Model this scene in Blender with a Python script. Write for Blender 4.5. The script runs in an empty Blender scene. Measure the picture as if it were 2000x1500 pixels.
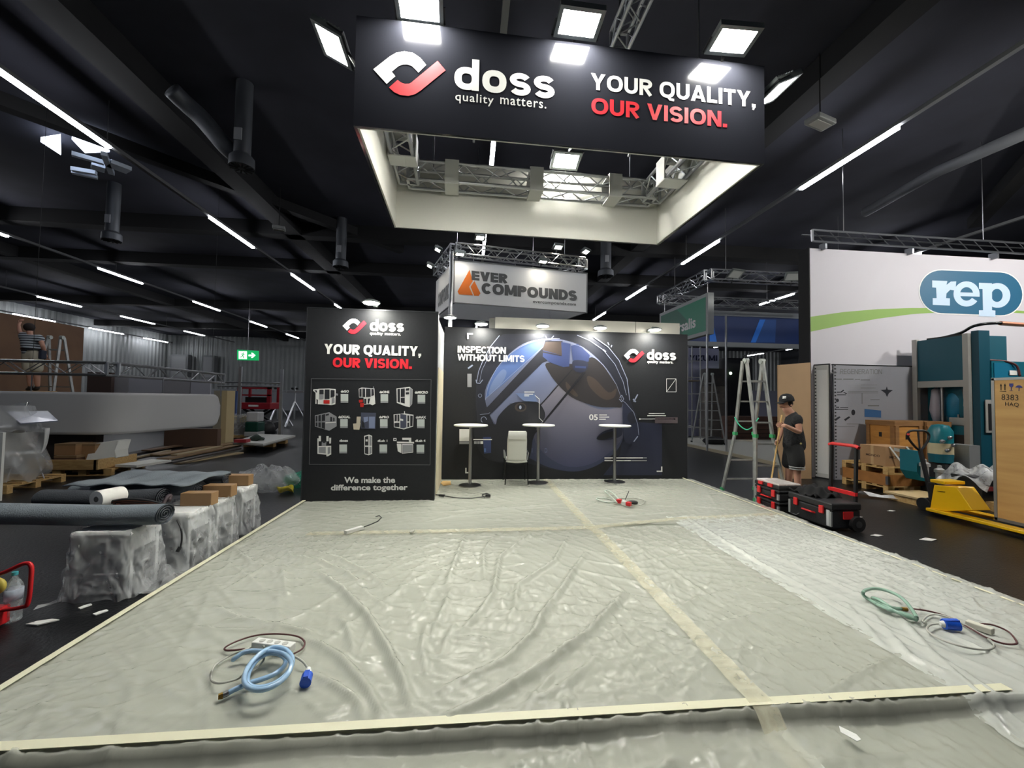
import bpy, math, random
import numpy as np
from mathutils import Vector, Matrix

# ---------------------------------------------------------------- camera, world, exposure
SC = bpy.context.scene
COL = SC.collection
FPX, YAW, PITCH, ROLL = 821.68, 0.09925, 0.03546, 0.015674
CAMP = Vector((0, 0, 1.7))
_f = Vector((math.sin(YAW) * math.cos(PITCH), math.cos(YAW) * math.cos(PITCH), math.sin(PITCH)))
_r0 = Vector((math.cos(YAW), -math.sin(YAW), 0))
_u0 = _r0.cross(_f)
_r = math.cos(ROLL) * _r0 + math.sin(ROLL) * _u0
_u = -math.sin(ROLL) * _r0 + math.cos(ROLL) * _u0
cd = bpy.data.cameras.new('camera')
cd.sensor_width = 36
cd.lens = 36 * FPX / 2000
cd.clip_start = .05
cd.clip_end = 200
cam = bpy.data.objects.new('camera', cd)
COL.objects.link(cam)
m3 = Matrix((_r, _u, -_f)).transposed()
cam.matrix_world = Matrix.Translation(CAMP) @ m3.to_4x4()
SC.camera = cam
SC.view_settings.view_transform = 'Standard'
SC.view_settings.look = 'None'
SC.view_settings.exposure = 0.0
SC.view_settings.gamma = 1.0
SC.view_settings.use_curve_mapping = False
wd = bpy.data.worlds.new('world')
SC.world = wd
wd.use_nodes = True
wd.node_tree.nodes['Background'].inputs[0].default_value = (.55, .62, .75, 1)
wd.node_tree.nodes['Background'].inputs[1].default_value = .12
# the strengths of the hall's lamps and the two added inner floodlights
FLOOD_E, SPOT_E, TUBE_E, FAR_E = 208.0, 270.0, 50.0, 110.0
ASSUMED_E = 950.0  # strength of the two assumed unseen floodlights before the badged wall
rnd = random.Random(7)

# ---------------------------------------------------------------- helpers
def ray(px, py):
    return _f + _r * ((px - 1000) / FPX) - _u * ((py - 750) / FPX)
def hit(px, py, p0, n):
    d = ray(px, py); p0 = Vector(p0); n = Vector(n)
    return CAMP + d * ((p0 - CAMP).dot(n) / d.dot(n))
def at(px, py, X=None, Y=None, Z=None):
    if X is not None: return hit(px, py, (X, 0, 0), (1, 0, 0))
    if Y is not None: return hit(px, py, (0, Y, 0), (0, 1, 0))
    return hit(px, py, (0, 0, Z), (0, 0, 1))

def lin(c):
    return tuple(((x / 255) / 12.92 if x / 255 <= .04045 else ((x / 255 + .055) / 1.055) ** 2.4) for x in c)
MATS = {}
def M(name, c=(128, 128, 128), rough=.5, metal=0, spec=.5, emit=0, noise=None, bump=None, c2=None, stretch=None, coat=0):
    """procedural material: colour with an optional noise mix (scale, second colour) and bump (scale, strength)"""
    if name in MATS: return MATS[name]
    m = bpy.data.materials.new(name); m.use_nodes = True
    nt = m.node_tree; N = nt.nodes; L = nt.links
    b = N['Principled BSDF']
    col = (*lin(c), 1)
    b.inputs['Base Color'].default_value = col
    b.inputs['Roughness'].default_value = rough
    b.inputs['Metallic'].default_value = metal
    b.inputs['Specular IOR Level'].default_value = spec
    if coat: b.inputs['Coat Weight'].default_value = coat
    if emit:
        b.inputs['Emission Color'].default_value = col
        b.inputs['Emission Strength'].default_value = emit
    if noise or bump:
        tc = N.new('ShaderNodeTexCoord'); mp = N.new('ShaderNodeMapping')
        L.new(tc.outputs['Object'], mp.inputs[0])
        if stretch: mp.inputs['Scale'].default_value = stretch
    if noise:
        nz = N.new('ShaderNodeTexNoise'); nz.inputs['Scale'].default_value = noise
        nz.inputs['Detail'].default_value = 5
        L.new(mp.outputs[0], nz.inputs['Vector'])
        cr = N.new('ShaderNodeValToRGB')
        cr.color_ramp.elements[0].position = .32; cr.color_ramp.elements[1].position = .68
        cr.color_ramp.elements[0].color = col
        cr.color_ramp.elements[1].color = (*lin(c2 or c), 1)
        L.new(nz.outputs[0], cr.inputs[0]); L.new(cr.outputs[0], b.inputs['Base Color'])
    if bump:
        bz = N.new('ShaderNodeTexNoise'); bz.inputs['Scale'].default_value = bump[0]; bz.inputs['Detail'].default_value = 6
        L.new(mp.outputs[0], bz.inputs['Vector'])
        bp = N.new('ShaderNodeBump'); bp.inputs['Strength'].default_value = bump[1]; bp.inputs['Distance'].default_value = .12
        L.new(bz.outputs[0], bp.inputs['Height']); L.new(bp.outputs[0], b.inputs['Normal'])
    MATS[name] = m
    return m
def film(name, c=(235, 238, 240), lo=.1, hi=.5, scale=6, bump=.6, rough=.18, tint=(1, 1, 1), crease=False):
    """clear plastic: part see-through, part milky and glossy, crumpled by a noise"""
    if name in MATS: return MATS[name]
    m = bpy.data.materials.new(name); m.use_nodes = True
    nt = m.node_tree; N = nt.nodes; L = nt.links
    b = N['Principled BSDF']; out = N['Material Output']
    b.inputs['Base Color'].default_value = (*lin(c), 1); b.inputs['Roughness'].default_value = rough
    tc = N.new('ShaderNodeTexCoord')
    nz = N.new('ShaderNodeTexNoise'); nz.inputs['Scale'].default_value = scale; nz.inputs['Detail'].default_value = 6
    nz.inputs['Distortion'].default_value = 1.5
    if crease: nz.noise_type = 'RIDGED_MULTIFRACTAL'; nz.inputs['Detail'].default_value = 2; nz.inputs['Distortion'].default_value = .6
    L.new(tc.outputs['Object'], nz.inputs['Vector'])
    mr = N.new('ShaderNodeMapRange'); mr.inputs[1].default_value = .3 if crease else .35; mr.inputs[2].default_value = .95 if crease else .7
    mr.inputs[3].default_value = lo; mr.inputs[4].default_value = hi
    L.new(nz.outputs[0], mr.inputs[0])
    bp = N.new('ShaderNodeBump'); bp.inputs['Strength'].default_value = bump; bp.inputs['Distance'].default_value = .03
    L.new(nz.outputs[0], bp.inputs['Height']); L.new(bp.outputs[0], b.inputs['Normal'])
    tr = N.new('ShaderNodeBsdfTransparent'); tr.inputs[0].default_value = (*tint, 1)
    mx = N.new('ShaderNodeMixShader')
    L.new(mr.outputs[0], mx.inputs[0]); L.new(tr.outputs[0], mx.inputs[1]); L.new(b.outputs[0], mx.inputs[2])
    L.new(mx.outputs[0], out.inputs[0])
    MATS[name] = m
    return m
def grad(name, ca, cb, vec=(0, 0, 1), rough=.5):
    """a printed colour blend across an object's own bounds"""
    if name in MATS: return MATS[name]
    m = M(name, ca, rough)
    nt = m.node_tree; N = nt.nodes; L = nt.links
    tc = N.new('ShaderNodeTexCoord'); dt = N.new('ShaderNodeVectorMath'); dt.operation = 'DOT_PRODUCT'
    dt.inputs[1].default_value = vec
    L.new(tc.outputs['Generated'], dt.inputs[0])
    cr = N.new('ShaderNodeValToRGB')
    cr.color_ramp.elements[0].color = (*lin(ca), 1); cr.color_ramp.elements[1].color = (*lin(cb), 1)
    L.new(dt.outputs['Value'], cr.inputs[0]); L.new(cr.outputs[0], N['Principled BSDF'].inputs['Base Color'])
    return m

class MB:
    """collects shapes; B() links them as one mesh object"""
    def __init__(s): s.v = []; s.f = []; s.mi = []; s.cur = 0
    def mat(s, i): s.cur = i; return s
    def add(s, vs, fs):
        o = len(s.v); s.v += [tuple(p) for p in vs]
        s.f += [tuple(i + o for i in f) for f in fs]; s.mi += [s.cur] * len(fs); return s
    def box(s, c, d, rz=0, rx=0, ry=0):
        R = Matrix.Rotation(rz, 3, 'Z') @ Matrix.Rotation(ry, 3, 'Y') @ Matrix.Rotation(rx, 3, 'X')
        c = Vector(c); vs = []
        for x in (-.5, .5):
            for y in (-.5, .5):
                for z in (-.5, .5): vs.append(c + R @ Vector((x * d[0], y * d[1], z * d[2])))
        return s.add(vs, [(0, 1, 3, 2), (4, 6, 7, 5), (0, 4, 5, 1), (2, 3, 7, 6), (0, 2, 6, 4), (1, 5, 7, 3)])
    def bb(s, a, b):
        return s.box([(a[i] + b[i]) / 2 for i in range(3)], [abs(b[i] - a[i]) for i in range(3)])
    def bar(s, p, q, w, h=None, up=(0, 0, 1)):
        p = Vector(p); q = Vector(q); d = (q - p); h = h or w; up = Vector(up)
        if d.length < 1e-6: return s
        d.normalize()
        if abs(d.dot(up)) > .98: up = Vector((1, 0, 0))
        a = d.cross(up).normalized(); b = a.cross(d).normalized()
        vs = [e + a * (i * w / 2) + b * (j * h / 2) for e in (p, q) for i, j in ((-1, -1), (1, -1), (1, 1), (-1, 1))]
        return s.add(vs, [(3, 2, 1, 0), (4, 5, 6, 7), (0, 1, 5, 4), (1, 2, 6, 5), (2, 3, 7, 6), (3, 0, 4, 7)])
    def tube(s, pts, r, n=8, closed=False):
        pts = [Vector(p) for p in pts]; k = len(pts)
        if not hasattr(r, '__len__'): r = [r] * k
        o = []; prev = None
        for i, p in enumerate(pts):
            if closed: d = pts[(i + 1) % k] - pts[i - 1]
            else: d = pts[min(i + 1, k - 1)] - pts[max(i - 1, 0)]
            d.normalize()
            if prev is None:
                a = d.cross(Vector((0, 0, 1)))
                if a.length < .05: a = d.cross(Vector((1, 0, 0)))
            else: a = prev - d * prev.dot(d)
            a.normalize(); prev = a; b = d.cross(a)
            for j in range(n):
                t = 2 * math.pi * j / n
                o.append(p + (a * math.cos(t) + b * math.sin(t)) * r[i])
        fs = []
        for i in range(k if closed else k - 1):
            i2 = (i + 1) % k
            for j in range(n):
                j2 = (j + 1) % n
                fs.append((i * n + j, i * n + j2, i2 * n + j2, i2 * n + j))
        if not closed: fs += [tuple(range(n))[::-1], tuple(range((k - 1) * n, k * n))]
        return s.add(o, fs)
    def lathe(s, prof, c=(0, 0, 0), n=24, R=None, sq=1):
        c = Vector(c); vs = []; k = len(prof)
        for r, z in prof:
            for j in range(n):
                t = 2 * math.pi * j / n
                p = Vector((r * math.cos(t), r * math.sin(t) * sq, z))
                vs.append(c + (R @ p if R else p))
        fs = [(i * n + j, i * n + (j + 1) % n, (i + 1) * n + (j + 1) % n, (i + 1) * n + j) for i in range(k - 1) for j in range(n)]
        fs += [tuple(range(n))[::-1], tuple(range((k - 1) * n, k * n))]
        return s.add(vs, fs)
    def cyl(s, p, q, r, r2=None, n=16):
        return s.tube([p, q], [r, r if r2 is None else r2], n)
    def ball(s, c, d, n=12, k=8):
        prof = [(max(1e-4, math.sin(math.pi * i / k)), -math.cos(math.pi * i / k)) for i in range(k + 1)]
        R = Matrix.Diagonal(Vector(d))
        return s.lathe(prof, c, n, R)
    def face(s, pts): return s.add(pts, [tuple(range(len(pts)))])
    def prism(s, pts, off):
        off = Vector(off); n = len(pts); P = [Vector(p) for p in pts]
        return s.add(P + [p + off for p in P], [tuple(range(n)), tuple(range(2 * n - 1, n - 1, -1))] + [(i, n + i, n + (i + 1) % n, (i + 1) % n) for i in range(n)])
    def strip(s, a, b, closed=True):
        n = len(a)
        return s.add(list(a) + list(b), [(i, (i + 1) % n, n + (i + 1) % n, n + i) for i in range(n if closed else n - 1)])
    def grid(s, fn, nu, nv):
        vs = [fn(i / nu, j / nv) for j in range(nv + 1) for i in range(nu + 1)]
        w = nu + 1
        return s.add(vs, [(j * w + i, j * w + i + 1, (j + 1) * w + i + 1, (j + 1) * w + i) for j in range(nv) for i in range(nu)])
    def jiggle(s, a, seed=1, fr=9):
        r = random.Random(seed)
        ph = [(r.uniform(.5, 1.5) * fr, r.uniform(.5, 1.5) * fr, r.uniform(.5, 1.5) * fr, r.uniform(0, 6)) for _ in range(9)]
        out = []
        for x, y, z in s.v:
            d = [sum(math.sin(p[0] * x * (1 + .4 * k) + p[1] * y + p[2] * z + p[3]) for k, p in enumerate(ph[3 * i:3 * i + 3])) * a / 1.7 for i in range(3)]
            out.append((x + d[0], y + d[1], z + d[2]))
        s.v = out; return s

ORG = {}
def T(name, label, cat, loc=(0, 0, 0), rz=0, group=None):
    o = bpy.data.objects.new(name, None); COL.objects.link(o)
    o.empty_display_size = .1
    o.location = loc; o.rotation_euler = (0, 0, rz)
    ORG[o.name] = (Vector(loc), rz)
    return tag(o, label, cat, group)
def tag(o, label=None, cat=None, group=None, kind=None):
    if label: o['label'] = label
    if cat: o['category'] = cat
    if group: o['group'] = group
    if kind: o['kind'] = kind
    return o
def B(mb, name, mat, parent=None, bevel=0, smooth=None, label=None, kind=None, origin=None, recalc=True):
    """links the collected shapes as one mesh object (world coordinates, moved into the parent's frame)"""
    me = bpy.data.meshes.new(name)
    o3 = Vector((0, 0, 0)) if origin is None else Vector(origin)
    root = parent
    while root is not None and root.name not in ORG: root = root.parent
    if root is not None: o3 = ORG[root.name][0]
    vs = np.array(mb.v, dtype=float) - np.array(o3)
    par_off = Vector((0, 0, 0))
    me.from_pydata([tuple(p) for p in vs], [], mb.f)
    for m in (mat if isinstance(mat, (list, tuple)) else [mat]): me.materials.append(m)
    if isinstance(mat, (list, tuple)): me.polygons.foreach_set('material_index', mb.mi)
    if smooth: me.polygons.foreach_set('use_smooth', [True] * len(me.polygons))
    if recalc:
        import bmesh
        bm = bmesh.new(); bm.from_mesh(me); bmesh.ops.recalc_face_normals(bm, faces=bm.faces); bm.to_mesh(me); bm.free()
    me.update()
    ob = bpy.data.objects.new(name, me); COL.objects.link(ob)
    if parent is not None: ob.parent = parent
    elif origin is not None: ob.location = o3
    if bevel:
        bv = ob.modifiers.new('bevel', 'BEVEL'); bv.width = bevel; bv.segments = 2; bv.limit_method = 'ANGLE'
    if smooth == 'auto':
        es = ob.modifiers.new('split', 'EDGE_SPLIT'); es.split_angle = math.radians(40)
    if label: ob['label'] = label
    if kind: ob['kind'] = kind
    return ob
def S(mb, name, mat, label, cat, group=None, kind=None, **kw):
    a = np.array(mb.v); c = ((a[:, 0].min() + a[:, 0].max()) / 2, (a[:, 1].min() + a[:, 1].max()) / 2, a[:, 2].min())
    return tag(B(mb, name, mat, origin=c, **kw), label, cat, group, kind)
def ST(mb, name, mat, **kw):
    o = B(mb, name, mat, **kw); o['kind'] = 'structure'; return o
def copy_tree(o, parent=None):
    c = o.copy(); COL.objects.link(c)
    if parent is not None: c.parent = parent
    for ch in list(o.children): copy_tree(ch, c)
    return c
def dup(o, loc, rz=None, label=None, group=None):
    c = copy_tree(o); c.location = loc
    if rz is not None: c.rotation_euler = (0, 0, rz)
    if label: c['label'] = label
    if group: c['group'] = group
    return c
_txt = {}
def glyphs(body, off=0.0, sp=1.0):
    key = (body, off, sp)
    if key not in _txt:
        cu = bpy.data.curves.new('lettering', 'FONT'); cu.body = body; cu.offset = off; cu.space_character = sp
        cu.resolution_u = 3
        ob = bpy.data.objects.new('lettering', cu); COL.objects.link(ob)
        dg = bpy.context.evaluated_depsgraph_get(); dg.update()
        me = bpy.data.meshes.new_from_object(ob.evaluated_get(dg))
        v = [tuple(p.co) for p in me.vertices]; f = [tuple(p.vertices) for p in me.polygons]
        bpy.data.objects.remove(ob); bpy.data.curves.remove(cu); bpy.data.meshes.remove(me)
        _txt[key] = (v, f)
    return _txt[key]
def text(mb, body, lb, rb, lt, off=.02, sp=1.0):
    """fits the written line into the parallelogram lower-left, lower-right, upper-left (its bounds, tails included)"""
    v, f = glyphs(body, off, sp)
    x0 = min(p[0] for p in v); x1 = max(p[0] for p in v); y0 = min(p[1] for p in v); y1 = max(p[1] for p in v)
    lb = Vector(lb); U = Vector(rb) - lb; V = Vector(lt) - lb
    mb.add([lb + U * ((p[0] - x0) / (x1 - x0)) + V * ((p[1] - y0) / (y1 - y0)) for p in v], f)
    return mb
def text_px(mb, body, x0, x1, yt, yb, Y, off=.02, sp=1.0, slope=0.0):
    lb = at(x0, yb, Y=Y); rb = at(x1, yb + slope * (x1 - x0), Y=Y); lt = at(x0, yt, Y=Y)
    rb.z = lb.z; lt.x = lb.x
    return text(mb, body, lb, rb, lt, off, sp)
def arc(cx, cy, rx, ry, a0, a1, n=20):
    return [(cx + rx * math.cos(math.radians(a0 + (a1 - a0) * i / n)), cy + ry * math.sin(math.radians(a0 + (a1 - a0) * i / n))) for i in range(n + 1)]
def smooth_pts(pts, n=8, closed=False):
    """Catmull-Rom through the points"""
    P = [Vector(p) for p in pts]; k = len(P); out = []
    for i in range(k if closed else k - 1):
        if closed: p0, p1, p2, p3 = P[i - 1], P[i], P[(i + 1) % k], P[(i + 2) % k]
        else: p0, p1, p2, p3 = P[max(i - 1, 0)], P[i], P[i + 1], P[min(i + 2, k - 1)]
        for j in range(n):
            t = j / n
            out.append(.5 * ((2 * p1) + (p2 - p0) * t + (2 * p0 - 5 * p1 + 4 * p2 - p3) * t * t + (3 * p1 - p0 - 3 * p2 + p3) * t ** 3))
    if not closed: out.append(P[-1])
    return out

# ---------------------------------------------------------------- shared materials
WHITE = M('white paint', (225, 226, 222), .5)
BLACK = M('black plastic', (24, 25, 27), .45)
ALU = M('brushed aluminium', (198, 200, 202), .32, .9)
STEEL = M('steel', (150, 150, 152), .3, 1)
CREAM = M('cream laminate', (214, 208, 190), .5)
WOOD = M('pale pine', (205, 172, 116), .6, noise=5, c2=(178, 142, 88), stretch=(1, 6, 6))
WOODX = M('pine planks', (200, 165, 105), .6, noise=4, c2=(168, 130, 78), stretch=(6, 1, 6))
CARD = M('cardboard', (168, 132, 96), .75, noise=3, c2=(156, 120, 84))
RED = M('red plastic', (205, 32, 38), .4)
TEAL = M('teal enamel', (16, 92, 108), .35)
LIT = M('lit diffuser', (252, 251, 241), .5, emit=FLOOD_E)
LITS = M('lit spot glass', (252, 250, 238), .5, emit=SPOT_E)
LITF = M('lit distant lamp', (255, 246, 228), .5, emit=FAR_E)
TUBE = M('lit tube', (246, 248, 255), .5, emit=TUBE_E)
CLEAR = film('clear wrap')

# ---------------------------------------------------------------- bold grotesque letters drawn as ribbons
def ribbon(mb, P, t, fmap, closed=False):
    P = [p for i, p in enumerate(P) if i == 0 or math.hypot(p[0] - P[i - 1][0], p[1] - P[i - 1][1]) > 1e-4]
    k = len(P); L = []; R = []
    for i in range(k):
        a = P[i - 1] if (closed or i) else None; c = P[(i + 1) % k] if (closed or i < k - 1) else None; b = P[i]
        def nrm(p, q):
            dx, dy = q[0] - p[0], q[1] - p[1]; l = math.hypot(dx, dy) or 1e-6
            return (-dy / l, dx / l)
        n1 = nrm(a, b) if a else nrm(b, c); n2 = nrm(b, c) if c else n1
        mx, my = n1[0] + n2[0], n1[1] + n2[1]; l2 = mx * mx + my * my
        s = 2 / max(l2, .5) * t / 2
        L.append((b[0] + mx * s, b[1] + my * s)); R.append((b[0] - mx * s, b[1] - my * s))
    mb.strip([fmap(*p) for p in L], [fmap(*p) for p in R], closed)
def _O(w, t, h=1.0, n=28, e=2.35):
    rx, ry = w / 2 - t / 2, h / 2 - t / 2
    f = lambda v: math.copysign(abs(v) ** (2 / e), v)
    return [(w / 2 + rx * f(math.cos(2 * math.pi * i / n)), h / 2 + ry * f(math.sin(2 * math.pi * i / n))) for i in range(n)]
def _S(w, t, h=1.0):
    r = (h / 2 - t / 2) / 2; rx = w / 2 - t / 2
    return arc(w / 2, h - t / 2 - r, rx, r, 22, 270, 14) + arc(w / 2, t / 2 + r, rx, r, 90, -158, 14)[1:]
def glyph(c, t):
    """advance width and list of (points, closed, thickness) for one letter, capital height 1"""
    h = t / 2; q = t * .92
    if c == 'O': w = .86; return w, [(_O(w, t), True, t)]
    if c == 'Q': w = .86; return w, [(_O(w, t), True, t), ([(.45, .12), (.6, -.08), (.82, -.1)], False, t * .8)]
    if c == 'D': w = .76; b = [(0, 1 - h), (w * .45, 1 - h)] + arc(w * .45, .5, w * .55 - h, .5 - h, 90, -90, 14) + [(0, h)]; return w, [([(h, 0), (h, 1)], False, t), (b, False, t)]
    if c == 'Z': w = .66; return w, [([(0, 1 - h), (w - .04, 1 - h), (.06, h), (w, h)], False, t)]
    if c == 'C': w = .78; return w, [(arc(w / 2 + .02, .5, w / 2 - h, .5 - h, 42, 318, 22), False, t)]
    if c == 'G': w = .8; return w, [(arc(w / 2, .5, w / 2 - h, .5 - h, 40, 330, 22) + [(w - h, .46)], False, t), ([(w * .5, .46), (w, .46)], False, q)]
    if c == 'U': w = .74; return w, [([(h, 1)] + [(w / 2 + (w / 2 - h) * math.cos(math.radians(180 + a)), .36 + (.36 - h) * math.sin(math.radians(180 + a))) for a in range(0, 181, 15)] + [(w - h, 1)], False, t)]
    pg = lambda *P: (list(P), None, 0); T = t * 1.1
    if c == 'Y': w = .78; return w, [pg((0, 1), (T, 1), (w / 2 + h, .4), (w / 2 - h * .9, .4)), pg((w - T, 1), (w, 1), (w / 2 + h * .9, .4), (w / 2 - h, .4)), ([(w / 2, .46), (w / 2, 0)], False, t)]
    if c == 'V': w = .8; return w, [pg((0, 1), (T, 1), (w / 2 + h * .9, 0), (w / 2 - h, 0)), pg((w - T, 1), (w, 1), (w / 2 + h, 0), (w / 2 - h * .9, 0))]
    if c == 'W':
        w = 1.14; a, b, m = .29, .85, w / 2
        return w, [pg((0, 1), (t, 1), (a + h * .9, 0), (a - h * .8, 0)), pg((m - h * .8, 1), (m + h * .8, 1), (a + h * .9, 0), (a - h * .8, 0)), pg((m - h * .8, 1), (m + h * .8, 1), (b + h * .8, 0), (b - h * .9, 0)), pg((w - t, 1), (w, 1), (b + h * .8, 0), (b - h * .9, 0))]
    if c == 'A': w = .84; return w, [pg((0, 0), (T, 0), (w / 2 + h * .9, 1), (w / 2 - h, 1)), pg((w - T, 0), (w, 0), (w / 2 + h, 1), (w / 2 - h * .9, 1)), ([(.17, .26), (w - .17, .26)], False, t * .8)]
    if c == 'N': w = .76; return w, [([(h, 0), (h, 1)], False, t), pg((0, 1), (T, 1), (w, 0), (w - T, 0)), ([(w - h, 0), (w - h, 1)], False, t)]
    if c == 'M': w = .94; return w, [([(h, 0), (h, 1)], False, t), pg((0, 1), (T, 1), (w / 2 + h * .7, .1), (w / 2 - h * .7, .1)), pg((w - T, 1), (w, 1), (w / 2 + h * .7, .1), (w / 2 - h * .7, .1)), ([(w - h, 0), (w - h, 1)], False, t)]
    if c == 'I': return t * 1.1, [([(h * 1.1, 0), (h * 1.1, 1)], False, t)]
    if c == 'L': w = .58; return w, [([(h, 1), (h, 0)], False, t), ([(0, h), (w, h)], False, t)]
    if c == 'T': w = .68; return w, [([(0, 1 - h), (w, 1 - h)], False, t), ([(w / 2, 1), (w / 2, 0)], False, t)]
    if c == 'H': w = .74; return w, [([(h, 0), (h, 1)], False, t), ([(w - h, 0), (w - h, 1)], False, t), ([(0, .5), (w, .5)], False, t)]
    if c == 'E': w = .62; return w, [([(h, 0), (h, 1)], False, t)] + [([(0, y), (w, y)], False, q) for y in (h, .5, 1 - h)]
    if c == 'P' or c == 'R':
        w = .7; b = [(0, 1 - h), (w * .55, 1 - h)] + arc(w * .55, .71, w * .45 - h, .29 - h, 90, -90, 10) + [(0, .42 + h)]
        g = [([(h, 0), (h, 1)], False, t), (b, False, t)]
        if c == 'R': g.append(([(w * .42, .48), (w - h * .8, 0)], False, t))
        return w, g
    if c == 'S': w = .7; return w, [(_S(w, t), False, t)]
    if c == '.': return t * 1.15, [([(0, h * 1.1), (t * 1.15, h * 1.1)], False, t * 1.1)]
    if c == ',': return t * 1.15, [([(0, h * 1.1), (t * 1.15, h * 1.1)], False, t * 1.1), ([(t * .8, t * .5), (t * .35, -.16)], False, t * .55)]
    if c == ' ': return .24, []
    X = .73
    if c == 'd': w = .68; return w, [(_O(w, t, X), True, t), ([(w - h, 0), (w - h, 1)], False, t)]
    if c == 'o': w = .68; return w, [(_O(w, t, X), True, t)]
    if c == 's': w = .6; return w, [(_S(w, t * .92, X), False, t * .92)]
    return .5, []
def bold(mb, body, lb, rb, lt, t=.21, gap=.06, sel=None):
    """bold words fitted between lower-left, lower-right (baseline) and upper-left (capital height)"""
    lb = Vector(lb); U = Vector(rb) - lb; V = Vector(lt) - lb
    ws = [glyph(c, t) for c in body]; tot = sum(w for w, _ in ws) + gap * (len(ws) - 1); x = 0
    nr = U.cross(V).normalized() * .0006
    for n, (w, g) in enumerate(ws):
        for k, (P, cl, tk) in enumerate(g if sel is None or sel[0] <= n < sel[1] else []):
            if cl is None: mb.face([lb + U * ((p[0] + x) / tot) + V * p[1] + nr * k for p in P])
            else: ribbon(mb, [(p[0] + x, p[1]) for p in P], tk, lambda a, b: lb + U * (a / tot) + V * b + nr * k, cl)
        x += w + gap
    return mb
def bold_px(mb, body, x0, x1, yt, yb, Y, t=.21, gap=.06):
    lb = at(x0, yb, Y=Y); rb = at(x1, yb, Y=Y); lt = at(x0, yt, Y=Y); rb.z = lb.z; lt.x = lb.x
    return bold(mb, body, lb, rb, lt, t, gap)
SC.cycles.use_denoising = True
SC.cycles.sample_clamp_indirect = 6
SC.cycles.max_bounces = 10
SC.cycles.transparent_max_bounces = 24
SC.cycles.caustics_reflective = False
SC.cycles.caustics_refractive = False

# ---------------------------------------------------------------- the hall
ASPH = M('black asphalt', (14, 15, 17), .36, spec=.28, noise=.8, c2=(21, 22, 24), bump=(40, .12))
ST(MB().bb((-36, -8, -.1), (40, 52, 0)), 'floor', ASPH)
ST(MB().bb((-36, -8, 8.2), (40, 52, 8.4)), 'ceiling', M('black ceiling', (58, 59, 70), .9, noise=.6, c2=(46, 47, 56)))
CORR = M('corrugated sheet', (150, 153, 152), .45, .2, noise=.5, c2=(136, 140, 140))
def corrugated(p, q, z0, z1, nrm, pitch=.5):
    mb = MB(); p = Vector(p); q = Vector(q); n = int((q - p).length / pitch * 4); nrm = Vector(nrm)
    def fn(s, t):
        k = round(s * n) % 4
        return p + (q - p) * s + nrm * (.09 if k in (1, 2) else 0) + Vector((0, 0, z0 + (z1 - z0) * t))
    return mb.grid(fn, n, 1)
ST(corrugated((-34, 50, 0), (40, 50, 0), 2.3, 8.2, (0, -1, 0)), 'wall_back', CORR)
ST(MB().bb((-34, 49.85, 0), (40, 50.1, 2.3)), 'wall_back_base', M('white wainscot', (150, 153, 158), .6))
ST(corrugated((-33.5, 10, 0), (-33.5, 50, 0), 0, 8.2, (1, 0, 0)), 'wall_left', CORR)
ST(MB().bb((39.5, -8, 0), (40, 52, 8.2)), 'wall_right', M('dark wall', (62, 64, 68), .8))
BEAM = M('dark steel beam', (22, 22, 23), .85)
for i, (x0, y0, x1, y1, w, h) in enumerate([(-6.7, 2, -6.7, 49, .6, .5), (6.6, 2, 6.6, 49, .5, .45), (-34, 16.5, 38, 16.5, .5, .5),
        (-34, 21, 38, 21, .5, .5), (-34, 31, 38, 31, .5, .5), (-34, 41, 38, 41, .5, .5), (-20.5, 6, -20.5, 49, .5, .45),
        (9.2, 3.5, 17, 12.5, .35, .35), (-11, 9, -3, 18, .3, .3)]):
    ST(MB().bar((x0, y0, 7.95), (x1, y1, 7.95), w, h), 'trim_%d' % (i + 1), BEAM)
RAIL = M('grey light rail', (125, 126, 128), .5)
def light_rail(X, lit, y0, y1, where):
    t = T('light_rail', 'continuous ceiling light rail with lit tubes, ' + where, 'light', (X, y0, 7.2), group='ceiling light rails')
    B(MB().bb((X - .05, y0, 7.2), (X + .05, y1, 7.28)), 'rail', RAIL, t)
    for a, b in lit: B(MB().bb((X - .045, a, 7.14), (X + .045, b, 7.2)), 'tube', TUBE, t)
    y = y0 + 1
    while y < y1: B(MB().cyl((X, y, 7.28), (X, y, 8.2), .008, n=5), 'hanger', RAIL, t); y += 12
R6 = [(1.3 + 6.02 * k, 3.75 + 6.02 * k) for k in range(8)]
light_rail(-8.12, [(1.4, 4.0), (7.4, 10.05), (13.72, 16.34), (19.77, 22.47), (25.9, 28.5), (32, 34.6), (38, 40.6)], -3, 46, 'the brightest one left of the hanging banner')
light_rail(8.3, R6[1:], 2.5, 46, 'running down right of the hanging banner')
light_rail(.4, R6[1:], 1, 40, 'passing over the middle of the hanging banner frame')
light_rail(-16.4, [(13.9, 16.42), (20.1, 22.58), (26.5, 29.13), (33, 35.5), (39.2, 41.8)], 8, 46, 'second one left of the hanging banner')
light_rail(-24.9, [(20.4, 23), (26.64, 29.39), (32.5, 35.7), (39.2, 42)], 12, 47, 'third one left of the hanging banner')
light_rail(-32.3, [(33, 36), (39, 42.5), (45, 48.3)], 20, 49, 'nearest the corrugated side wall')
light_rail(16, [(13.4, 15.8)] + R6[3:], 6, 46, 'passing behind the truss of the white badged wall')
light_rail(24.3, R6[3:], 12, 47, 'far right, beyond the blue banner')
light_rail(32.2, [(25.4, 27.8), (31.4, 34), (37.4, 40), (43.4, 46)], 16, 47, 'lowest in view beside the brown board')
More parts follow.
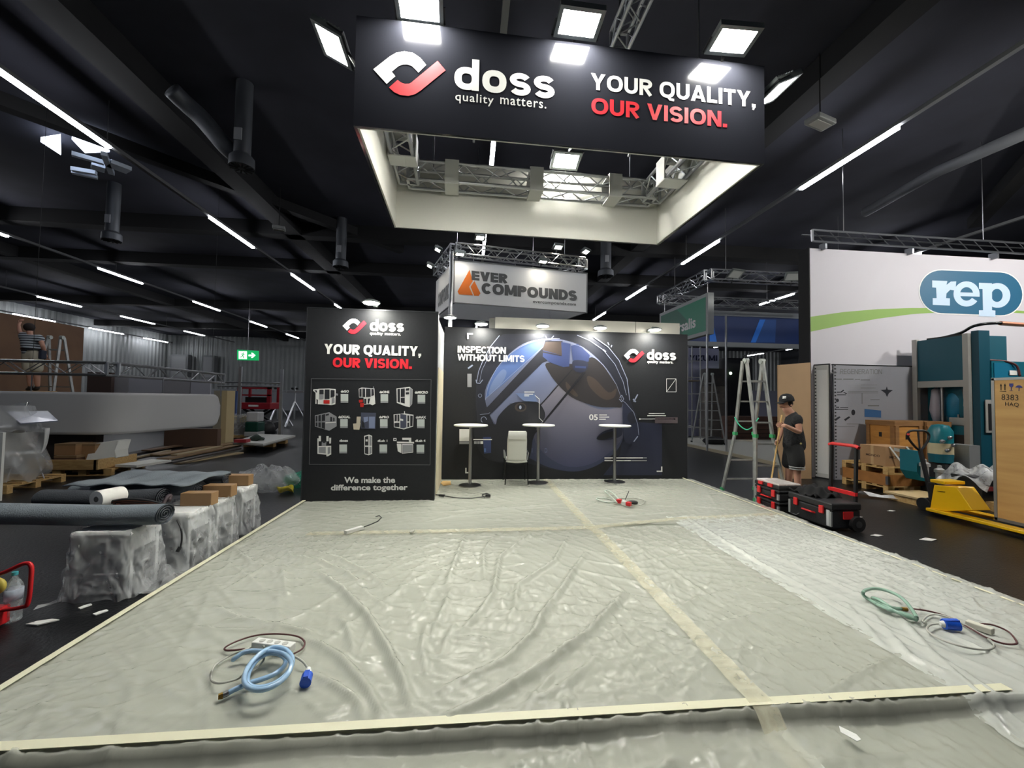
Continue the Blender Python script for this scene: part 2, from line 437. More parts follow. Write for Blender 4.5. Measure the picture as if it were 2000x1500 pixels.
# skylight of the roof, upper left
SKY = M('daylit pane', (225, 235, 255), .5, emit=5)
wn = MB(); a = at(140, 272, Z=7.9); b = at(186, 268, Z=7.9); c = at(214, 297, Z=7.9); d = at(166, 299, Z=7.9)
wn.prism([a, b, c, d], (0, 0, .12)); ST(wn, 'window_1', SKY)
wn = MB(); wn.prism([at(79, 277, Z=7.9), at(118, 271, Z=7.9), at(119, 303, Z=7.9)], (0, 0, .12)); ST(wn, 'window_2', SKY)
sh = MB()
for p, q in [((140, 300), (203, 318)), ((203, 300), (218, 338)), ((178, 322), (205, 330)), ((212, 318), (252, 333)), ((140, 335), (190, 346)), ((140, 330), (188, 338))]:
    sh.bar(at(*p, Z=7.6), at(*q, Z=7.6), .35 if p[1] < 325 and p[1] > 310 else .12, .1)
S(sh, 'roof_hatch', M('galvanised sheet', (190, 200, 212), .4, .3), 'pale metal hatch gear under the bright skylight', 'hatch')
# air outlets
DUCT = M('galvanised duct', (84, 87, 92), .5, .4)
def diffuser(px, py, z, label, r=.16):
    c = at(px, py, Z=z); x, y = c.x, c.y
    t = T('air_diffuser', label, 'air vent', (x, y, z), group='round ceiling air outlets')
    B(MB().cyl((x, y, z + .25), (x, y, 8.2), r, n=20), 'duct', DUCT, t, smooth='auto')
    B(MB().lathe([(r, .28), (r * 1.45, .2), (r * 1.5, 0), (r * .3, -.02)], (x, y, z), 24), 'outlet', DUCT, t, smooth='auto')
    f = MB()
    for k in range(12):
        an = k * math.pi / 6
        f.bar((x + .07 * math.cos(an), y + .07 * math.sin(an), z - .015), (x + r * 1.4 * math.cos(an), y + r * 1.4 * math.sin(an), z - .01), .03, .02)
    B(f, 'vane', BEAM, t)
    B(MB().bb((x - .09, y - r - .012, z + .5), (x + .06, y - r + .02, z + .75)), 'label_plate', M('pale plate', (150, 152, 156), .5), t)
    return t
dif = diffuser(472, 328, 6.4, 'large round air outlet with a bent feed pipe, left of the hanging banner')
diffuser(218, 470, 6.4, 'round air outlet hanging below the skylight', .17)
diffuser(665, 522, 6.4, 'small far air outlet above the tall black panel', .18)
diffuser(1183, 540, 6.4, 'dim far air outlet right of the white and orange sign', .2)
pp = MB(); Z = 7.1
pp.tube(smooth_pts([at(335, 175, Z=7.6), at(360, 200, Z=7.5), at(395, 232, Z=7.3), at(440, 285, Z=6.85), at(457, 300, Z=6.75)], 5), .17, 12)
B(pp, 'feed_pipe', DUCT, dif, smooth=True)
pp = MB(); pp.tube([at(1690, 415, Z=7.4), at(1830, 335, Z=7.4), at(2060, 235, Z=7.4)], .13, 12)
S(pp, 'vent_pipe', M('dusty pipe', (88, 90, 94), .6), 'straight grey ceiling pipe above the badged white wall truss', 'pipe', smooth=True)
# two small ceiling fittings
for px, py, lab, w in [(1602, 238, 'grey emergency light fitting right of the hanging banner', .5), (545, 446, 'small grey ceiling fitting left of the hanging banner', .35)]:
    c = at(px, py, Z=6.9)
    t = T('ceiling_fitting', lab, 'light fitting', tuple(c))
    B(MB().box(c, (w, .28, .1), rz=.3), 'housing', M('grey fitting', (150, 152, 150), .5), t, bevel=.02)
    B(MB().cyl(c, (c.x, c.y, 8.2), .012, n=6), 'hanger', BEAM, t)
    B(MB().box((c.x, c.y, c.z - .055), (w * .8, .16, .02), rz=.3), 'lens', M('dull lens', (190, 190, 184), .3), t)
# loose roof truss over the banner
def truss_mb(mb, p, q, s=.29, up=(0, 0, 1), r=.025, rb=.01, step=None, faces=(0, 1, 2, 3), n=8):
    p = Vector(p); q = Vector(q); d = (q - p); Ln = d.length; d.normalize(); up = Vector(up)
    a = d.cross(up).normalized(); b = a.cross(d).normalized()
    cs = [a * (i * s / 2) + b * (j * s / 2) for i, j in ((-1, -1), (1, -1), (1, 1), (-1, 1))]
    for c in cs: mb.cyl(p + c, q + c, r, n=n)
    k = max(2, int(round(Ln / (step or s))))
    for fi in faces:
        c0, c1 = cs[fi], cs[(fi + 1) % 4]
        for i in range(k):
            e0, e1 = (c0, c1) if i % 2 == 0 else (c1, c0)
            mb.cyl(p + d * (Ln * i / k) + e0, p + d * (Ln * (i + 1) / k) + e1, rb, n=5)
    for e in (p, q):
        for i in range(4): mb.bar(e + cs[i], e + cs[(i + 1) % 4], r * 1.6)
    return mb
t1 = at(1210, 80, Z=6.3); t2 = at(1262, -40, Z=6.3)
tt = T('roof_truss', 'dim short truss hanging high over the banner, right of its middle', 'truss', tuple(t1))
B(truss_mb(MB(), t1, t2, .22), 'truss_section', ALU, tt, smooth='auto')
for e in (t1, t2): B(MB().cyl(e, (e.x, e.y, 8.2), .01, n=5), 'hanger', BEAM, tt)

# ---------------------------------------------------------------- logo drawn once, as outlines in a unit box
def _norm(pts): return [(x, y - .085 * (x - 263)) for x, y in pts]
LW = _norm([(263, 525), (385, 425), (430, 398), (490, 385), (555, 396), (610, 430), (657, 483), (600, 542), (575, 517), (548, 493), (515, 483), (480, 485), (450, 497), (400, 540), (428, 573), (365, 632)])
LR = _norm([(742, 450), (805, 520), (620, 675), (580, 702), (530, 717), (470, 712), (420, 690), (383, 657), (445, 600), (470, 618), (500, 628), (530, 626), (548, 617)])
_ax = [p[0] for p in LW + LR]; _ay = [p[1] for p in LW + LR]
_n = lambda P: [((x - min(_ax)) / (max(_ax) - min(_ax)), 1 - (y - min(_ay)) / (max(_ay) - min(_ay))) for x, y in P]
LW, LR = _n(LW), _n(LR)
PWHITE = M('white print', (235, 235, 232), .45)
PRED = M('red print', (222, 42, 56), .45)
def logo(lb, rb, lt, parent):
    lb = Vector(lb); U = Vector(rb) - lb; V = Vector(lt) - lb
    B(MB().face([lb + U * x + V * y for x, y in LW]), 'emblem', PWHITE, parent, label='white bent bar of the emblem')
    B(MB().face([lb + U * x + V * y for x, y in LR]), 'emblem', PRED, parent, label='red bent bar of the emblem')

# ---------------------------------------------------------------- hanging banner frame
A0 = math.radians(1.5); P0 = Vector((-1.14, 4.0, 4.245)); CU = Vector((math.cos(A0), math.sin(A0), 0)); CV = Vector((-math.sin(A0), math.cos(A0), 0)); CZ = Vector((0, 0, 1))
CW, CD, CH = 4.22, 2.42, 1.07
def cw(u, v, w): return P0 + CU * u + CV * v + CZ * w
def cbox(mb, a, b):
    vs = [cw(x, y, z) for x in (a[0], b[0]) for y in (a[1], b[1]) for z in (a[2], b[2])]
    return mb.add(vs, [(0, 1, 3, 2), (4, 6, 7, 5), (0, 4, 5, 1), (2, 3, 7, 6), (0, 2, 6, 4), (1, 5, 7, 3)])
GLOSSBLK = M('glossy black banner', (42, 43, 50), .12, spec=.5)
LINING = M('white banner lining', (224, 223, 215), .7)
bn = T('hanging_banner', 'large black square banner frame hung over the stand, lettered in white and red', 'banner', tuple(cw(CW / 2, CD / 2, 0)))
B(cbox(MB(), (0, 0, 0), (CW, .03, CH)), 'front_panel', GLOSSBLK, bn)
B(cbox(MB(), (0, .03, 0), (.03, CD, CH)), 'side_panel', GLOSSBLK, bn)
B(cbox(MB(), (CW - .03, .03, 0), (CW, CD, CH)), 'side_panel', GLOSSBLK, bn)
B(cbox(MB(), (.03, CD - .03, 0), (CW - .03, CD, CH)), 'back_panel', GLOSSBLK, bn)
B(cbox(MB(), (.03, .03, .002), (CW - .03, .05, CH)), 'lining', LINING, bn, label='white inner lining')
B(cbox(MB(), (.03, .05, .002), (.05, CD - .05, CH)), 'lining', LINING, bn, label='white inner lining')
B(cbox(MB(), (CW - .05, .05, .002), (CW - .03, CD - .05, CH)), 'lining', LINING, bn, label='white inner lining')
B(cbox(MB(), (.03, CD - .05, .002), (CW - .03, CD - .03, CH)), 'lining', LINING, bn, label='white inner lining')
CF = cw(0, -.004, 0); CN = -CV
def con(px, py):
    p = hit(px, py, CF, CN) - P0
    return p.dot(CU), p.z
def ctext(body, lb, rb, lt, mat, off, sp=1.0):
    u0, w0 = con(*lb); u1, _ = con(*rb); _, w1 = con(*lt)
    c4 = cw(u0, -.004, w0), cw(u1, -.004, w0), cw(u0, -.004, w1)
    if off < .03: B(text(MB(), body, *c4, off, sp), 'lettering', mat, bn); return
    i = 0
    for wd_ in body.split(' '): B(bold(MB(), body, *c4, .2, .09, (i, i + len(wd_))), 'lettering', mat, bn); i += len(wd_) + 1
ctext('doss', (887, 173), (1083, 191), (887, 111.5), PWHITE, .045)
ctext('quality', (889, 201), (964, 206.5), (889, 179), PWHITE, .008, 1.12); ctext('matters.', (977, 203), (1067, 211.5), (977, 187.5), PWHITE, .008, 1.12)
ctext('YOUR QUALITY,', (1154, 174.5), (1476, 210), (1154, 142.5), PWHITE, .04)
ctext('OUR VISION.', (1155, 221.5), (1420, 248), (1155, 190), PRED, .04)
u0, w0 = con(728, 168); u1, _ = con(870, 150); _, w1 = con(728, 92)
_, w0 = con(795, 187); _, w1 = con(786, 99.5)
logo(cw(u0, -.004, w0), cw(u1, -.004, w0), cw(u0, -.004, w1), bn)
# truss ring inside, with white sleeves
tr = T('lighting_truss', 'square aluminium truss ring carrying the black hanging banner', 'truss', tuple(cw(CW / 2, CD / 2, .57)))
TZ = .71; i0, i1, j0, j1 = .25, CW - .25, .25, CD - .27
for a, b in [((i0, j0), (i1, j0)), ((i0, j1), (i1, j1)), ((i0, j0), (i0, j1)), ((i1, j0), (i1, j1))]:
    B(truss_mb(MB(), cw(*a, TZ), cw(*b, TZ), .27), 'truss_section', ALU, tr, smooth='auto')
def sleeve(u, v, du, dv):
    m = MB()
    for s in (-1, 1):
        m2 = s * .17
        cbox(m, (u - (du or .172), v - (dv or .172), TZ + m2 - .008), (u + (du or .172), v + (dv or .172), TZ + m2 + .008))
        if du: cbox(m, (u - du, v + m2 - .008, TZ - .17), (u + du, v + m2 + .008, TZ + .17))
        else: cbox(m, (u + m2 - .008, v - dv, TZ - .17), (u + m2 + .008, v + dv, TZ + .17))
    B(m, 'cover_sleeve', WHITE, tr)
for px in (883, 1045, 1195):
    p = hit(px, 345, cw(0, j1, 0), CN) - P0
    sleeve(p.dot(CU), j1, .1, None)
for u in (i0, i1): sleeve(u, 1.5, None, .12)
for u in (.6, CW - .6):
    for v in (j0, j1): B(MB().cyl(cw(u, v, TZ + .14), cw(u, v, 8.195 - 4.245), .008, n=5), 'hoist_wire', STEEL, tr)
sp = MB()
for u, v in [(.15, j0), (CW - .15, j0), (.15, j1), (CW - .15, j1), (CW / 2, j1), (CW / 2, j0)]:
    if v == j1: cbox(sp, (u - .02, v, TZ - .02), (u + .02, CD - .05, TZ + .02))
    elif u > .2 and u < CW - .2: cbox(sp, (u - .02, .05, TZ - .02), (u + .02, v, TZ + .02))
    else: cbox(sp, (min(u, .05 if u < 1 else u), v - .02, TZ - .02), (max(u, CW - .05 if u > 1 else u), v + .02, TZ + .02))
B(sp, 'spacer', ALU, tr)

# ---------------------------------------------------------------- floodlights
HOUS = M('grey lamp housing', (120, 126, 124), .4, .3)
def make_flood(label, group, sx=.44, sy=.32, lit=LIT, arm=(0, .32, -.1)):
    t = T('floodlight', label, 'floodlight', group=group)
    m = MB(); w = .04
    m.bb((-sx / 2, -sy / 2, 0), (sx / 2, sy / 2, .035))
    for s in (-1, 1):
        m.bb((s * sx / 2 - s * w, -sy / 2, -.025), (s * sx / 2, sy / 2, 0)); m.bb((-sx / 2 + w, s * sy / 2 - s * w, -.025), (sx / 2 - w, s * sy / 2, 0))
    ho = B(m, 'housing', HOUS, t)
    B(MB().bb((-sx / 2 + w, -sy / 2 + w, -.018), (sx / 2 - w, sy / 2 - w, -.001)), 'lens', lit, ho)
    f = MB()
    for k in range(7): f.bb((-sx * .4, -sy * .36 + k * sy * .115, .035), (sx * .4, -sy * .36 + k * sy * .115 + .01, .07))
    B(f, 'cooling_fins', HOUS, ho)
    k = MB(); a = Vector(arm)
    for s in (-1, 1): k.bar((s * (sx / 2 + .01), 0, .01), (s * (sx / 2 + .01), a.y * .5, .05 + a.z * .5), .02, .006)
    k.bar((-sx / 2 - .02, a.y * .5, .05 + a.z * .5), (sx / 2 + .02, a.y * .5, .05 + a.z * .5), .02); k.bar((0, a.y * .5, .05 + a.z * .5), a, .025)
    B(k, 'bracket', BLACK, t)
    return t
fl = make_flood('bright floodlight over the emblem end of the black banner', 'floodlights on the banner frame')
GL = 'floodlights on the banner frame'
fl.location = at(819, 10, Z=5.37); fl.rotation_euler = (math.radians(-6), 0, A0)
def flood(px, py, z, label, rot): o = dup(fl, at(px, py, Z=z), None, label); o.rotation_euler = rot; return o
flood(1131, 43, 5.37, 'bright floodlight over the middle of the black banner', (math.radians(-6), 0, A0))
flood(1432, 77, 5.37, 'bright floodlight over the YOUR QUALITY words of the black banner', (math.radians(-6), 0, A0 - .05))
flood(651, 86, 5.24, 'bright floodlight beside the left edge of the black banner', (math.radians(-26), 0, A0 - math.pi / 2))
flood(1514, 177, 5.24, 'floodlight half hidden behind the right edge of the black banner', (math.radians(-26), 0, A0 + math.pi / 2))
o = flood(1105, 313, 5.40, 'floodlight on the rear truss, seen under the black banner', (math.radians(20), 0, A0 + math.pi))
for u, lab in ((1.15, 'added unseen floodlight inside the banner frame, behind the emblem'), (3.05, 'added unseen floodlight inside the banner frame, behind the YOUR QUALITY words')):  # unseen lamps added to brighten the lining and the rear platform
    o = dup(fl, cw(u, .5, .52), None, lab); o.rotation_euler = (math.radians(7), 0, A0)
    B(MB().bar((0, .16, .1), (0, -.27, .2), .025), 'side_arm', BLACK, o)
# ---------------------------------------------------------------- the stand's platform: carpet, film, tape
PX0, PX1, PY0, PY1, PZ = -2.48, 4.51, 2.11, 8.48, .1
CARPET = M('grey carpet', (144, 146, 135), .9, noise=60, c2=(132, 137, 124), bump=(220, .25))
pl = T('stand_platform', 'low stand platform laid with pale grey carpet', 'platform', ((PX0 + PX1) / 2, (PY0 + PY1) / 2, 0))
B(MB().bb((PX0, PY0, 0), (PX1, PY1, PZ - .008)), 'deck', M('platform deck', (120, 112, 98), .8), pl)
B(MB().bb((PX0, PY0, PZ - .008), (PX1, PY1, PZ)), 'carpet', CARPET, pl)
S(MB().prism([(-3.4, .6, 0), (1.9, .9, 0), (2.35, 1.6, 0), (2.7, 1.76, 0), (3.4, 1.86, 0), (PX1 + .3, 2.0, 0), (PX1 + .3, PY0 - .002, 0), (-3.4, PY0 - .002, 0)], (0, 0, .012)), 'carpet_sheet', CARPET, 'loose grey carpet sheet lying before the platform front', 'carpet')
TAPE = M('cream tape', (222, 219, 192), .5)
S(MB().bb((PX0 + .03, PY0 + .005, PZ + .0195), (3.05, PY0 + .06, PZ + .0215)), 'edge_tape', TAPE, 'cream tape along the front edge of the platform', 'tape')
S(MB().bb((PX0 - .002, PY0 + .04, PZ + .0195), (PX0 + .045, PY1 - .9, PZ + .0215)), 'edge_tape', TAPE, 'cream tape along the left edge of the platform', 'tape')
S(MB().bb((PX1 - .1, 2.4, PZ + .0195), (PX1 - .07, PY1, PZ + .0215)), 'edge_tape', TAPE, 'cream tape along the right edge of the platform', 'tape')

def wrinkle(xs, ys, folds, seed, fine=.005):
    """height of a film sheet over the carpet: traced folds (ridges) plus fine creases"""
    H = np.zeros_like(xs)
    for pts, wd_, ht in folds:
        P = np.array([(p[0], p[1]) for p in pts])
        best = np.full(xs.shape, 9.0); bt = np.zeros_like(xs); n = len(P) - 1
        for i in range(n):
            a, b = P[i], P[i + 1]; ab = b - a; L2 = (ab ** 2).sum() + 1e-9
            t = np.clip(((xs - a[0]) * ab[0] + (ys - a[1]) * ab[1]) / L2, 0, 1)
            d = np.hypot(xs - a[0] - ab[0] * t, ys - a[1] - ab[1] * t)
            k = d < best
            best = np.where(k, d, best); bt = np.where(k, (i + t) / n, bt)
        H = np.maximum(H, 1.3 * ht * np.exp(-(best / (wd_ * .75)) ** 2) * np.sin(np.pi * np.clip(bt * .9 + .05, 0, 1)) ** .5)
    r = np.random.RandomState(seed)
    for k in range(26):
        an = r.uniform(0, math.pi); fr = r.uniform(4, 26); ph = r.uniform(0, 6); a2 = r.uniform(.5, 3)
        q = np.sin((xs * math.cos(an) + ys * math.sin(an)) * fr + ph + a2 * np.sin(xs * r.uniform(.8, 3) + ph) + a2 * np.sin(ys * r.uniform(.8, 3)))
        env = np.clip(np.sin(xs * r.uniform(.7, 2.2) + r.uniform(0, 6)) * np.sin(ys * r.uniform(.7, 2.2) + r.uniform(0, 6)), 0, 1)
        H += fine * env * (1 - np.abs(q)) ** 6 * 2.2
    return H
def film_sheet(name, x0, x1, y0, y1, step, folds, seed, mat, label, drop=None, z=PZ + .003, fine=.005):
    nx = int((x1 - x0) / step); ny = int((y1 - y0) / step)
    X, Y = np.meshgrid(np.linspace(x0, x1, nx + 1), np.linspace(y0, y1, ny + 1))
    H = z + wrinkle(X, Y, folds, seed, fine)
    if drop is not None:
        t = np.clip((PY0 - .01 - Y) / .05, 0, 1)
        H = H - (PZ - .02) * (t * t * (3 - 2 * t)) + t * .012 * (np.sin(X * 3.1 + Y * 5) + np.sin(X * 7.7 - Y * 9) * .6 + 1.2)
        tx = np.clip((PX0 - .01 - X) / .05, 0, 1) + np.clip((X - PX1 - .02) / .08, 0, 1)
        H = np.minimum(H, np.where(tx > 0, z - (PZ - .03) * np.clip(tx, 0, 1) + .01, H))
    me = bpy.data.meshes.new(name); w = nx + 1
    v = np.stack([X.ravel(), Y.ravel(), H.ravel()], 1)
    c = Vector(((x0 + x1) / 2, (y0 + y1) / 2, z)); v -= np.array(c)
    jj, ii = np.meshgrid(np.arange(ny), np.arange(nx), indexing='ij'); q = (jj * w + ii).ravel()
    f = np.stack([q, q + 1, q + w + 1, q + w], 1)
    me.from_pydata(v.tolist(), [], f.tolist()); me.materials.append(mat)
    me.polygons.foreach_set('use_smooth', [True] * len(me.polygons))
    o = bpy.data.objects.new(name, me); COL.objects.link(o); o.location = c
    return tag(o, label, 'plastic film', 'protective film on the platform')
G = lambda *pp: [tuple(at(x, y, Z=PZ))[:2] for x, y in pp]
k6 = lambda *pp: G(*[(440 + x * .4, 1030 + y * .4) for x, y in pp])        # a closer look at the middle of the sheet
FA = [
    (k6((450, 225), (560, 300), (700, 450), (800, 620), (870, 760), (905, 875)), .035, .035),
    (k6((300, 140), (450, 165), (600, 235), (670, 280)), .03, .02),
    (k6((400, 110), (560, 160), (700, 230), (790, 300)), .03, .018),
    (k6((620, 270), (720, 350), (800, 400)), .025, .013),
    (k6((1170, 45), (1120, 180), (1080, 290)), .03, .026), (k6((1320, 40), (1260, 130), (1265, 270)), .03, .022),
    (k6((1500, 35), (1340, 150), (1310, 330), (1240, 430), (1150, 520)), .03, .028),
    (k6((1670, 50), (1610, 170), (1430, 290), (1400, 460)), .03, .024),
    (k6((1760, 130), (1620, 340), (1540, 450), (1500, 540), (1360, 665), (1060, 800)), .035, .032),
    (k6((1940, 340), (1760, 540), (1500, 730), (1300, 850), (1080, 935)), .04, .04),
    (k6((1830, 630), (1650, 790), (1450, 880)), .03, .018),
    (k6((1110, 300), (1060, 420), (1000, 555)), .03, .022), (k6((980, 490), (960, 600), (985, 720)), .03, .02),
    (k6((1120, 480), (1080, 560), (1060, 640)), .03, .018), (k6((1115, 540), (1230, 545), (1350, 570)), .022, .012),
    (k6((280, 190), (300, 350)), .03, .014), (k6((560, 440), (610, 520), (630, 620)), .03, .018),
    (k6((390, 540), (560, 640), (680, 780), (740, 880), (770, 935)), .035, .026), (k6((0, 460), (100, 455), (260, 490), (400, 520), (480, 560)), .03, .018),
    (k6((430, 720), (560, 790), (650, 870), (680, 980)), .03, .018), (k6((700, 500), (650, 650)), .02, .01),
    (k6((0, 310), (240, 170)), .02, .012), (k6((420, 880), (620, 860), (1220, 850)), .012, .006), (k6((0, 640), (800, 640), (1400, 620)), .01, .004),
    (k6((1640, 815), (1690, 940)), .02, .014), (k6((830, 895), (980, 915)), .02, .008), (k6((230, 880), (330, 800)), .02, .01),
    (G((500, 1070), (640, 1060), (800, 1075)), .02, .01), (G((280, 1350), (420, 1290)), .02, .01), (G((620, 1400), (720, 1370)), .02, .01),
    (G((100, 1400), (260, 1380)), .015, .006), (G((1180, 1180), (1250, 1300)), .015, .012), (G((1010, 1400), (1100, 1300)), .02, .014),
    (G((600, 1200), (520, 1230), (400, 1180)), .02, .012), (G((455, 1070), (490, 1100)), .025, .014),
]
FILM1 = film('thin clear film', (225, 226, 214), .44, .66, 2.2, .3, .2, crease=True)
FILM2 = film('milky film', (230, 233, 226), .62, .84, 2.0, .28, .2, crease=True)
film_sheet('floor_film', -2.53, 1.62, 1.2, 5.18, .0165, FA, 3, FILM1, 'wrinkled clear film on the near left platform, under the blue hose', drop=1)
FB = [(G((1215, 1140), (1290, 1260), (1380, 1310), (1545, 1365)), .02, .012), (G((1590, 1370), (1680, 1320), (1760, 1280)), .02, .014), (G((1400, 1190), (1640, 1170)), .008, .006),
      (G((1400, 1280), (1700, 1265)), .008, .006), (G((1230, 1060), (1330, 1130), (1420, 1190)), .02, .012), (G((1160, 1040), (1260, 1060)), .02, .01), (G((1600, 1210), (1640, 1290)), .02, .008)]
film_sheet('floor_film', 1.56, 2.78, 1.62, 5.2, .018, FB, 5, FILM1, 'clear film strip on the platform right of the long seam', drop=1, z=PZ + .005)
FC = [(G((1340, 1012), (1480, 1100), (1640, 1190), (1820, 1280), (2000, 1395)), .03, .02), (G((1420, 1040), (1560, 1110), (1700, 1175)), .02, .012), (G((1500, 1030), (1700, 1110), (1900, 1190)), .02, .012),
      (G((1700, 1200), (1780, 1290), (1900, 1340)), .035, .022), (G((1740, 1190), (1830, 1290), (1960, 1400)), .03, .02), (G((1650, 1180), (1720, 1260)), .03, .018), (G((1600, 1060), (1780, 1120)), .02, .01),
      (G((1760, 1150), (1990, 1240)), .02, .012), (G((1850, 1240), (2000, 1310)), .02, .014), (G((1400, 1020), (1530, 1050)), .02, .01), (G((1560, 1150), (1660, 1215)), .025, .012)]
film_sheet('floor_film', 2.72, 4.66, 1.86, 5.62, .018, FC, 8, FILM2, 'milky wrinkled film along the right side of the platform, under the green hose', drop=1, z=PZ + .008, fine=.005)
FD = [(G((600, 1042), (900, 1036), (1150, 1030)), .04, .008), (G((880, 1000), (1000, 993), (1090, 985)), .02, .012), (G((830, 1020), (930, 1000), (1080, 990)), .02, .012), (G((660, 1010), (820, 1000)), .015, .008),
      (G((930, 1015), (1080, 1020)), .015, .008), (G((1120, 1000), (1230, 960)), .015, .01), (G((1140, 985), (1320, 990)), .02, .008), (G((900, 965), (1040, 975)), .015, .006), (G((1350, 990), (1480, 1000)), .02, .01),
      (G((1380, 960), (1400, 990)), .02, .008), (G((1180, 1012), (1330, 1000)), .03, .008), (G((960, 985), (1060, 1010)), .015, .008)]
FILM3 = film('smooth clear film', (225, 226, 214), .45, .62, 1.6, .18, .25, crease=True)
film_sheet('floor_film', -2.5, 1.66, 5.12, 8.3, .022, FD, 11, FILM3, 'clear film on the rear platform before the tall black panel', z=PZ + .006, fine=.0025)
film_sheet('floor_film', 1.5, 4.58, 5.3, 8.34, .022, FD, 12, FILM3, 'clear film on the rear platform under the bar tables', z=PZ + .009, fine=.0025)
BTAPE = film('brown packing tape', (236, 230, 204), .3, .5, 6, .25, .25, (1, 1, .97))
s1 = [at(x, y, Z=PZ + .024) for x, y in ((1058, 950), (1148, 1035), (1300, 1245), (1470, 1500))]
wv = MB()
for a, b in zip(s1[:-1], s1[1:]):
    w0 = .05 if a.y > 5 else .07
    wv.prism([a + Vector((-w0, 0, 0)), a + Vector((w0, 0, 0)), b + Vector((w0 + .02, 0, -.0)), b + Vector((-w0 - .02, 0, 0))], (0, 0, .002))
wv.v = [(x, y, z if y > PY0 - .02 else z - .0) for x, y, z in wv.v]
seam = MB(); SX = 1.52
def seam_pt(y, dx):
    z = PZ + .022 + .004 * math.sin(y * 21) if y > PY0 else (PZ + .02) * max(0, 1 - (PY0 - y) / .08) + .03
    return (SX + dx + (.0 if y > 5.1 else .03), y, z)
ys = list(np.linspace(8.3, PY0 - .9, 90))
B_ = [seam_pt(y, -.055) for y in ys]; C_ = [seam_pt(y, .075) for y in ys]
seam.strip(B_, C_, closed=False)
S(seam, 'seam_tape', BTAPE, 'long strip of clear brownish tape over the middle seam of the film', 'tape', smooth=True)
cr = MB(); pts = [at(x, y, Z=PZ + .02) for x, y in ((600, 1042), (900, 1036), (1150, 1030), (1330, 1012), (1545, 1003))]
pts = [Vector((min(max(p.x, PX0 + .05), PX1 - .05), p.y, p.z)) for p in pts]
cr.strip([p + Vector((0, -.06, 0)) for p in pts], [p + Vector((0, .06, 0)) for p in pts], closed=False)
S(cr, 'seam_tape', TAPE if False else BTAPE, 'strip of clear tape over the seam across the platform', 'tape')
sc_ = MB(); c = at(1660, 1448, Z=.06); sc_.prism([c + Vector((-.03, .02, .03)), c + Vector((-.01, .05, .035)), c + Vector((.035, .0, .03)), c + Vector((.03, -.03, .03)), c + Vector((0, -.04, .03))], (0, 0, .002))
S(sc_, 'paper_scrap', PWHITE, 'white paper scrap lying on the film before the platform', 'paper scrap')
# ---------------------------------------------------------------- tall panel
WALLBLK = M('matt black print', (31, 32, 36), .55, spec=.35, noise=30, c2=(34, 35, 39))
YP = 6.69
pn = T('display_panel', 'tall black panel with nine machine pictures and YOUR QUALITY wording', 'display panel', (-1.51, YP + .05, .1))
pm = MB(); a = at(600, 603, Y=YP); b = at(855, 607, Y=YP)
pm.bb((-2.505, YP, .1), (-.525, YP + .09, 3.05))
B(pm, 'panel', WALLBLK, pn)
em = MB(); em.bb((-2.512, YP - .004, .1), (-2.5, YP + .09, 3.052)); em.bb((-.53, YP - .004, .1), (-.518, YP + .09, 3.052)); em.bb((-2.512, YP - .004, 3.045), (-.518, YP + .09, 3.06))
B(em, 'edge_profile', M('anodised profile', (70, 72, 76), .4, .6), pn)
YT = YP - .006
B(bold_px(MB(), 'doss', 722, 789, 623, 646.3, YT, .22), 'lettering', PWHITE, pn)
B(text_px(MB(), 'quality matters.', 722, 783, 647.8, 655.5, YT, .02, 1.05), 'lettering', PWHITE, pn)
B(bold_px(MB(), 'YOUR QUALITY,', 633, 822.6, 671.5, 691, YT, .235), 'lettering', PWHITE, pn)
B(bold_px(MB(), 'OUR VISION.', 649.6, 804.5, 698, 717.2, YT, .235), 'lettering', PRED, pn)
B(text_px(MB(), 'We make the', 672, 771.5, 931.5, 943.8, YT, .03), 'lettering', PWHITE, pn)
B(text_px(MB(), 'difference together', 646, 796, 946.5, 961.5, YT, .03), 'lettering', PWHITE, pn)
logo(at(669, 652, Y=YT), at(716, 652, Y=YT), at(669, 622, Y=YT), pn)
fr = MB(); c4 = [at(608, 739.6, Y=YT), at(842, 741.5, Y=YT), at(840, 908, Y=YT), at(604, 907, Y=YT)]
for i in range(4): fr.bar(c4[i], c4[(i + 1) % 4], .004, .004)
B(fr, 'printed_frame', M('thin grey print', (120, 121, 126), .5), pn)
PC = [PWHITE, M('print dark', (42, 43, 48), .4), M('print red', (190, 44, 40), .4), M('print grey', (150, 151, 155), .4), M('print slate', (76, 80, 98), .4), M('print beige', (196, 186, 168), .4), M('print blue', (128, 138, 168), .4)]
q8 = lambda x, y, k=0: at(600 + x / 8, 740 + y / 8, Y=YT - .0007 * k)
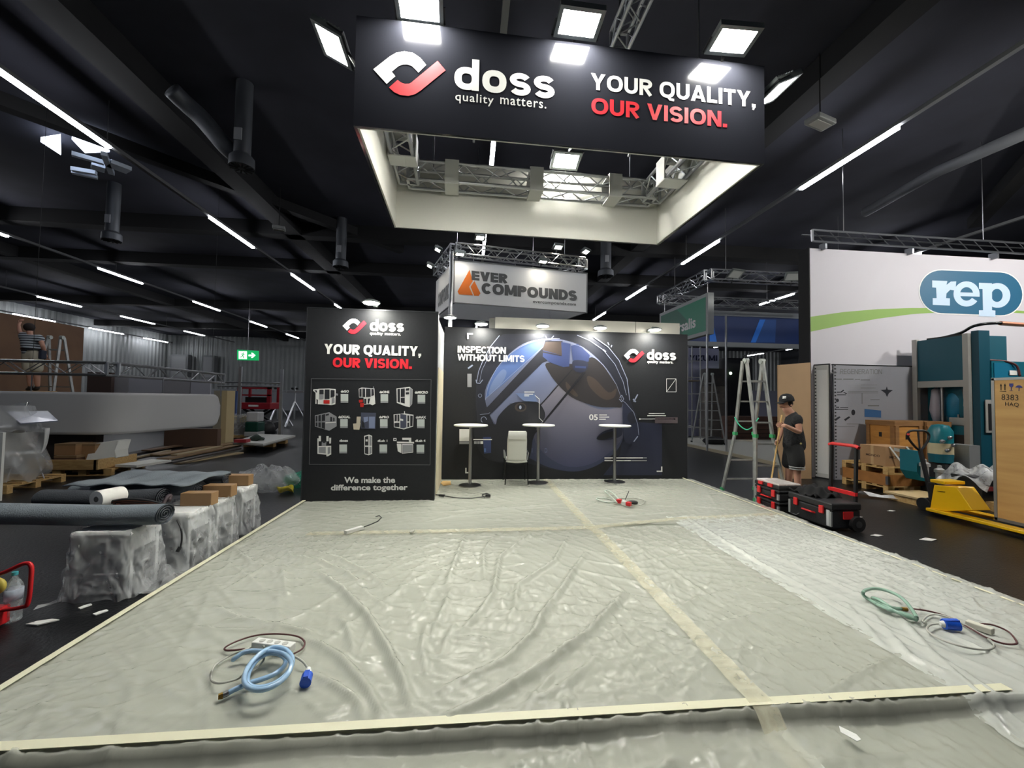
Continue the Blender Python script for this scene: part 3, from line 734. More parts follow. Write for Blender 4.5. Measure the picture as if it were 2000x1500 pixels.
MACH = [
 [(0, (175, 155), (350, 150), (445, 160), (440, 395), (385, 410), (165, 395)), (0, (95, 165), (175, 160), (170, 330), (130, 300), (130, 215), (95, 190)), (0, (130, 300), (145, 300), (145, 390), (130, 390)), (3, (450, 225), (482, 232), (475, 262), (450, 255)),
  (1, (190, 168), (258, 168), (258, 240), (190, 240)), (3, (190, 240), (258, 240), (258, 310), (190, 320)), (1, (272, 165), (350, 165), (350, 315), (272, 315)), (1, (368, 172), (430, 177), (430, 272), (368, 290)), (2, (255, 332), (350, 332), (350, 390), (255, 385)), (3, (388, 305), (430, 298), (430, 372), (388, 385)), (1, (110, 178), (150, 178), (155, 215), (140, 210))],
 [(0, (805, 155), (850, 135), (1050, 150), (1055, 270), (1065, 390), (1020, 412), (980, 395), (890, 405), (880, 292), (810, 290)), (2, (825, 380), (888, 375), (880, 440), (830, 440)), (3, (1030, 118), (1040, 118), (1042, 150), (1030, 150)),
  (1, (815, 160), (850, 150), (850, 280), (815, 280)), (1, (862, 150), (905, 152), (905, 285), (862, 285)), (1, (918, 152), (990, 157), (992, 280), (918, 285)), (1, (1003, 158), (1038, 160), (1045, 255), (1003, 270)), (1, (890, 312), (925, 310), (925, 390), (892, 395)), (1, (945, 310), (985, 305), (965, 385), (945, 385)), (2, (805, 330), (868, 322), (868, 368), (812, 372))],
 [(0, (1395, 150), (1600, 125), (1648, 165), (1640, 390), (1600, 440), (1540, 430), (1400, 375)), (3, (1602, 135), (1645, 168), (1638, 388), (1602, 435)), (1, (1410, 160), (1450, 155), (1450, 370), (1412, 360)), (1, (1462, 155), (1525, 148), (1525, 280), (1462, 285)), (1, (1462, 297), (1525, 292), (1525, 385), (1462, 370)), (1, (1540, 150), (1595, 142), (1595, 180), (1540, 185)), (1, (1540, 210), (1592, 208), (1592, 240), (1540, 245))],
 [(3, (120, 570), (345, 520), (460, 590), (460, 740), (345, 810), (120, 745)), (0, (285, 680), (450, 668), (450, 682), (285, 695)), (1, (132, 582), (160, 575), (160, 665), (132, 668)), (1, (175, 572), (212, 562), (212, 665), (175, 665)), (1, (228, 560), (280, 548), (280, 655), (228, 662)), (1, (132, 680), (160, 680), (160, 745), (132, 740)), (1, (175, 680), (212, 680), (212, 760), (175, 750)), (1, (228, 680), (278, 680), (278, 785), (228, 768)), (1, (360, 590), (390, 600), (390, 665), (360, 665)), (1, (405, 602), (428, 612), (428, 660), (405, 665)), (1, (290, 552), (340, 542), (340, 568), (290, 578))],
 [(4, (840, 525), (1075, 530), (1065, 785), (840, 775)), (5, (775, 590), (838, 590), (830, 690), (768, 700)), (5, (716, 700), (835, 690), (830, 725), (815, 795), (725, 790)), (6, (880, 600), (950, 590), (950, 660), (890, 680)), (6, (965, 590), (1060, 590), (1055, 770), (965, 770)), (1, (850, 640), (890, 690), (900, 765), (850, 760))],
 [(0, (1350, 555), (1520, 540), (1660, 560), (1655, 745), (1510, 790), (1355, 755)), (0, (1515, 505), (1527, 505), (1527, 545), (1515, 545)), (1, (1365, 562), (1400, 560), (1400, 660), (1365, 665)), (1, (1410, 558), (1440, 556), (1440, 665), (1410, 665)), (1, (1362, 690), (1440, 685), (1440, 755), (1362, 748)), (4, (1455, 547), (1550, 560), (1550, 755), (1510, 772), (1455, 765)), (1, (1565, 570), (1595, 572), (1595, 665), (1565, 665)), (1, (1610, 573), (1650, 577), (1645, 735), (1610, 740)), (0, (1455, 620), (1500, 630), (1500, 660), (1455, 650)), (1, (1565, 685), (1595, 682), (1595, 750), (1565, 755))],
 [(0, (180, 890), (215, 890), (215, 975), (180, 975)), (0, (300, 895), (335, 895), (335, 975), (300, 975)), (0, (345, 920), (375, 920), (370, 1010), (345, 1010)), (0, (160, 930), (178, 930), (178, 1050), (160, 1050)), (0, (160, 1050), (375, 1045), (375, 1180), (320, 1210), (300, 1210), (300, 1185), (160, 1170)), (3, (230, 985), (300, 985), (295, 1045), (225, 1045)), (3, (180, 1065), (290, 1060), (290, 1165), (180, 1155)), (3, (320, 1070), (362, 1060), (362, 1160), (320, 1180)), (1, (245, 960), (290, 965), (285, 1000), (240, 1000))],
 [(0, (890, 890), (965, 870), (1015, 890), (1015, 1170), (960, 1195), (895, 1175)), (1, (903, 905), (957, 890), (957, 1042), (903, 1042)), (1, (903, 1062), (957, 1062), (957, 1178), (903, 1165)), (3, (972, 890), (1006, 905), (1006, 1045), (972, 1045)), (3, (972, 1062), (1006, 1060), (1006, 1160), (972, 1178)), (0, (912, 945), (945, 945), (945, 978), (912, 978))],
 [(0, (1400, 980), (1670, 985), (1670, 1010), (1405, 1005)), (0, (1485, 920), (1625, 920), (1625, 985), (1590, 985), (1590, 955), (1485, 955)), (0, (1400, 1015), (1655, 1020), (1655, 1150), (1485, 1170), (1415, 1130)), (0, (1345, 925), (1395, 925), (1395, 970), (1345, 970)), (1, (1358, 937), (1384, 937), (1384, 958), (1358, 958)), (1, (1472, 1016), (1483, 1016), (1483, 1168), (1472, 1165)), (3, (1490, 1030), (1648, 1030), (1648, 1142), (1490, 1160))],
]
for mach in MACH:
    mb = MB()
    for k, (ci, *pts) in enumerate(mach): mb.mat(ci).face([q8(x, y, k) for x, y in pts])
    B(mb, 'machine_picture', PC, pn)
CARDM = M('pale printed square', (196, 202, 200), .45)
for x0, y0 in [(523, 235), (1147, 238), (1725, 248), (515, 628), (1138, 630), (1716, 632), (503, 1025), (1130, 1025), (1710, 1028)]:
    mb = MB(); mb.face([q8(x0, y0), q8(x0 + 118, y0), q8(x0 + 118, y0 + 115), q8(x0, y0 + 115)]).mat(1).face([q8(x0, y0 + 118), q8(x0 + 118, y0 + 118), q8(x0 + 118, y0 + 138), q8(x0, y0 + 138)])
    B(mb, 'printed_square', [CARDM, PC[3]], pn)
for s, x0, y0, x1, y1 in [('dsGO', 525, 175, 652, 215), ('dsONE', 1130, 185, 1283, 225), ('dsMICRO', 1680, 190, 1888, 230), ('dsDUAL', 487, 575, 672, 615), ('dsPRO', 1122, 578, 1280, 615), ('dsMAX', 1697, 580, 1857, 620), ('doss', 503, 945, 637, 985), ('dLab 1', 1100, 950, 1253, 985), ('dLab 4', 1687, 948, 1848, 985)]:
    B(text(MB(), s, q8(x0, y1), q8(x1, y1), q8(x0, y0), .05), 'lettering', PWHITE, pn)
# side wall of the cabin between panel and rear wall
sw = T('cabin_side_wall', 'narrow white cabin side wall seen edge-on right of the tall black panel', 'partition', (-.55, 7.6, .1))
B(MB().bb((-.6, YP + .095, .1), (-.53, 8.38, 2.98)), 'panel', M('pale partition', (196, 198, 200), .5), sw)
B(MB().bb((-.53, YP + .3, .1), (-.515, 8.2, 2.2)), 'door_leaf', M('cream door', (216, 205, 176), .5), sw)

# ---------------------------------------------------------------- rear wall with the printed picture
YB = 8.39
bw = T('display_wall', 'wide black rear wall printed with a blue lens picture and INSPECTION WITHOUT LIMITS', 'display wall', (2, YB + .04, .1))
B(MB().bb((-.52, YB, .1), (4.525, YB + .08, 3.11)), 'panel', WALLBLK, bw)
_k = [0]
def q7(x, y, k=0): return at(840 + x * .26, 600 + y * .26, Y=YB - .0015 - .0008 * k)
def ell(cx, cy, rx, ry, a0=0, a1=360, n=40): return [(x, y) for x, y in arc(cx, cy, rx, ry, a0, a1, n)][: n if a1 - a0 == 360 else n + 1]
def smp(pts, n=5): return [(p.x, p.y) for p in smooth_pts([(x, y, 0) for x, y in pts], n, True)]
PM = [M('print navy', (30, 32, 44), .5), grad('print glass blend', (40, 46, 74), (112, 118, 144), (0, 0, 1.25), .5), M('print steel blue', (80, 104, 156), .5), M('print pale blue', (106, 124, 164), .5),
      M('print umber', (44, 41, 44), .5), M('print brown', (66, 56, 52), .5), M('print deep blue', (50, 62, 104), .5), M('print arm', (34, 35, 45), .5), M('print charcoal', (28, 29, 36), .5),
      grad('print sheet blend', (120, 118, 132), (76, 102, 150), (-.8, 0, 1.1), .5), M('print slate blue', (38, 42, 62), .5), M('print silver', (170, 178, 200), .38), grad('print lilac blend', (50, 56, 90), (134, 130, 140), (0, 0, 1.3), .5)]
LAY = [
 (0, smp([(350, 560), (400, 400), (520, 225), (640, 200), (1100, 205), (1240, 222), (1390, 370), (1490, 580), (1505, 700), (1570, 880), (1560, 1000), (1460, 1090), (1100, 1225), (800, 1190), (420, 1050), (350, 800)], 4)),
 (10, [(1450, 855), (1742, 875), (1742, 1262), (1300, 1262), (1430, 1100)]),
 (1, smp([(412, 690), (440, 560), (560, 385), (700, 275), (860, 236), (1000, 245), (1150, 300), (1300, 430), (1400, 580), (1450, 740), (1458, 900), (1440, 1010), (1380, 1100), (1240, 1195), (1080, 1235), (900, 1205), (780, 1150), (600, 1050), (480, 880)], 4)),
 (12, smp([(860, 640), (1000, 560), (1160, 720), (1300, 770), (1448, 760), (1455, 900), (1420, 1020), (1250, 1160), (1050, 1200), (880, 1120), (780, 980), (790, 800)], 4)),
 (2, [(414, 690), (430, 590), (500, 455), (620, 335), (740, 266), (857, 238), (852, 292), (700, 440), (560, 570)]),
 (3, smp([(440, 650), (470, 560), (540, 470), (575, 490), (545, 560), (470, 640)], 4)),
 (9, [(852, 412), (900, 520), (955, 580), (860, 700), (790, 745), (600, 720), (500, 850), (495, 884), (452, 815), (640, 620)]),
 (4, smp([(872, 420), (900, 500), (960, 580), (1030, 650), (1100, 695), (1250, 745), (1380, 752), (1446, 738), (1405, 590), (1300, 440), (1215, 375), (1150, 420), (1040, 425)], 4)),
 (5, smp([(1180, 520), (1240, 540), (1340, 640), (1400, 610), (1380, 680), (1300, 690), (1200, 600)], 4)), (5, smp([(1020, 560), (1060, 600), (1110, 660), (1090, 670), (1030, 620)], 4)),
 (7, [(362, 806), (440, 740), (850, 300), (866, 250), (995, 255), (1000, 350), (845, 418), (445, 812)]),
 (6, [(850, 300), (990, 262), (1055, 275), (1045, 445), (1000, 450), (900, 415), (846, 370)]), (5, [(868, 262), (985, 258), (990, 362), (840, 320)]), (4, [(845, 330), (988, 362), (988, 368), (840, 340)]),
 (6, [(1060, 290), (1110, 275), (1200, 360), (1190, 410), (1072, 398)]), (10, smp([(1075, 400), (1180, 410), (1175, 470), (1130, 492), (1080, 470)], 3)), (6, [(1088, 440), (1172, 445), (1168, 460), (1090, 455)]),
 (8, smp([(500, 860), (520, 810), (610, 725), (720, 708), (810, 715), (862, 790), (850, 850), (780, 900), (640, 900), (505, 900)], 4)),
 (5, ell(680, 752, 44, 34)), (8, ell(684, 750, 30, 24)), (11, ell(678, 752, 9, 14)),
 (3, [(640, 646), (785, 650), (805, 710), (705, 705)]),
 (8, smp([(330, 895), (500, 880), (780, 890), (770, 1000), (735, 1150), (620, 1180), (400, 1120)], 4)),
 (10, smp([(1250, 985), (1300, 935), (1400, 905), (1442, 900), (1440, 960), (1380, 990), (1290, 1000)], 4)), (8, smp([(1255, 985), (1300, 950), (1390, 930), (1380, 970), (1290, 998)], 3)),
 (10, smp([(1452, 720), (1510, 770), (1560, 860), (1570, 950), (1545, 1015), (1470, 1020), (1448, 900)], 4)), (0, ell(1520, 830, 38, 46)),
 (6, [(398, 975), (458, 975), (458, 1095), (405, 1100)]), (2, [(405, 1060), (420, 1060), (420, 1088), (405, 1088)]),
]
pic = MB()
for k, (ci, pts) in enumerate(LAY): pic.mat(ci).face([q7(x, y, k) for x, y in pts])
B(pic, 'printed_picture', PM, bw, recalc=False)
KL = len(LAY)
ln = MB()
def pl7(pts, w): 
    P = [q7(x, y, KL + 1) for x, y in pts]
    for a, b in zip(P[:-1], P[1:]): ln.bar(a, b, w, .001, up=(0, 1, 0))
pl7([(790, 780), (1068, 468)], .022); pl7([(742, 1000), (860, 858), (1165, 490)], .026); pl7([(850, 862), (1150, 492)], .02)
B(ln, 'printed_cable', PM[8], bw)
ln = MB()
pl7([(x, y) for x, y in arc(930, 740, 515, 505, 185, 275, 24)], .008); pl7([(350, 560), (365, 480), (400, 395), (450, 300), (522, 212)], .012); pl7([(372, 560), (390, 470), (440, 370), (485, 300)], .006)
pl7([(1105, 210), (1200, 250), (1300, 320), (1390, 430), (1450, 560), (1475, 660)], .01); pl7([(1225, 220), (1340, 300), (1420, 400), (1480, 540), (1500, 700)], .014); pl7([(1432, 690), (1470, 720), (1530, 790), (1560, 880), (1568, 960)], .008)
pl7([(1000, 250), (1150, 302), (1300, 432), (1400, 582), (1440, 690)], .006); pl7([(414, 690), (600, 520), (850, 295)], .006); pl7([(375, 806), (440, 800), (450, 790)], .006); pl7([(1420, 690), (1440, 712), (1455, 690), (1440, 660), (1425, 680)], .012)
pl7([(868, 215), (880, 245), (905, 240), (930, 215)], .016); pl7([(345, 545), (350, 570), (375, 572), (395, 545)], .016); pl7([(285, 460), (320, 435)], .03); pl7([(1530, 710), (1560, 655)], .024); pl7([(1525, 690), (1545, 712)], .03); pl7([(1300, 320), (1320, 335)], .03); pl7([(1335, 265), (1345, 285)], .02); pl7([(1365, 285), (1360, 300)], .02); pl7([(1530, 1010), (1560, 970)], .02)
pl7([(x, y) for x, y in arc(375, 664, 13, 13, 0, 360, 12)], .008); pl7([(x, y) for x, y in arc(403, 845, 20, 22, 120, 360, 12)], .012)
B(ln, 'printed_highlight', M('print highlight', (150, 158, 182), .38), bw)
wt = MB()
def rc(m, x0, y0, x1, y1): m.face([q7(x0, y0, KL + 2), q7(x1, y0, KL + 2), q7(x1, y1, KL + 2), q7(x0, y1, KL + 2)])
rc(wt, 278, 195, 322, 206); rc(wt, 278, 206, 290, 238); rc(wt, 264, 1207, 274, 1248); rc(wt, 274, 1238, 290, 1248); rc(wt, 1735, 1197, 1745, 1238); rc(wt, 1702, 1228, 1735, 1238)
for y in (796, 812): rc(wt, 1642 if y < 800 else 1632, y, 1762 if y < 800 else 1772, y + 6)
rc(wt, 1578, 838, 1835, 842); wt.face([q7(x, y, KL + 2) for x, y in ell(1576, 840, 6, 6, n=10)]); wt.face([q7(x, y, KL + 2) for x, y in ell(1836, 840, 6, 6, n=10)])
for y, w in ((806, 58), (822, 76), (838, 50)): rc(wt, 1270, y, 1270 + w, y + 7)
for y, w in ((634, 76), (650, 66), (663, 36)): rc(wt, 708, y, 708 + w, y + 6)
rc(wt, 1310, 1128, 1600, 1136); rc(wt, 1310, 1148, 1508, 1156); rc(wt, 325, 990, 465, 998); rc(wt, 378, 1007, 398, 1027); rc(wt, 220, 916, 296, 1005)
for a, b in [((1776, 538), (1848, 538)), ((1848, 538), (1848, 636)), ((1848, 636), (1776, 636)), ((1776, 636), (1776, 538)), ((1776, 636), (1848, 538)), ((788, 662), (820, 690)), ((820, 690), (820, 832)), ((820, 832), (848, 860))]:
    wt.bar(q7(*a, KL + 2), q7(*b, KL + 2), .009, .001, up=(0, 1, 0))
B(wt, 'printed_marks', PWHITE, bw)
gm = MB(); rc(gm, 354, 1007, 374, 1027); rc(gm, 330, 1007, 350, 1027); rc(gm, 1602, 1128, 1628, 1136); rc(gm, 1510, 1148, 1628, 1156); rc(gm, 1310, 1138, 1360, 1142); rc(gm, 220, 1008, 296, 1028); rc(gm, 280, 500, 312, 600)
B(gm, 'printed_marks', PC[3], bw)
gm = MB(); rc(gm, 1690, 828, 1860, 872)
B(gm, 'printed_marks', M('print taupe', (92, 82, 86), .4), bw)
yt = YB - .0015 - .0008 * (KL + 3)
B(bold_px(MB(), 'INSPECTION', 893.5, 988, 675.5, 688.6, yt, .2), 'lettering', PWHITE, bw)
B(bold_px(MB(), 'WITHOUT LIMITS', 893.5, 1024.5, 691.2, 704, yt, .2), 'lettering', PWHITE, bw)
B(bold_px(MB(), 'doss', 1263.5, 1320.5, 682, 702.3, yt, .22), 'lettering', PWHITE, bw)
B(text_px(MB(), 'quality matters.', 1264, 1315, 703.5, 710.5, yt, .03, 1.05), 'lettering', PWHITE, bw)
B(text_px(MB(), '05', 1150.5, 1167.5, 809, 820.5, yt, .02), 'lettering', PWHITE, bw)
B(text_px(MB(), 'MIND', 1024, 1069, 875, 884, yt, .02, 3.2), 'lettering', M('faint print', (104, 112, 146), .4), bw)
logo(at(1218.5, 708, Y=yt), at(1258.5, 708, Y=yt), at(1218.5, 681.5, Y=yt), bw)
# white fascia boards lying along the top behind the wall
fb = T('fascia_board', 'long white fascia box along the top of the black rear wall', 'fascia', (2.4, 8.55, 3.1))
for x0, x1, y0, y1 in [(967, 1241, 622, 643.5), (1242, 1327.5, 628, 648.5)]:
    a = at(x0, y1, Y=8.5); b = at(x1, y0 + 6, Y=8.5)
    B(MB().bb((a.x, 8.5, 3.1), (b.x, 8.72, 3.36)), 'board', M('off white board', (205, 203, 192), .55), fb)
a = at(956, 632, Y=8.5); B(MB().bb((a.x, 8.52, 3.1), (a.x + .14, 8.72, 3.34)), 'end_clamp', M('grey clamp', (120, 120, 116), .5, .4), fb)

# ---------------------------------------------------------------- arm spotlights on the walls
def make_spot(label):
    t = T('arm_spotlight', label, 'spotlight', group='arm spotlights on the display walls')
    sh_ = B(MB().lathe([(.06, .05), (.125, .02), (.135, 0), (.12, -.004)], (0, 0, 0), 24), 'shade', HOUS, t, smooth='auto')
    B(MB().lathe([(.11, -.0045), (.11, -.012), (.02, -.014)], (0, 0, 0), 24), 'lens', LITS, sh_)
    B(MB().tube([(0, 0, .04), (0, .1, .075), (0, .3, .045)], .009, 6), 'arm', HOUS, t, smooth='auto')
    B(MB().bb((-.03, .275, .0), (.03, .33, .06)), 'clamp', HOUS, t)
    return t
sp0 = make_spot('arm spotlight on top of the tall black panel')
sp0.location = at(725, 597, Y=YP - .27); sp0.location.z = 3.1
for px, lab in [(940, 'arm spotlight over the INSPECTION WITHOUT LIMITS wording'), (1060, 'arm spotlight over the middle of the printed lens picture'), (1172, 'arm spotlight second from the outer end of the rear wall'), (1279, 'arm spotlight over the emblem of the rear wall')]:
    p = at(px, 643, Y=YB - .27); dup(sp0, (p.x, YB - .27, 3.14), 0, lab)
p = at(879, 628, Y=8.45); dup(sp0, (p.x, 8.47, 3.31), 0, 'arm spotlight near the thin pole beside the tall black panel')
pz = MB(); p = at(879, 640, Y=8.75); pz.cyl((p.x, 8.75, 0), (p.x, 8.75, 4.75), .045, n=14)
S(pz, 'support_pole', ALU, 'thin metal pole behind the tall panel, before the white orange-lettered sign', 'pole', smooth='auto')

# ---------------------------------------------------------------- bar tables and chair
bt = T('bar_table', 'white bar table beside the tall black panel', 'table', group='white bar tables')
B(MB().lathe([(.02, 1.075), (.29, 1.075), (.312, 1.085), (.312, 1.1), (.3, 1.108), (.01, 1.108)], n=40), 'tabletop', WHITE, bt, smooth='auto')
B(MB().cyl((0, 0, .02), (0, 0, 1.075), .03, n=20), 'column', STEEL, bt, smooth='auto')
B(MB().lathe([(.2, 0), (.2, .008), (.06, .024), (.031, .03)], n=36), 'base', STEEL, bt, smooth='auto')
bt.location = (.03, 7.78, PZ + .012)
dup(bt, (1.32, 7.99, PZ + .012), 0, 'white bar table right behind the white chair'); dup(bt, (2.85, 8.06, PZ + .012), 0, 'white bar table standing alone near the far end of the rear wall')
a = at(986, 947, Z=PZ + .012); b = at(1032, 947, Z=PZ + .012); cx = (a.x + b.x) / 2; cy = a.y + .05; hw_ = .2
ch = T('dining_chair', 'white shell chair with dark metal legs seen from behind at the middle table', 'chair', (cx, cy, PZ + .012))
SHELL = M('white leatherette', (222, 222, 214), .45)
z0 = PZ + .012
def backf(s, t):
    w = (.185 if t < .7 else .185 - .02 * (t - .7) / .3)
    return (cx + (s - .5) * 2 * w, cy - .02 - .07 * t + .03 * ((s - .5) * 2) ** 2 * 1.0, z0 + .43 + .56 * t)
m = MB(); m.grid(backf, 10, 12); o = B(m, 'backrest', SHELL, ch, smooth=True); sd = o.modifiers.new('thick', 'SOLIDIFY'); sd.thickness = .03
m = MB(); m.grid(lambda s, t: (cx + (s - .5) * .39, cy - .02 + t * .42, z0 + .44 + .03 * t - .015 * math.sin(math.pi * s)), 8, 8); o = B(m, 'seat', SHELL, ch, smooth=True); sd = o.modifiers.new('thick', 'SOLIDIFY'); sd.thickness = .03
m = MB(); m.grid(lambda s, t: (cx + (s - .5) * .34, cy - .1 - .018 * (1 - abs(2 * t - 1)), z0 + .85 + .13 * t), 6, 4); B(m, 'head_pad', M('pale pad', (234, 234, 228), .5), ch, smooth=True)
DK = M('dark chrome', (52, 53, 55), .25, .9)
for sx in (-1, 1):
    B(MB().tube([(cx + sx * .2, cy + .02, z0 + .45), (cx + sx * .215, cy - .05, z0)], .011, 8), 'leg', DK, ch, smooth='auto')
    B(MB().tube([(cx + sx * .2, cy + .36, z0 + .45), (cx + sx * .215, cy + .42, z0)], .011, 8), 'leg', DK, ch, smooth='auto')
    B(MB().tube([(cx + sx * .2, cy + .02, z0 + .45), (cx + sx * .22, cy + .02, z0 + .58), (cx + sx * .22, cy + .25, z0 + .6), (cx + sx * .2, cy + .36, z0 + .45)], .012, 8), 'armrest', ALU, ch, smooth='auto')

# ---------------------------------------------------------------- cords, hoses and leads on the platform
ZC = PZ + .045
BLUEH = M('clear blue hose', (160, 194, 226), .15, coat=.6); GREENH = M('clear green hose', (150, 184, 166), .2, coat=.5)
CORDK = M('black cord', (30, 30, 32), .5); CORDG = M('grey cord', (176, 176, 168), .5); CORDB = M('maroon cord', (84, 44, 46), .5)
BLUEP = M('blue plug', (22, 82, 200), .4); BRASS = M('brass', (190, 150, 70), .3, 1)
def lay(f, pts, r, z=ZC, amp=.02, n=6):
    out = []
    P = smooth_pts([(x, y, 0) for x, y in pts], n)
    for i, p in enumerate(P): out.append(at(*f(p.x, p.y), Z=z + amp * (.5 + .5 * math.sin(i * .37))))
    return out
q6 = lambda x, y: (380 + x * .14, 1200 + y * .14)
hs = T('water_hose', 'coiled light blue hose with a brass end on the near film', 'hose', tuple(at(*q6(1000, 780), Z=PZ)))
hp = [(470, 1095), (600, 1030), (760, 960), (950, 900), (1120, 830), (1240, 730), (1270, 630), (1190, 560), (1060, 540), (930, 590), (820, 700), (750, 830), (740, 950), (800, 1010), (930, 1020), (1100, 970), (1260, 860), (1350, 720), (1360, 600), (1280, 500), (1150, 460), (1010, 490), (880, 580), (770, 700), (705, 830), (700, 950), (780, 1030), (950, 1050), (1150, 970), (1300, 830), (1350, 680), (1270, 570), (1120, 520), (960, 515), (800, 510), (670, 540), (580, 600), (540, 630)]
hq = smooth_pts([(x, y, 0) for x, y in hp], 6); nq = len(hq)
B(MB().tube([at(*q6(p.x, p.y), Z=PZ + .034 + .085 * min(i / nq / .8, (1 - i / nq) / .2) ** .9) for i, p in enumerate(hq)], .0135, 10), 'hose', BLUEH, hs, smooth=True)
a = at(*q6(470, 1095), Z=PZ + .035); b = at(*q6(395, 1130), Z=PZ + .033); c = at(*q6(330, 1150), Z=PZ + .033)
B(MB().cyl(a, b, .015, n=10), 'clamp', STEEL, hs, smooth='auto'); B(MB().cyl(b, c, .016, .013, n=6), 'brass_fitting', BRASS, hs, smooth='auto')
el = T('extension_lead', 'extension lead with white strip and blue plug tangled with the blue hose', 'extension lead', tuple(at(*q6(1100, 420), Z=PZ)))
B(MB().tube(lay(q6, [(700, 480), (560, 500), (430, 498), (440, 450), (600, 370), (850, 295), (1150, 272), (1430, 305), (1535, 385), (1500, 480), (1370, 555)], .005, PZ + .025, .01), .0055, 6), 'cable', CORDB, el, smooth=True)
B(MB().tube(lay(q6, [(980, 470), (950, 430), (850, 430), (740, 480), (600, 530), (450, 600), (300, 700), (230, 820), (240, 920), (340, 958), (480, 935), (620, 890), (700, 820), (850, 760), (960, 640), (990, 550), (1200, 520), (1370, 580), (1500, 650), (1580, 750)], .006, PZ + .025, .03), .0062, 6), 'cable', CORDG, el, smooth=True)
a = at(*q6(840, 400), Z=PZ + .045); b = at(*q6(1370, 470), Z=PZ + .045)
m = MB().bar(a, b, .06, .045); B(m, 'socket_strip', WHITE, el, bevel=.006)
d = (b - a)
for k in (.2, .4, .6, .8):
    p = a + d * k; B(MB().cyl(p + Vector((0, 0, .021)), p + Vector((0, 0, .0245)), .018, n=14), 'socket', M('socket grey', (186, 186, 180), .5), el)
a = at(*q6(1590, 760), Z=PZ + .05); b = at(*q6(1575, 850), Z=PZ + .045); c = at(*q6(1545, 960), Z=PZ + .04)
B(MB().cyl(a, b, .014, .024, n=12), 'plug_neck', WHITE, el, smooth='auto'); B(MB().cyl(b, c, .029, .03, n=14).bar(b + Vector((0, 0, .02)), c + Vector((0, 0, .025)), .026, .02), 'plug', BLUEP, el, smooth='auto')
q5 = lambda x, y: (1600 + x * .2, 1080 + y * .2)
hs = T('water_hose', 'looped pale green hose on the milky film at the right edge of the platform', 'hose', tuple(at(*q5(700, 560), Z=PZ)))
gp = [(560, 500), (700, 560), (860, 600), (950, 640), (900, 545), (800, 435), (660, 368), (530, 348), (440, 372), (440, 420), (550, 490), (700, 555), (860, 610), (955, 655), (870, 625), (720, 560), (600, 490), (520, 440), (590, 460), (700, 530), (800, 545)]
P = [at(*q5(p.x, p.y), Z=PZ + .03 + (.05 if 18 < i < 52 else .015 * math.sin(i * .3) + .015)) for i, p in enumerate(smooth_pts([(x, y, 0) for x, y in gp], 6))]
B(MB().tube(P, .0125, 10), 'hose', GREENH, hs, smooth=True)
B(MB().cyl(P[-1], P[-1] + (P[-1] - P[-2]).normalized() * .05, .014, n=8), 'brass_fitting', BRASS, hs, smooth='auto')
el = T('extension_lead', 'extension lead with blue plug and maroon loop beside the pale green hose', 'extension lead', tuple(at(*q5(1400, 720), Z=PZ)))
B(MB().tube(lay(q5, [(920, 545), (1100, 575), (1300, 640), (1480, 740), (1640, 830), (1800, 885), (1915, 890), (1925, 860), (1850, 770), (1700, 705), (1560, 690)], .005, PZ + .03, .015), .006, 6), 'cable', CORDB, el, smooth=True)
B(MB().tube(lay(q5, [(1040, 690), (1010, 665), (1070, 610), (1180, 605), (1350, 665), (1560, 780), (1690, 870), (1700, 925), (1600, 945), (1400, 915), (1180, 840), (1060, 760), (1080, 705), (1180, 690)], .005, PZ + .03, .02), .0065, 6), 'cable', CORDG, el, smooth=True)
a = at(*q5(1180, 690), Z=PZ + .05); b = at(*q5(1215, 695), Z=PZ + .05); c = at(*q5(1360, 710), Z=PZ + .05)
B(MB().cyl(a, b, .016, .024, n=12), 'plug_neck', WHITE, el, smooth='auto'); B(MB().cyl(b, c, .034, .034, n=14).bar(b + Vector((0, 0, .02)), c + Vector((0, 0, .03)), .03, .025), 'plug', BLUEP, el, smooth='auto')
B(MB().bar(at(*q5(1440, 680), Z=PZ + .04), at(*q5(1700, 770), Z=PZ + .04), .055, .04), 'socket_strip', M('ivory plastic', (206, 204, 190), .5), el, bevel=.005)
ps = T('power_strip', 'short white power strip with a hooked dark cord before the tall black panel', 'power strip', tuple(at(690, 1037, Z=PZ)))
B(MB().bar(at(674, 1040, Z=PZ + .035), at(708, 1030, Z=PZ + .035), .055, .04), 'body', WHITE, ps, bevel=.006)
B(MB().tube([at(x, y, Z=PZ + .04 + dz) for x, y, dz in ((708, 1030, 0), (722, 1025, .02), (738, 1018, .03), (745, 1011, .06), (741, 1007, .08), (734, 1009, .06))], .007, 6), 'cord', CORDK, ps, smooth=True)
cd_ = T('black_flex', 'thin black cord running out from behind the tall black panel', 'cord', tuple(at(890, 968, Z=PZ)))
B(MB().tube(smooth_pts([at(x, y, Z=PZ + .03) for x, y in ((851, 966), (865, 968), (890, 972), (915, 973), (938, 971), (956, 968), (952, 964), (942, 966), (946, 971))], 5), .008, 6), 'cable', CORDK, cd_, smooth=True)
B(MB().bar(at(858, 967, Z=PZ + .035), at(868, 968, Z=PZ + .035), .035, .03), 'coupling', CORDK, cd_); B(MB().bar(at(948, 968, Z=PZ + .04), at(958, 968, Z=PZ + .04), .04, .035), 'coupling', CORDK, cd_)
cc = T('cable_coil', 'pale cable coil with red and white plugs before the rear bar tables', 'cable', tuple(at(1210, 978, Z=PZ)))
q3 = lambda x, y: (600 + x * .36, 960 + y * .36)
B(MB().tube(lay(q3, [(1680, 60), (1640, 20), (1615, 0), (1630, -5), (1665, 15), (1690, 50), (1640, 60), (1590, 50), (1570, 40), (1600, 35), (1650, 45)], .01, PZ + .04, .03), .011, 6), 'cable', M('pale cord', (186, 196, 186), .5), cc, smooth=True)
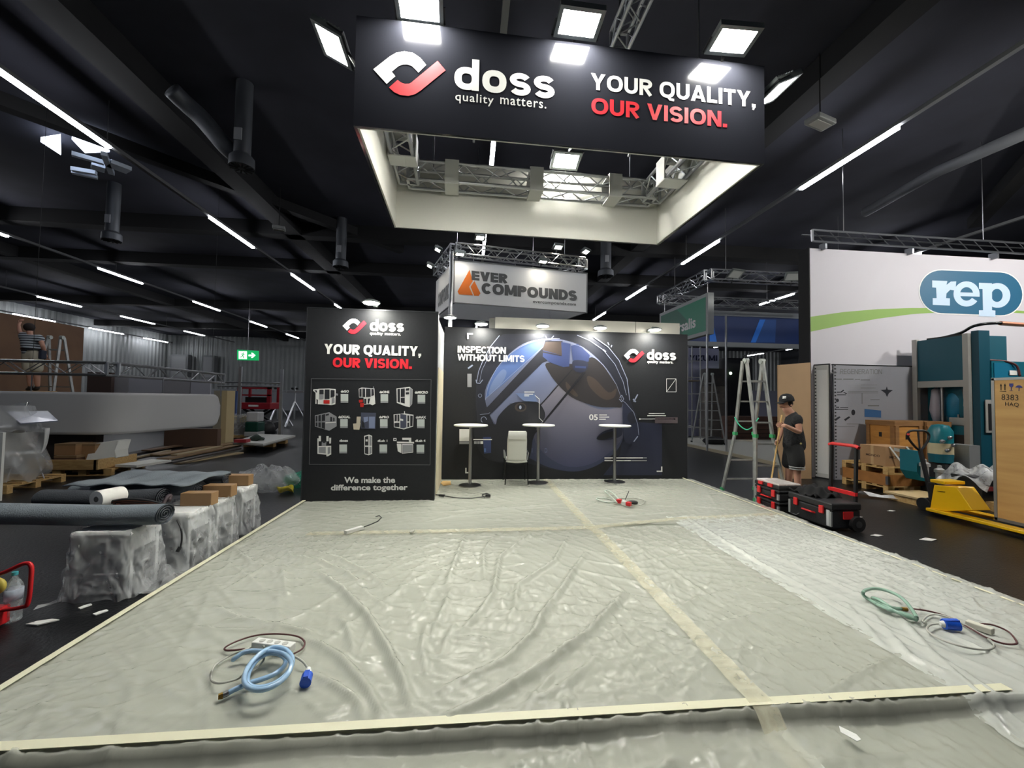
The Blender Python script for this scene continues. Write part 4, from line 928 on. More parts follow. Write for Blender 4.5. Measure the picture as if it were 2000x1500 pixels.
B(MB().tube(lay(q3, [(1690, 40), (1760, 35), (1820, 45), (1830, 60), (1800, 75), (1750, 72)], .01, PZ + .035, .01), .009, 6), 'cable', CORDG, cc, smooth=True)
for x, y, m_ in ((1692, 50, RED), (1720, 60, WHITE), (1745, 65, RED)): B(MB().bar(at(*q3(x - 12, y), Z=PZ + .06), at(*q3(x + 12, y + 4), Z=PZ + .06), .07, .06), 'plug', m_, cc, bevel=.01)
B(MB().ball(at(*q3(1765, 60), Z=PZ + .045), (.09, .05, .035)), 'black_plug', CORDK, cc, smooth=True); B(MB().tube([at(*q3(1725, 45), Z=PZ + .06), at(*q3(1740, 10), Z=PZ + .16), at(*q3(1745, -2), Z=PZ + .2)], .006, 6), 'loose_end', CORDK, cc)
m = MB(); p = [at(x, y, Z=PZ + .012) for x, y in ((861, 944), (865, 940), (880, 940), (881, 947), (866, 949))]; m.prism(p, (0, 0, .01)); S(m, 'wood_offcut', WOOD, 'small yellow wood offcut at the foot of the cabin side wall', 'offcut')
m = MB(); p = [at(x, y, Z=PZ + .02) for x, y in ((800, 1039), (808, 1036), (810, 1038), (803, 1042))]; m.prism(p, (0, 0, .012)); S(m, 'film_scrap', CORDG, 'tiny grey scrap on the film near the seam across the platform', 'scrap')
# ---------------------------------------------------------------- white and orange sign beyond the rear wall
GREYT = M('grey lettering', (88, 90, 92), .5); ORANGE = M('orange print', (232, 122, 44), .5); SIGNW = M('white sign skin', (226, 228, 230), .5)
EA = math.radians(10); EU = Vector((math.cos(EA), math.sin(EA), 0)); EV = Vector((-math.sin(EA) - .12, math.cos(EA), 0)); EN = Vector((math.sin(EA), -math.cos(EA), 0))
E0 = at(886, 591, Y=10.5); E1 = at(886, 507, Y=10.5); EH = E1.z - E0.z
EW = (hit(1146, 600, E0, EN) - E0).dot(EU); ED = 2.1
def ew(u, v, w): return E0 + EU * u + EV * v + Vector((0, 0, w))
def ebox(mb, a, b):
    return mb.add([ew(x, y, z) for x in (a[0], b[0]) for y in (a[1], b[1]) for z in (a[2], b[2])], [(0, 1, 3, 2), (4, 6, 7, 5), (0, 4, 5, 1), (2, 3, 7, 6), (0, 2, 6, 4), (1, 5, 7, 3)])
es = T('hanging_sign', 'white hanging cube sign with heavy grey lettering and an orange triangle', 'sign', tuple(ew(EW / 2, ED / 2, 0)))
B(ebox(MB(), (0, 0, 0), (EW, .04, EH)), 'front_panel', SIGNW, es)
B(ebox(MB(), (0, .04, 0), (.04, ED, EH)), 'side_panel', SIGNW, es); B(ebox(MB(), (EW - .04, .04, 0), (EW, ED, EH)), 'side_panel', SIGNW, es); B(ebox(MB(), (.04, ED - .04, 0), (EW - .04, ED, EH)), 'back_panel', SIGNW, es)
m = MB(); ebox(m, (-.01, -.012, -.012), (EW + .01, .0, .012)); ebox(m, (-.01, -.012, EH - .012), (EW + .01, 0, EH + .012)); ebox(m, (EW - .012, -.012, 0), (EW + .012, 0, EH)); ebox(m, (-.012, -.012, 0), (.012, 0, EH)); ebox(m, (-.014, 0, -.012), (0, ED, .012))
B(m, 'edge_profile', M('grey profile', (110, 112, 114), .5), es)
EF = E0 - EV.normalized() * .006
def eh(px, py): return hit(px, py, EF, EN)
B(MB().face([eh(*p) for p in ((917, 527), (923.4, 548.8), (916.2, 560), (924, 577), (896.8, 575), (893.6, 569))]), 'emblem', ORANGE, es)
B(MB().face([eh(*p) for p in ((926.6, 548.8), (919.2, 560), (926.2, 577.5), (935, 577.8), (938.4, 572.8))]), 'emblem', ORANGE, es)
B(bold(MB(), 'EVER', eh(921, 547), eh(991, 553.5), eh(921, 528.5), .27, .04), 'lettering', GREYT, es)
B(bold(MB(), 'COMPOUNDS', eh(940, 573.5), eh(1127, 588), eh(940, 552), .27, .04), 'lettering', GREYT, es)
B(text(MB(), 'evercompounds.com', eh(1041, 593.5), eh(1125, 599), eh(1041, 585.5), .012), 'lettering', GREYT, es)
sd = lambda v, w: ew(-.008, v, w)
B(bold(MB(), 'COMPOUNDS', sd(1.75, .22), sd(.3, .22), sd(1.75, .62), .27, .04), 'lettering', GREYT, es)
et = T('sign_truss', 'aluminium truss ring above the white orange-lettered sign', 'truss', tuple(ew(EW / 2, ED / 2, EH + .3)))
tz = EH + .3
for a, b in [((.05, .12), (EW - .05, .12)), ((.05, ED), (EW - .05, ED)), ((.05, .12), (.05, ED)), ((EW - .05, .12), (EW - .05, ED))]:
    B(truss_mb(MB(), ew(*a, tz), ew(*b, tz), .26, r=.022, rb=.011, n=6), 'truss_section', ALU, et, smooth='auto')
for u, v in ((.5, .12), (1.6, .12), (EW - .3, .12)): B(MB().cyl(ew(u, .02, EH - .02), ew(u, .1, tz - .12), .01, n=5), 'sign_hook', STEEL, et)
for u in (.6, EW - .6): B(MB().cyl(ew(u, .12, tz + .12), ew(u, .12, 8.195 - E0.z), .009, n=5), 'hoist_wire', STEEL, et); B(MB().cyl(ew(u, ED, tz + .12), ew(u, ED, 8.195 - E0.z), .009, n=5), 'hoist_wire', STEEL, et)
fe = make_flood('small floodlight at the far left end of the sign truss', 'floodlights on the sign truss', .26, .2, LITF, (0, .2, -.08))
fe.location = ew(-.35, .3, tz + .02); fe.rotation_euler = (math.radians(-25), 0, EA - math.pi / 2)
for (u, v, w), rz, rx, lab in [((.62, -.05, tz + .32), 0, -25, 'small floodlight on top of the sign truss, emblem side'), ((2.72, -.1, tz + .3), 0, -25, 'small floodlight on top of the sign truss, far end side'), ((EW - .06, -.02, tz + .3), .5, -25, 'small floodlight beside the right corner of the sign truss'),
                              ((-.35, 1.3, tz - .1), -math.pi / 2, -25, 'small floodlight low on the left side of the sign truss'), ((.05, -.3, EH + .06), 0, -6, 'small floodlight just above the short upper grey word'), ((2.2, -.3, EH + .1), 0, -6, 'small floodlight just above the end of the long grey word')]:
    o = dup(fe, ew(u, v, w), None, lab); o.rotation_euler = (math.radians(rx), 0, EA + rz)

# ---------------------------------------------------------------- green sign and the stand beneath it
VX = 7.72
vs = T('green_sign', 'green box sign with pale frame and white lettering', 'sign', (VX + .1, 14.8, 3.93))
B(MB().bb((VX, 13, 3.93), (VX + .2, 16.55, 5.3)), 'frame', M('pale sign frame', (176, 180, 178), .5), vs)
m = MB(); m.face([(VX - .004, 13.13, 4.05), (VX - .004, 16.42, 4.05), (VX - .004, 16.42, 5.18), (VX - .004, 13.13, 5.18)])
B(m, 'face', M('green print', (8, 104, 78), .4), vs)
B(MB().face([(VX - .006, 13.13, 5.18), (VX - .006, 15.1, 5.18), (VX - .006, 14.3, 4.6), (VX - .006, 14.8, 4.05), (VX - .006, 13.13, 4.05)]), 'face', M('light green print', (14, 140, 104), .4), vs)
B(text(MB(), 'versalis', (VX - .01, 15.55, 4.27), (VX - .01, 13.75, 4.27), (VX - .01, 15.55, 4.66), .03), 'lettering', PWHITE, vs)
g = MB(); 
for k in range(6):
    a = k * math.pi / 3; g.box((VX - .01, 16.0 + .16 * math.cos(a), 4.47 + .16 * math.sin(a)), (.02, .11, .11), rx=a)
B(g, 'emblem', PWHITE, vs)
for yy in (13.2, 16.3): B(MB().cyl((VX + .1, yy, 5.3), (VX + .1, yy, 5.75), .012, n=5), 'hanger', STEEL, vs)
vt = T('stand_truss', 'dim aluminium truss frame above the green sign', 'truss', (11, 14.8, 5.9))
for p, q in [((7.8, 13.1, 5.9), (14.2, 13.1, 5.9)), ((7.8, 13.1, 5.9), (7.8, 16.6, 5.9)), ((7.8, 16.6, 5.9), (14.2, 16.6, 5.9))]:
    B(truss_mb(MB(), p, q, .32, r=.025, rb=.012, n=6, step=.5), 'truss_section', ALU, vt, smooth='auto')
for x in (8.4, 12.5): B(MB().cyl((x, 13.1, 6.05), (x, 13.1, 8.195), .01, n=5), 'hoist_wire', STEEL, vt); B(MB().cyl((x, 16.6, 6.05), (x, 16.6, 8.195), .01, n=5), 'hoist_wire', STEEL, vt)
DULL = M('unlit lens', (180, 182, 178), .25)
f0 = make_flood('unlit floodlight on the dim truss, nearer the green sign', 'unlit floodlights on the stand truss', .5, .36, DULL, (0, .3, -.12))
p = at(1437, 535, Y=12.8); f0.location = p; f0.rotation_euler = (math.radians(-35), 0, .2)
o = dup(f0, at(1549, 540, Y=12.8), None, 'unlit floodlight on the dim truss, beside the white badged wall'); o.rotation_euler = (math.radians(-35), 0, -.3)
for px, lab in ((1381, 'thin white stand post beneath the green sign'), (1418, 'thin white stand post in front of the blue banner')):
    p = at(px, 640, Y=13.1); S(MB().cyl((p.x, 13.1, .1), (p.x, 13.1, 4.6 if px > 1400 else 3.93), .035, n=8), 'stand_post', ALU, lab, 'post')
m = MB().bb((8.3, 10.0, 0), (16, 18, .1)); t = T('neighbour_platform', 'pale low platform of the neighbouring stand behind the worker', 'platform', (12, 14, 0))
B(m, 'deck', M('pale deck', (176, 176, 166), .7), t); B(MB().bb((8.28, 9.98, .0), (8.3, 18, .1)), 'edge_board', M('beige edge', (186, 176, 150), .6), t)
bb_ = T('blue_banner', 'long dark blue banner with bright blue diagonal bar', 'banner', (12, 17, 4))
a = at(1385, 672, Y=17); b = at(1580, 619, Y=17)
B(MB().bb((a.x - 1.5, 17, a.z + .1), (b.x + 4, 17.1, b.z - .1)), 'sheet', M('dark blue print', (10, 40, 92), .5), bb_)
B(MB().bb((a.x - 1.5, 16.96, b.z - .1), (b.x + 4, 17.14, b.z + .12)), 'rail', M('grey rail', (120, 124, 128), .5), bb_); B(MB().bb((a.x - 1.5, 16.96, a.z - .1), (b.x + 4, 17.14, a.z + .1)), 'rail', M('grey rail'), bb_)
q = lambda x, y: at(x, y, Y=16.985)
B(MB().face([q(1466, 669), q(1484, 624), q(1495, 624), q(1476, 669)]), 'stripe', M('bright blue print', (20, 112, 214), .5), bb_); B(MB().face([q(1476, 669), q(1495, 624), q(1516, 624), q(1514, 669)]), 'stripe', M('mid blue print', (18, 68, 134), .5), bb_)
B(MB().face([q(1386, 625), q(1392, 625), q(1400, 668), q(1386, 668)]), 'stripe', M('bright blue print'), bb_)
for x in (a.x - 1.3, b.x + 3): B(MB().bb((x - .06, 17.0, .1), (x + .06, 17.1, a.z)), 'post', ALU, bb_)
yz = T('lilac_panel', 'pale lilac stand wall with dark lettering beyond the small ladder', 'panel', (10.8, 20, 0))
a = at(1340, 760, Y=20); b = at(1404, 681, Y=20); B(MB().bb((a.x, 20, 0), (b.x, 20.1, b.z)), 'panel', M('lilac wall', (176, 178, 206), .6), yz)
B(bold(MB(), 'YIZUMI', at(1347, 705, Y=19.98), at(1401, 705, Y=19.98), at(1347, 694, Y=19.98), .2, .1), 'lettering', M('navy print', (30, 34, 70), .5), yz)
sc = T('scaffold_tower', 'light metal scaffold tower beyond the rear wall end', 'scaffold', (10.4, 17.5, .1))
a = at(1343, 800, Y=17.5); b = at(1368, 800, Y=17.5); zt = at(1350, 668, Y=17.5).z
for x in (a.x, b.x):
    for y in (17.5, 18.2): B(MB().cyl((x, y, .1), (x, y, zt), .03, n=6), 'standard', ALU, sc)
for k in range(6):
    z = .6 + k * (zt - .7) / 5
    for y in (17.5, 18.2): B(MB().cyl((a.x, y, z), (b.x, y, z), .022, n=6), 'ledger', ALU, sc)
B(MB().bb((a.x, 17.5, 2.6), (b.x, 18.2, 2.65)), 'platform_board', M('scaffold board', (120, 110, 96), .7), sc)
cr = T('crate_stack', 'grey-brown stacked packing crate on the neighbouring stand', 'crate', tuple(at(1400, 856, Y=18.6)))
a = at(1383, 852, Y=18.6); b = at(1419, 720, Y=18.6); zz = [.0 + b.z * k / 4 for k in range(5)]
for k in range(4): B(MB().bb((a.x + .02 * k, 18.6 + .02 * k, zz[k] + (.01 if k else 0)), (b.x - .02 * k, 19.4, zz[k + 1])), 'box', M('crate grey %d' % k, [(104, 98, 92), (92, 88, 84), (112, 106, 98), (70, 68, 70)][k], .8, noise=4, c2=(84, 80, 76)), cr)
cn = MB(); a = at(1420, 860, Y=17.2); b = at(1535, 814, Y=17.2); ct = T('low_counter', 'dark red-brown low counter on the neighbouring stand', 'counter', ((a.x + b.x) / 2, 17.4, .1))
B(MB().bb((a.x, 17.2, .1), (b.x, 17.6, b.z)), 'body', M('red brown wood', (86, 58, 46), .6, noise=3, c2=(70, 48, 40)), ct)
for k in range(5): B(MB().bb((a.x, 17.18, .2 + k * .17), (b.x, 17.2, .215 + k * .17)), 'groove', M('dark groove', (40, 30, 26), .8), ct)
a = at(1470, 812, Y=18.5); b = at(1535, 764, Y=18.5); S(MB().bb((a.x, 18.5, 0), (b.x, 18.6, b.z)), 'leaning_panel', M('grey lilac board', (140, 142, 158), .6), 'grey-lilac board standing behind the brown counter', 'panel')
a = at(1421, 812, Y=19.5); b = at(1470, 700, Y=19.5); kb = T('dark_shade_block', 'tall dark block standing for wall shade and an unclear thing behind the big ladder', 'cabinet', ((a.x + b.x) / 2, 19.8, 0))  # dark block put for shade on the corrugated wall and something unclear there
B(MB().bb((a.x, 19.5, 0), (b.x, 20.2, b.z)), 'body', M('black shade block', (28, 29, 32), .6), kb)
for s in (.25, .75): B(MB().bb((a.x + (b.x - a.x) * (s - .23), 19.48, .2), (a.x + (b.x - a.x) * (s + .23), 19.5, b.z - .1)), 'door', M('black shade plate', (36, 37, 40), .5), kb)  # two front plates of the same shade block
c = at(1427, 729, Y=19.3); t = T('signal_lamp', 'small glowing greenish lamp on a thin post behind the big ladder', 'lamp', (c.x, 19.3, 0))
B(MB().ball(c, (.07, .04, .07)), 'lens', M('green lamp', (214, 255, 206), .5, emit=6), t); B(MB().cyl((c.x, 19.36, 0), (c.x, 19.36, c.z), .02, n=6), 'post', BLACK, t)
m = MB(); c = at(1396, 862, Z=.2); m.ball((c.x, c.y, .22), (.45, .3, .16), 16, 8); m.jiggle(.03, 4, 12); S(m, 'cloth_heap', M('black cloth', (36, 36, 38), .9), 'heap of black cloth at the foot of the small ladder', 'cloth', smooth=True)

# ---------------------------------------------------------------- ladders
def ladder(label, foot_a, foot_b, ztop, wt, wb, nr, mat, group=None, zf=0, flare=True):
    """hinged two-sided ladder: rung direction X, the two legs spread along Y"""
    cx = (foot_a[0] + foot_b[0]) / 2; cy = (foot_a[1] + foot_b[1]) / 2
    t = T('step_ladder', label, 'ladder', (cx, cy, zf), group=group)
    for sgn, fy in ((-1, foot_a[1]), (1, foot_b[1])):
        def rail(sx, k): # k 0 top .. 1 foot
            w = wt + (wb - wt) * (max(0, k - .55) / .45 if flare else k)
            return Vector((cx + sx * w / 2, cy + (fy - cy) * k + .03 * sgn * (1 - k), ztop + (zf - ztop) * k))
        off = .0 if sgn < 0 else .035
        for sx in (-1, 1):
            ks = [0, .3, .55, .78, 1]; P = [rail(sx, k) + Vector((sx * off, 0, 0)) for k in ks]
            m = MB()
            for a, b in zip(P[:-1], P[1:]): m.bar(a, b, .03, .065, up=(0, 1, 0))
            rl = B(m, 'rail', mat, t)
            if flare: m = MB(); c = P[2]; m.box(c, (.05, .09, .06)); B(m, 'lock_collar', M('green plastic', (60, 150, 96), .5), rl)
            m = MB(); m.box(P[-1] + Vector((0, 0, .03)), (.045, .08, .06)); B(m, 'foot', M('green plastic', (60, 150, 96), .5) if flare else BLACK, rl)
        for i in range(1, nr + 1):
            k = i / (nr + .6); a = rail(-1, k); b = rail(1, k); B(MB().bar(a, b, .03, .028), 'rung', mat, t)
    for sx in (-1, 1): B(MB().cyl((cx + sx * wt / 2 - .03, cy, ztop), (cx + sx * wt / 2 + .05, cy, ztop), .05, n=12), 'hinge', M('worn hinge', (176, 182, 176), .4, .5), t, smooth='auto')
    return t
WALU = M('worn aluminium', (186, 188, 184), .4, .6, noise=8, c2=(160, 162, 160))
ld = ladder('big hinged aluminium ladder with green feet at the platform corner', (5.22, 6.84), (5.22, 7.75), 2.47, .32, .6, 6, WALU)
B(MB().tube(smooth_pts([(4.98, 7.5, 1.42), (5.02, 7.42, 1.28), (5.1, 7.34, 1.2), (5.2, 7.3, 1.26), (5.3, 7.28, 1.42)], 5), .011, 6), 'strap', M('green strap', (70, 190, 150), .6), ld, smooth=True)
p = at(1362, 862, Z=.1); ladder('small aluminium ladder standing on the neighbouring platform', (p.x, p.y - 1.3), (p.x, p.y - .3), at(1358, 730, Y=p.y - .8).z, .3, .75, 7, WALU, zf=.1, flare=False)

# ---------------------------------------------------------------- white badged wall
RW = 9.05; r0 = at(1583, 600, Y=RW).x
rw = T('fair_stand_wall', 'tall white stand wall with a teal pill-shaped badge and a green curve', 'stand wall', (11.5, RW + .15, 0))
B(MB().bb((r0, RW, 0), (16.5, RW + .32, 5.36)), 'panel', M('white stand skin', (202, 198, 204), .6), rw)
B(MB().bb((r0 - .02, RW + .01, 0), (r0, RW + .34, 5.38)), 'side_edge', M('black edge', (26, 26, 28), .7), rw)
z2 = lambda x, y, k=0: at(1560 + x * .22, 430 + y * .22, Y=RW - .004 - .002 * k)
B(MB().strip([z2(*p) for p in ((105, 858), (400, 815), (700, 790), (1000, 780), (1150, 780), (1500, 783), (1800, 792), (2000, 806), (2400, 840))], [z2(*p) for p in ((105, 990), (400, 930), (700, 875), (1000, 835), (1150, 825), (1500, 815), (1800, 815), (2000, 828), (2400, 860))], closed=False), 'green_curve', M('green curve print', (140, 174, 88), .6), rw)
pz = [(x, y + .036 * (x - 1530)) for x, y in arc(1270, 645, 195, 190, 90, 270, 16) + arc(1790, 645, 195, 190, -90, 90, 16)]
pz2 = [(x, y + .036 * (x - 1530)) for x, y in arc(1270, 645, 204, 199, 90, 270, 16) + arc(1790, 645, 204, 199, -90, 90, 16)]
B(MB().face([z2(*p, 1) for p in pz2]), 'badge_border', PWHITE, rw); B(MB().face([z2(*p, 2) for p in pz]), 'badge', M('teal badge', (36, 96, 128), .5), rw)
RB = M('pale blue letters', (196, 216, 236), .5)
rp = [(1185, 535), (1320, 540), (1312, 575), (1350, 545), (1398, 543), (1392, 625), (1345, 618), (1312, 650), (1308, 692), (1342, 694), (1342, 758), (1190, 752), (1190, 692), (1224, 692), (1220, 600), (1185, 597)]
m = MB().face([z2(*p, 3) for p in rp])
m.strip([z2(x, y, 4) for x, y in arc(1490, 655, 116, 112, 8, -325, 30)], [z2(x, y, 4) for x, y in arc(1490, 655, 58, 60, 8, -325, 30)], closed=False)
m.face([z2(*p, 5) for p in ((1425, 640), (1606, 646), (1606, 680), (1425, 674))])
m.face([z2(*p, 3) for p in ((1600, 556), (1716, 560), (1716, 800), (1746, 803), (1746, 858), (1600, 853), (1600, 800), (1636, 800), (1632, 612), (1600, 610))])
m.strip([z2(x, y, 4) for x, y in arc(1765, 668, 114, 110, 0, 360, 30)], [z2(x, y, 4) for x, y in arc(1760, 668, 50, 58, 0, 360, 30)])
B(m, 'lettering', RB, rw)
# lower front of that stand with its REGENERATION panel
G0 = at(1628, 713, Y=8.75)
gw = T('info_panel', 'low grey-white panel printed REGENERATION below the teal badge', 'panel', (9.7, 8.78, 0))
B(MB().bb((G0.x, 8.75, 0), (13.5, 8.8, G0.z)), 'panel', M('grey white print', (150, 150, 156), .35), gw); B(MB().bb((G0.x, 8.745, G0.z), (13.5, 8.81, G0.z + .025)), 'top_profile', BLACK, gw)
z8 = lambda x, y: at(1580 + x * .1, 700 + y * .1, Y=8.745)
LG = M('light grey print', (118, 120, 118), .5); DG = M('dark picture print', (44, 46, 52), .5)
B(bold(MB(), 'REGENERATION', z8(610, 305), z8(1425, 310), z8(610, 205), .1, .12), 'lettering', LG, gw)
rg = MB(); rg.strip([z8(x, y) for x, y in arc(495, 245, 62, 60, 20, 320, 16)], [z8(x, y) for x, y in arc(495, 245, 46, 45, 20, 320, 16)], closed=False); B(rg, 'emblem', LG, gw)
def rc8(m, x0, y0, x1, y1): m.face([z8(x0, y1), z8(x1, y1), z8(x1, y0), z8(x0, y0)])
for r in ((500, 395, 640, 415), (670, 395, 870, 415), (900, 400, 1000, 415), (1010, 412, 1190, 428), (1010, 515, 1330, 522), (1010, 575, 1300, 582), (760, 640, 1350, 646), (760, 672, 1350, 680), (1030, 680, 1045, 890), (1200, 800, 1380, 812), (1150, 910, 1370, 935), (520, 1320, 900, 1330), (740, 1275, 1000, 1285)): m = MB(); rc8(m, *r); B(m, 'printed_line', LG, gw)
def one(*pts): B(MB().face([z8(*p) for p in pts]), 'printed_picture', DG, gw)
one((545, 650), (620, 650), (670, 610), (690, 625), (640, 665), (545, 668)); one((680, 655), (745, 685), (725, 695), (670, 668))
for x0, y0, x1, y1 in ((550, 705, 725, 718), (530, 945, 590, 965), (610, 955, 765, 968), (530, 988, 765, 1002)): one((x0, y1), (x1, y1), (x1, y0), (x0, y0))
one((1400, 615), (1500, 610), (1520, 545), (1540, 610), (1640, 620), (1560, 680), (1525, 755), (1490, 680)); one(*arc(865, 1055, 38, 56, 0, 345, 16)); one(*arc(555, 820, 30, 34, 0, 345, 12))
one((495, 1190), (590, 1130), (620, 1150), (520, 1225)); one((685, 1190), (780, 1130), (810, 1150), (710, 1225))
m = MB(); m.face([z8(*p) for p in ((1085, 985), (1410, 1020), (1410, 1158), (1085, 1140))]); B(m, 'printed_picture', M('blue picture print', (56, 96, 140), .5), gw)
# perforated cabinet door standing open at its edge
d0, d1 = Vector((7.97, 9.04, 0)), Vector((8.06, 8.72, 0)); dh = G0.z + .03; dv = (d1 - d0); dn = Vector((-dv.y, dv.x, 0)).normalized() * -1
dn = Vector((dv.y, -dv.x, 0)).normalized(); dn = dn if dn.x < 0 else -dn
dt = T('perforated_door', 'narrow white panel in a perforated metal frame beside the brown board', 'panel', tuple(d0))
Z_ = Vector((0, 0, 1))
B(MB().prism([d0, d1, d1 + Z_ * dh, d0 + Z_ * dh], dn * -.04), 'frame', M('black frame', (30, 30, 32), .5), dt)
B(MB().prism([d0 + dv * .04 + Z_ * .03 + dn * .002, d0 + dv * .96 + Z_ * .03 + dn * .002, d0 + dv * .96 + Z_ * (dh - .03) + dn * .002, d0 + dv * .04 + Z_ * (dh - .03) + dn * .002], dn * .006), 'strip_profile', M('white profile', (206, 206, 202), .5), dt)
B(MB().prism([d0 + dv * .2 + Z_ * .12 + dn * .01, d0 + dv * .9 + Z_ * .12 + dn * .01, d0 + dv * .9 + Z_ * (dh - .14) + dn * .01, d0 + dv * .2 + Z_ * (dh - .14) + dn * .01], dn * .006), 'leaf', M('white leaf', (232, 232, 230), .4), dt)
hm = MB()
for k in range(32):
    for s in (.11,):
        c = d0 + dv * s + Z_ * (.1 + k * (dh - .2) / 31) + dn * .0085; hm.box(c, (.004, .03, .03), rz=math.atan2(dv.y, dv.x) + math.pi / 2)
for k in range(34):
    c = Vector((G0.x + .03, 8.743, .06 + k * (dh - .1) / 33)); hm.box(c, (.03, .004, .03))
B(hm, 'hole_row', BLACK, dt)
bd = MB(); a = at(1521, 935, Z=0); b = at(1586, 935, Z=0); zt = at(1521, 713, Y=a.y).z; zt2 = at(1585, 708, Y=a.y).z
bd.prism([(a.x, a.y, 0), (b.x, a.y, 0), (b.x, a.y, zt2), (a.x, a.y, zt)], (0, .03, 0)); S(bd, 'brown_board', M('brown hardboard', (178, 146, 110), .7, noise=1.5, c2=(168, 138, 104)), 'tall brown hardboard sheet behind the worker in black', 'board')
# two assumed unseen floodlights on drop rods, added to light the badged wall
for (x, y, z), rz, lab in [((10.6, 3.6, 6.3), .0, 'assumed unseen floodlight hung from the ceiling before the white badged wall, badge side'), ((14.2, 4.6, 6.3), .2, 'assumed unseen floodlight hung from the ceiling before the white badged wall, outer side')]:
    o = make_flood(lab, 'assumed unseen floodlights for the badged stand', lit=M('lit assumed lamp', (252, 250, 244), .5, emit=ASSUMED_E)); o.location = (x, y, z); o.rotation_euler = (math.radians(48), 0, rz)
    B(MB().cyl((0, .1, .1), (0, .1 + 1.75 * math.sin(math.radians(48)), 1.75 * math.cos(math.radians(48)) + .1), .012, n=6), 'drop_rod', BLACK, o)
# flat truss standing before the wall top
rt = T('wall_truss', 'dark flat truss running along the top of the white badged wall', 'truss', (12, 8.9, 5.3))
a = at(1586, 449, Y=8.9); b = at(1587, 471, Y=8.9); L_ = 7.6; DALU = M('grey aluminium', (130, 132, 136), .35, .9)
B(MB().cyl(a, a + Vector((L_, 0, -.02)), .025, n=8), 'chord', DALU, rt); B(MB().cyl(b, b + Vector((L_, 0, -.02)), .025, n=8), 'chord', DALU, rt); B(MB().cyl(b, a, .03, n=8), 'end_post', ALU, rt)
B(MB().cyl(a + Vector((0, .3, 0)), a + Vector((L_, .3, -.02)), .02, n=6), 'chord', DALU, rt)
for k in range(18):
    x = k * .42; B(MB().cyl((a.x + x, 8.9, a.z), (a.x + x + .3, 8.9, b.z), .011, n=5), 'brace', DALU, rt)
for x in (.35, 2.6, 4.9, 7): B(MB().bb((a.x + x, 8.92, 5.32), (a.x + x + .05, 9.1, b.z)), 'bracket', DALU, rt)
for x in (.8, 4.5): B(MB().cyl((a.x + x, 8.9, a.z), (a.x + x, 8.9, 8.195), .009, n=5), 'hoist_wire', STEEL, rt)
# ---------------------------------------------------------------- teal press and its surroundings
XM = 10.18; PG = M('grey alloy post', (168, 166, 160), .45, .3); DTEAL = M('dark teal sheet', (10, 66, 82), .4)
fx = lambda px, py: at(px, py, X=XM)
pr = T('injection_press', 'big teal press machine standing before the white badged wall', 'machine', (XM + .6, 8.2, 0))
yf, yn = 8.68, 7.68
B(MB().bb((XM, yn, 2.24), (XM + .95, yf, 3.17)), 'guard', M('teal guard', (12, 78, 94), .5), pr)
for y in (yf, yn): B(MB().bb((XM - .03, y - .05, .3), (XM + .05, y + .05, 3.2)), 'post', PG, pr)
B(MB().bb((XM - .02, yn, 2.1), (XM + .04, yf, 2.24)), 'rail', PG, pr)
B(MB().bb((XM + .9, yn, .3), (XM + .98, yf, 2.2)), 'rear_plate', DTEAL, pr)
B(MB().bb((XM, yn - .02, .3), (XM + .95, yf, 1.28)), 'base', TEAL, pr)
B(MB().bb((XM + .05, yn - .18, 0), (XM + .3, yn - .05, 3.24)), 'column', DTEAL, pr)
B(MB().bb((XM + .3, yn - .2, 0), (XM + 2.6, yf, 2.62)), 'cabinet', TEAL, pr)
B(MB().bb((XM + .34, yn - .215, 1.95), (XM + .9, yn - .2, 2.58)), 'cover', M('blue teal cover', (20, 104, 134), .35), pr)
B(MB().cyl((XM + .2, 8.3, 1.28), (XM + .2, 8.3, 2.2), .04, n=10), 'tie_bar', STEEL, pr, smooth='auto'); B(MB().cyl((XM + .2, yn + .1, 1.28), (XM + .2, yn + .1, 2.2), .03, n=10), 'tie_bar', STEEL, pr, smooth='auto')
B(MB().lathe([(.05, 1.3), (.2, 1.5), (.2, 1.85), (.1, 2.1), (.03, 2.15)], (XM + .45, 8.2, 0), 16).jiggle(.01, 3, 14), 'hopper_bag', M('blue bag', (24, 120, 156), .5), pr, smooth=True)
B(MB().lathe([(.08, 1.4), (.2, 1.7), (.2, 2.05), (.08, 2.18), (.02, 2.2)], (XM + .45, 7.86, 0), 16).jiggle(.012, 5, 14), 'hopper_bag', M('grey bag', (140, 142, 140), .4), pr, smooth=True)
B(MB().lathe([(.06, 1.3), (.12, 1.6), (.08, 2.05), (.02, 2.1)], (XM + .3, 8.5, 0), 12).jiggle(.012, 6, 14), 'wrap', M('pale wrap', (184, 178, 190), .4), pr, smooth=True)
B(MB().bb((XM + .1, 7.75, 1.29), (XM + .5, 8.1, 1.45)), 'mould_block', M('grey block', (168, 168, 162), .4, .3), pr)
for y in (7.85, 8.0): B(MB().cyl((XM + .2, y, 1.45), (XM + .2, y, 1.52), .02, n=8), 'bolt', STEEL, pr)
B(MB().bb((XM - .004, 7.75, .75), (XM, 8.25, 1.1)), 'opening', BLACK, pr); B(MB().bb((XM - .03, 7.7, .62), (XM, 8.5, .7)), 'rail', PG, pr)
c0 = at(1925, 845, Y=yn - .2); c1 = at(1944, 781, Y=yn - .2)
B(MB().bb((c0.x, yn - .215, c0.z), (c1.x + .15, yn - .2, c1.z)), 'plate', PG, pr); B(MB().bb((c0.x + .05, yn - .225, c0.z + .05), (c1.x + .1, yn - .215, c1.z - .08)), 'slot', BLACK, pr)
B(MB().box(at(1979, 728, Y=yn - .23), (.17, .01, .09)), 'sticker', WHITE, pr)
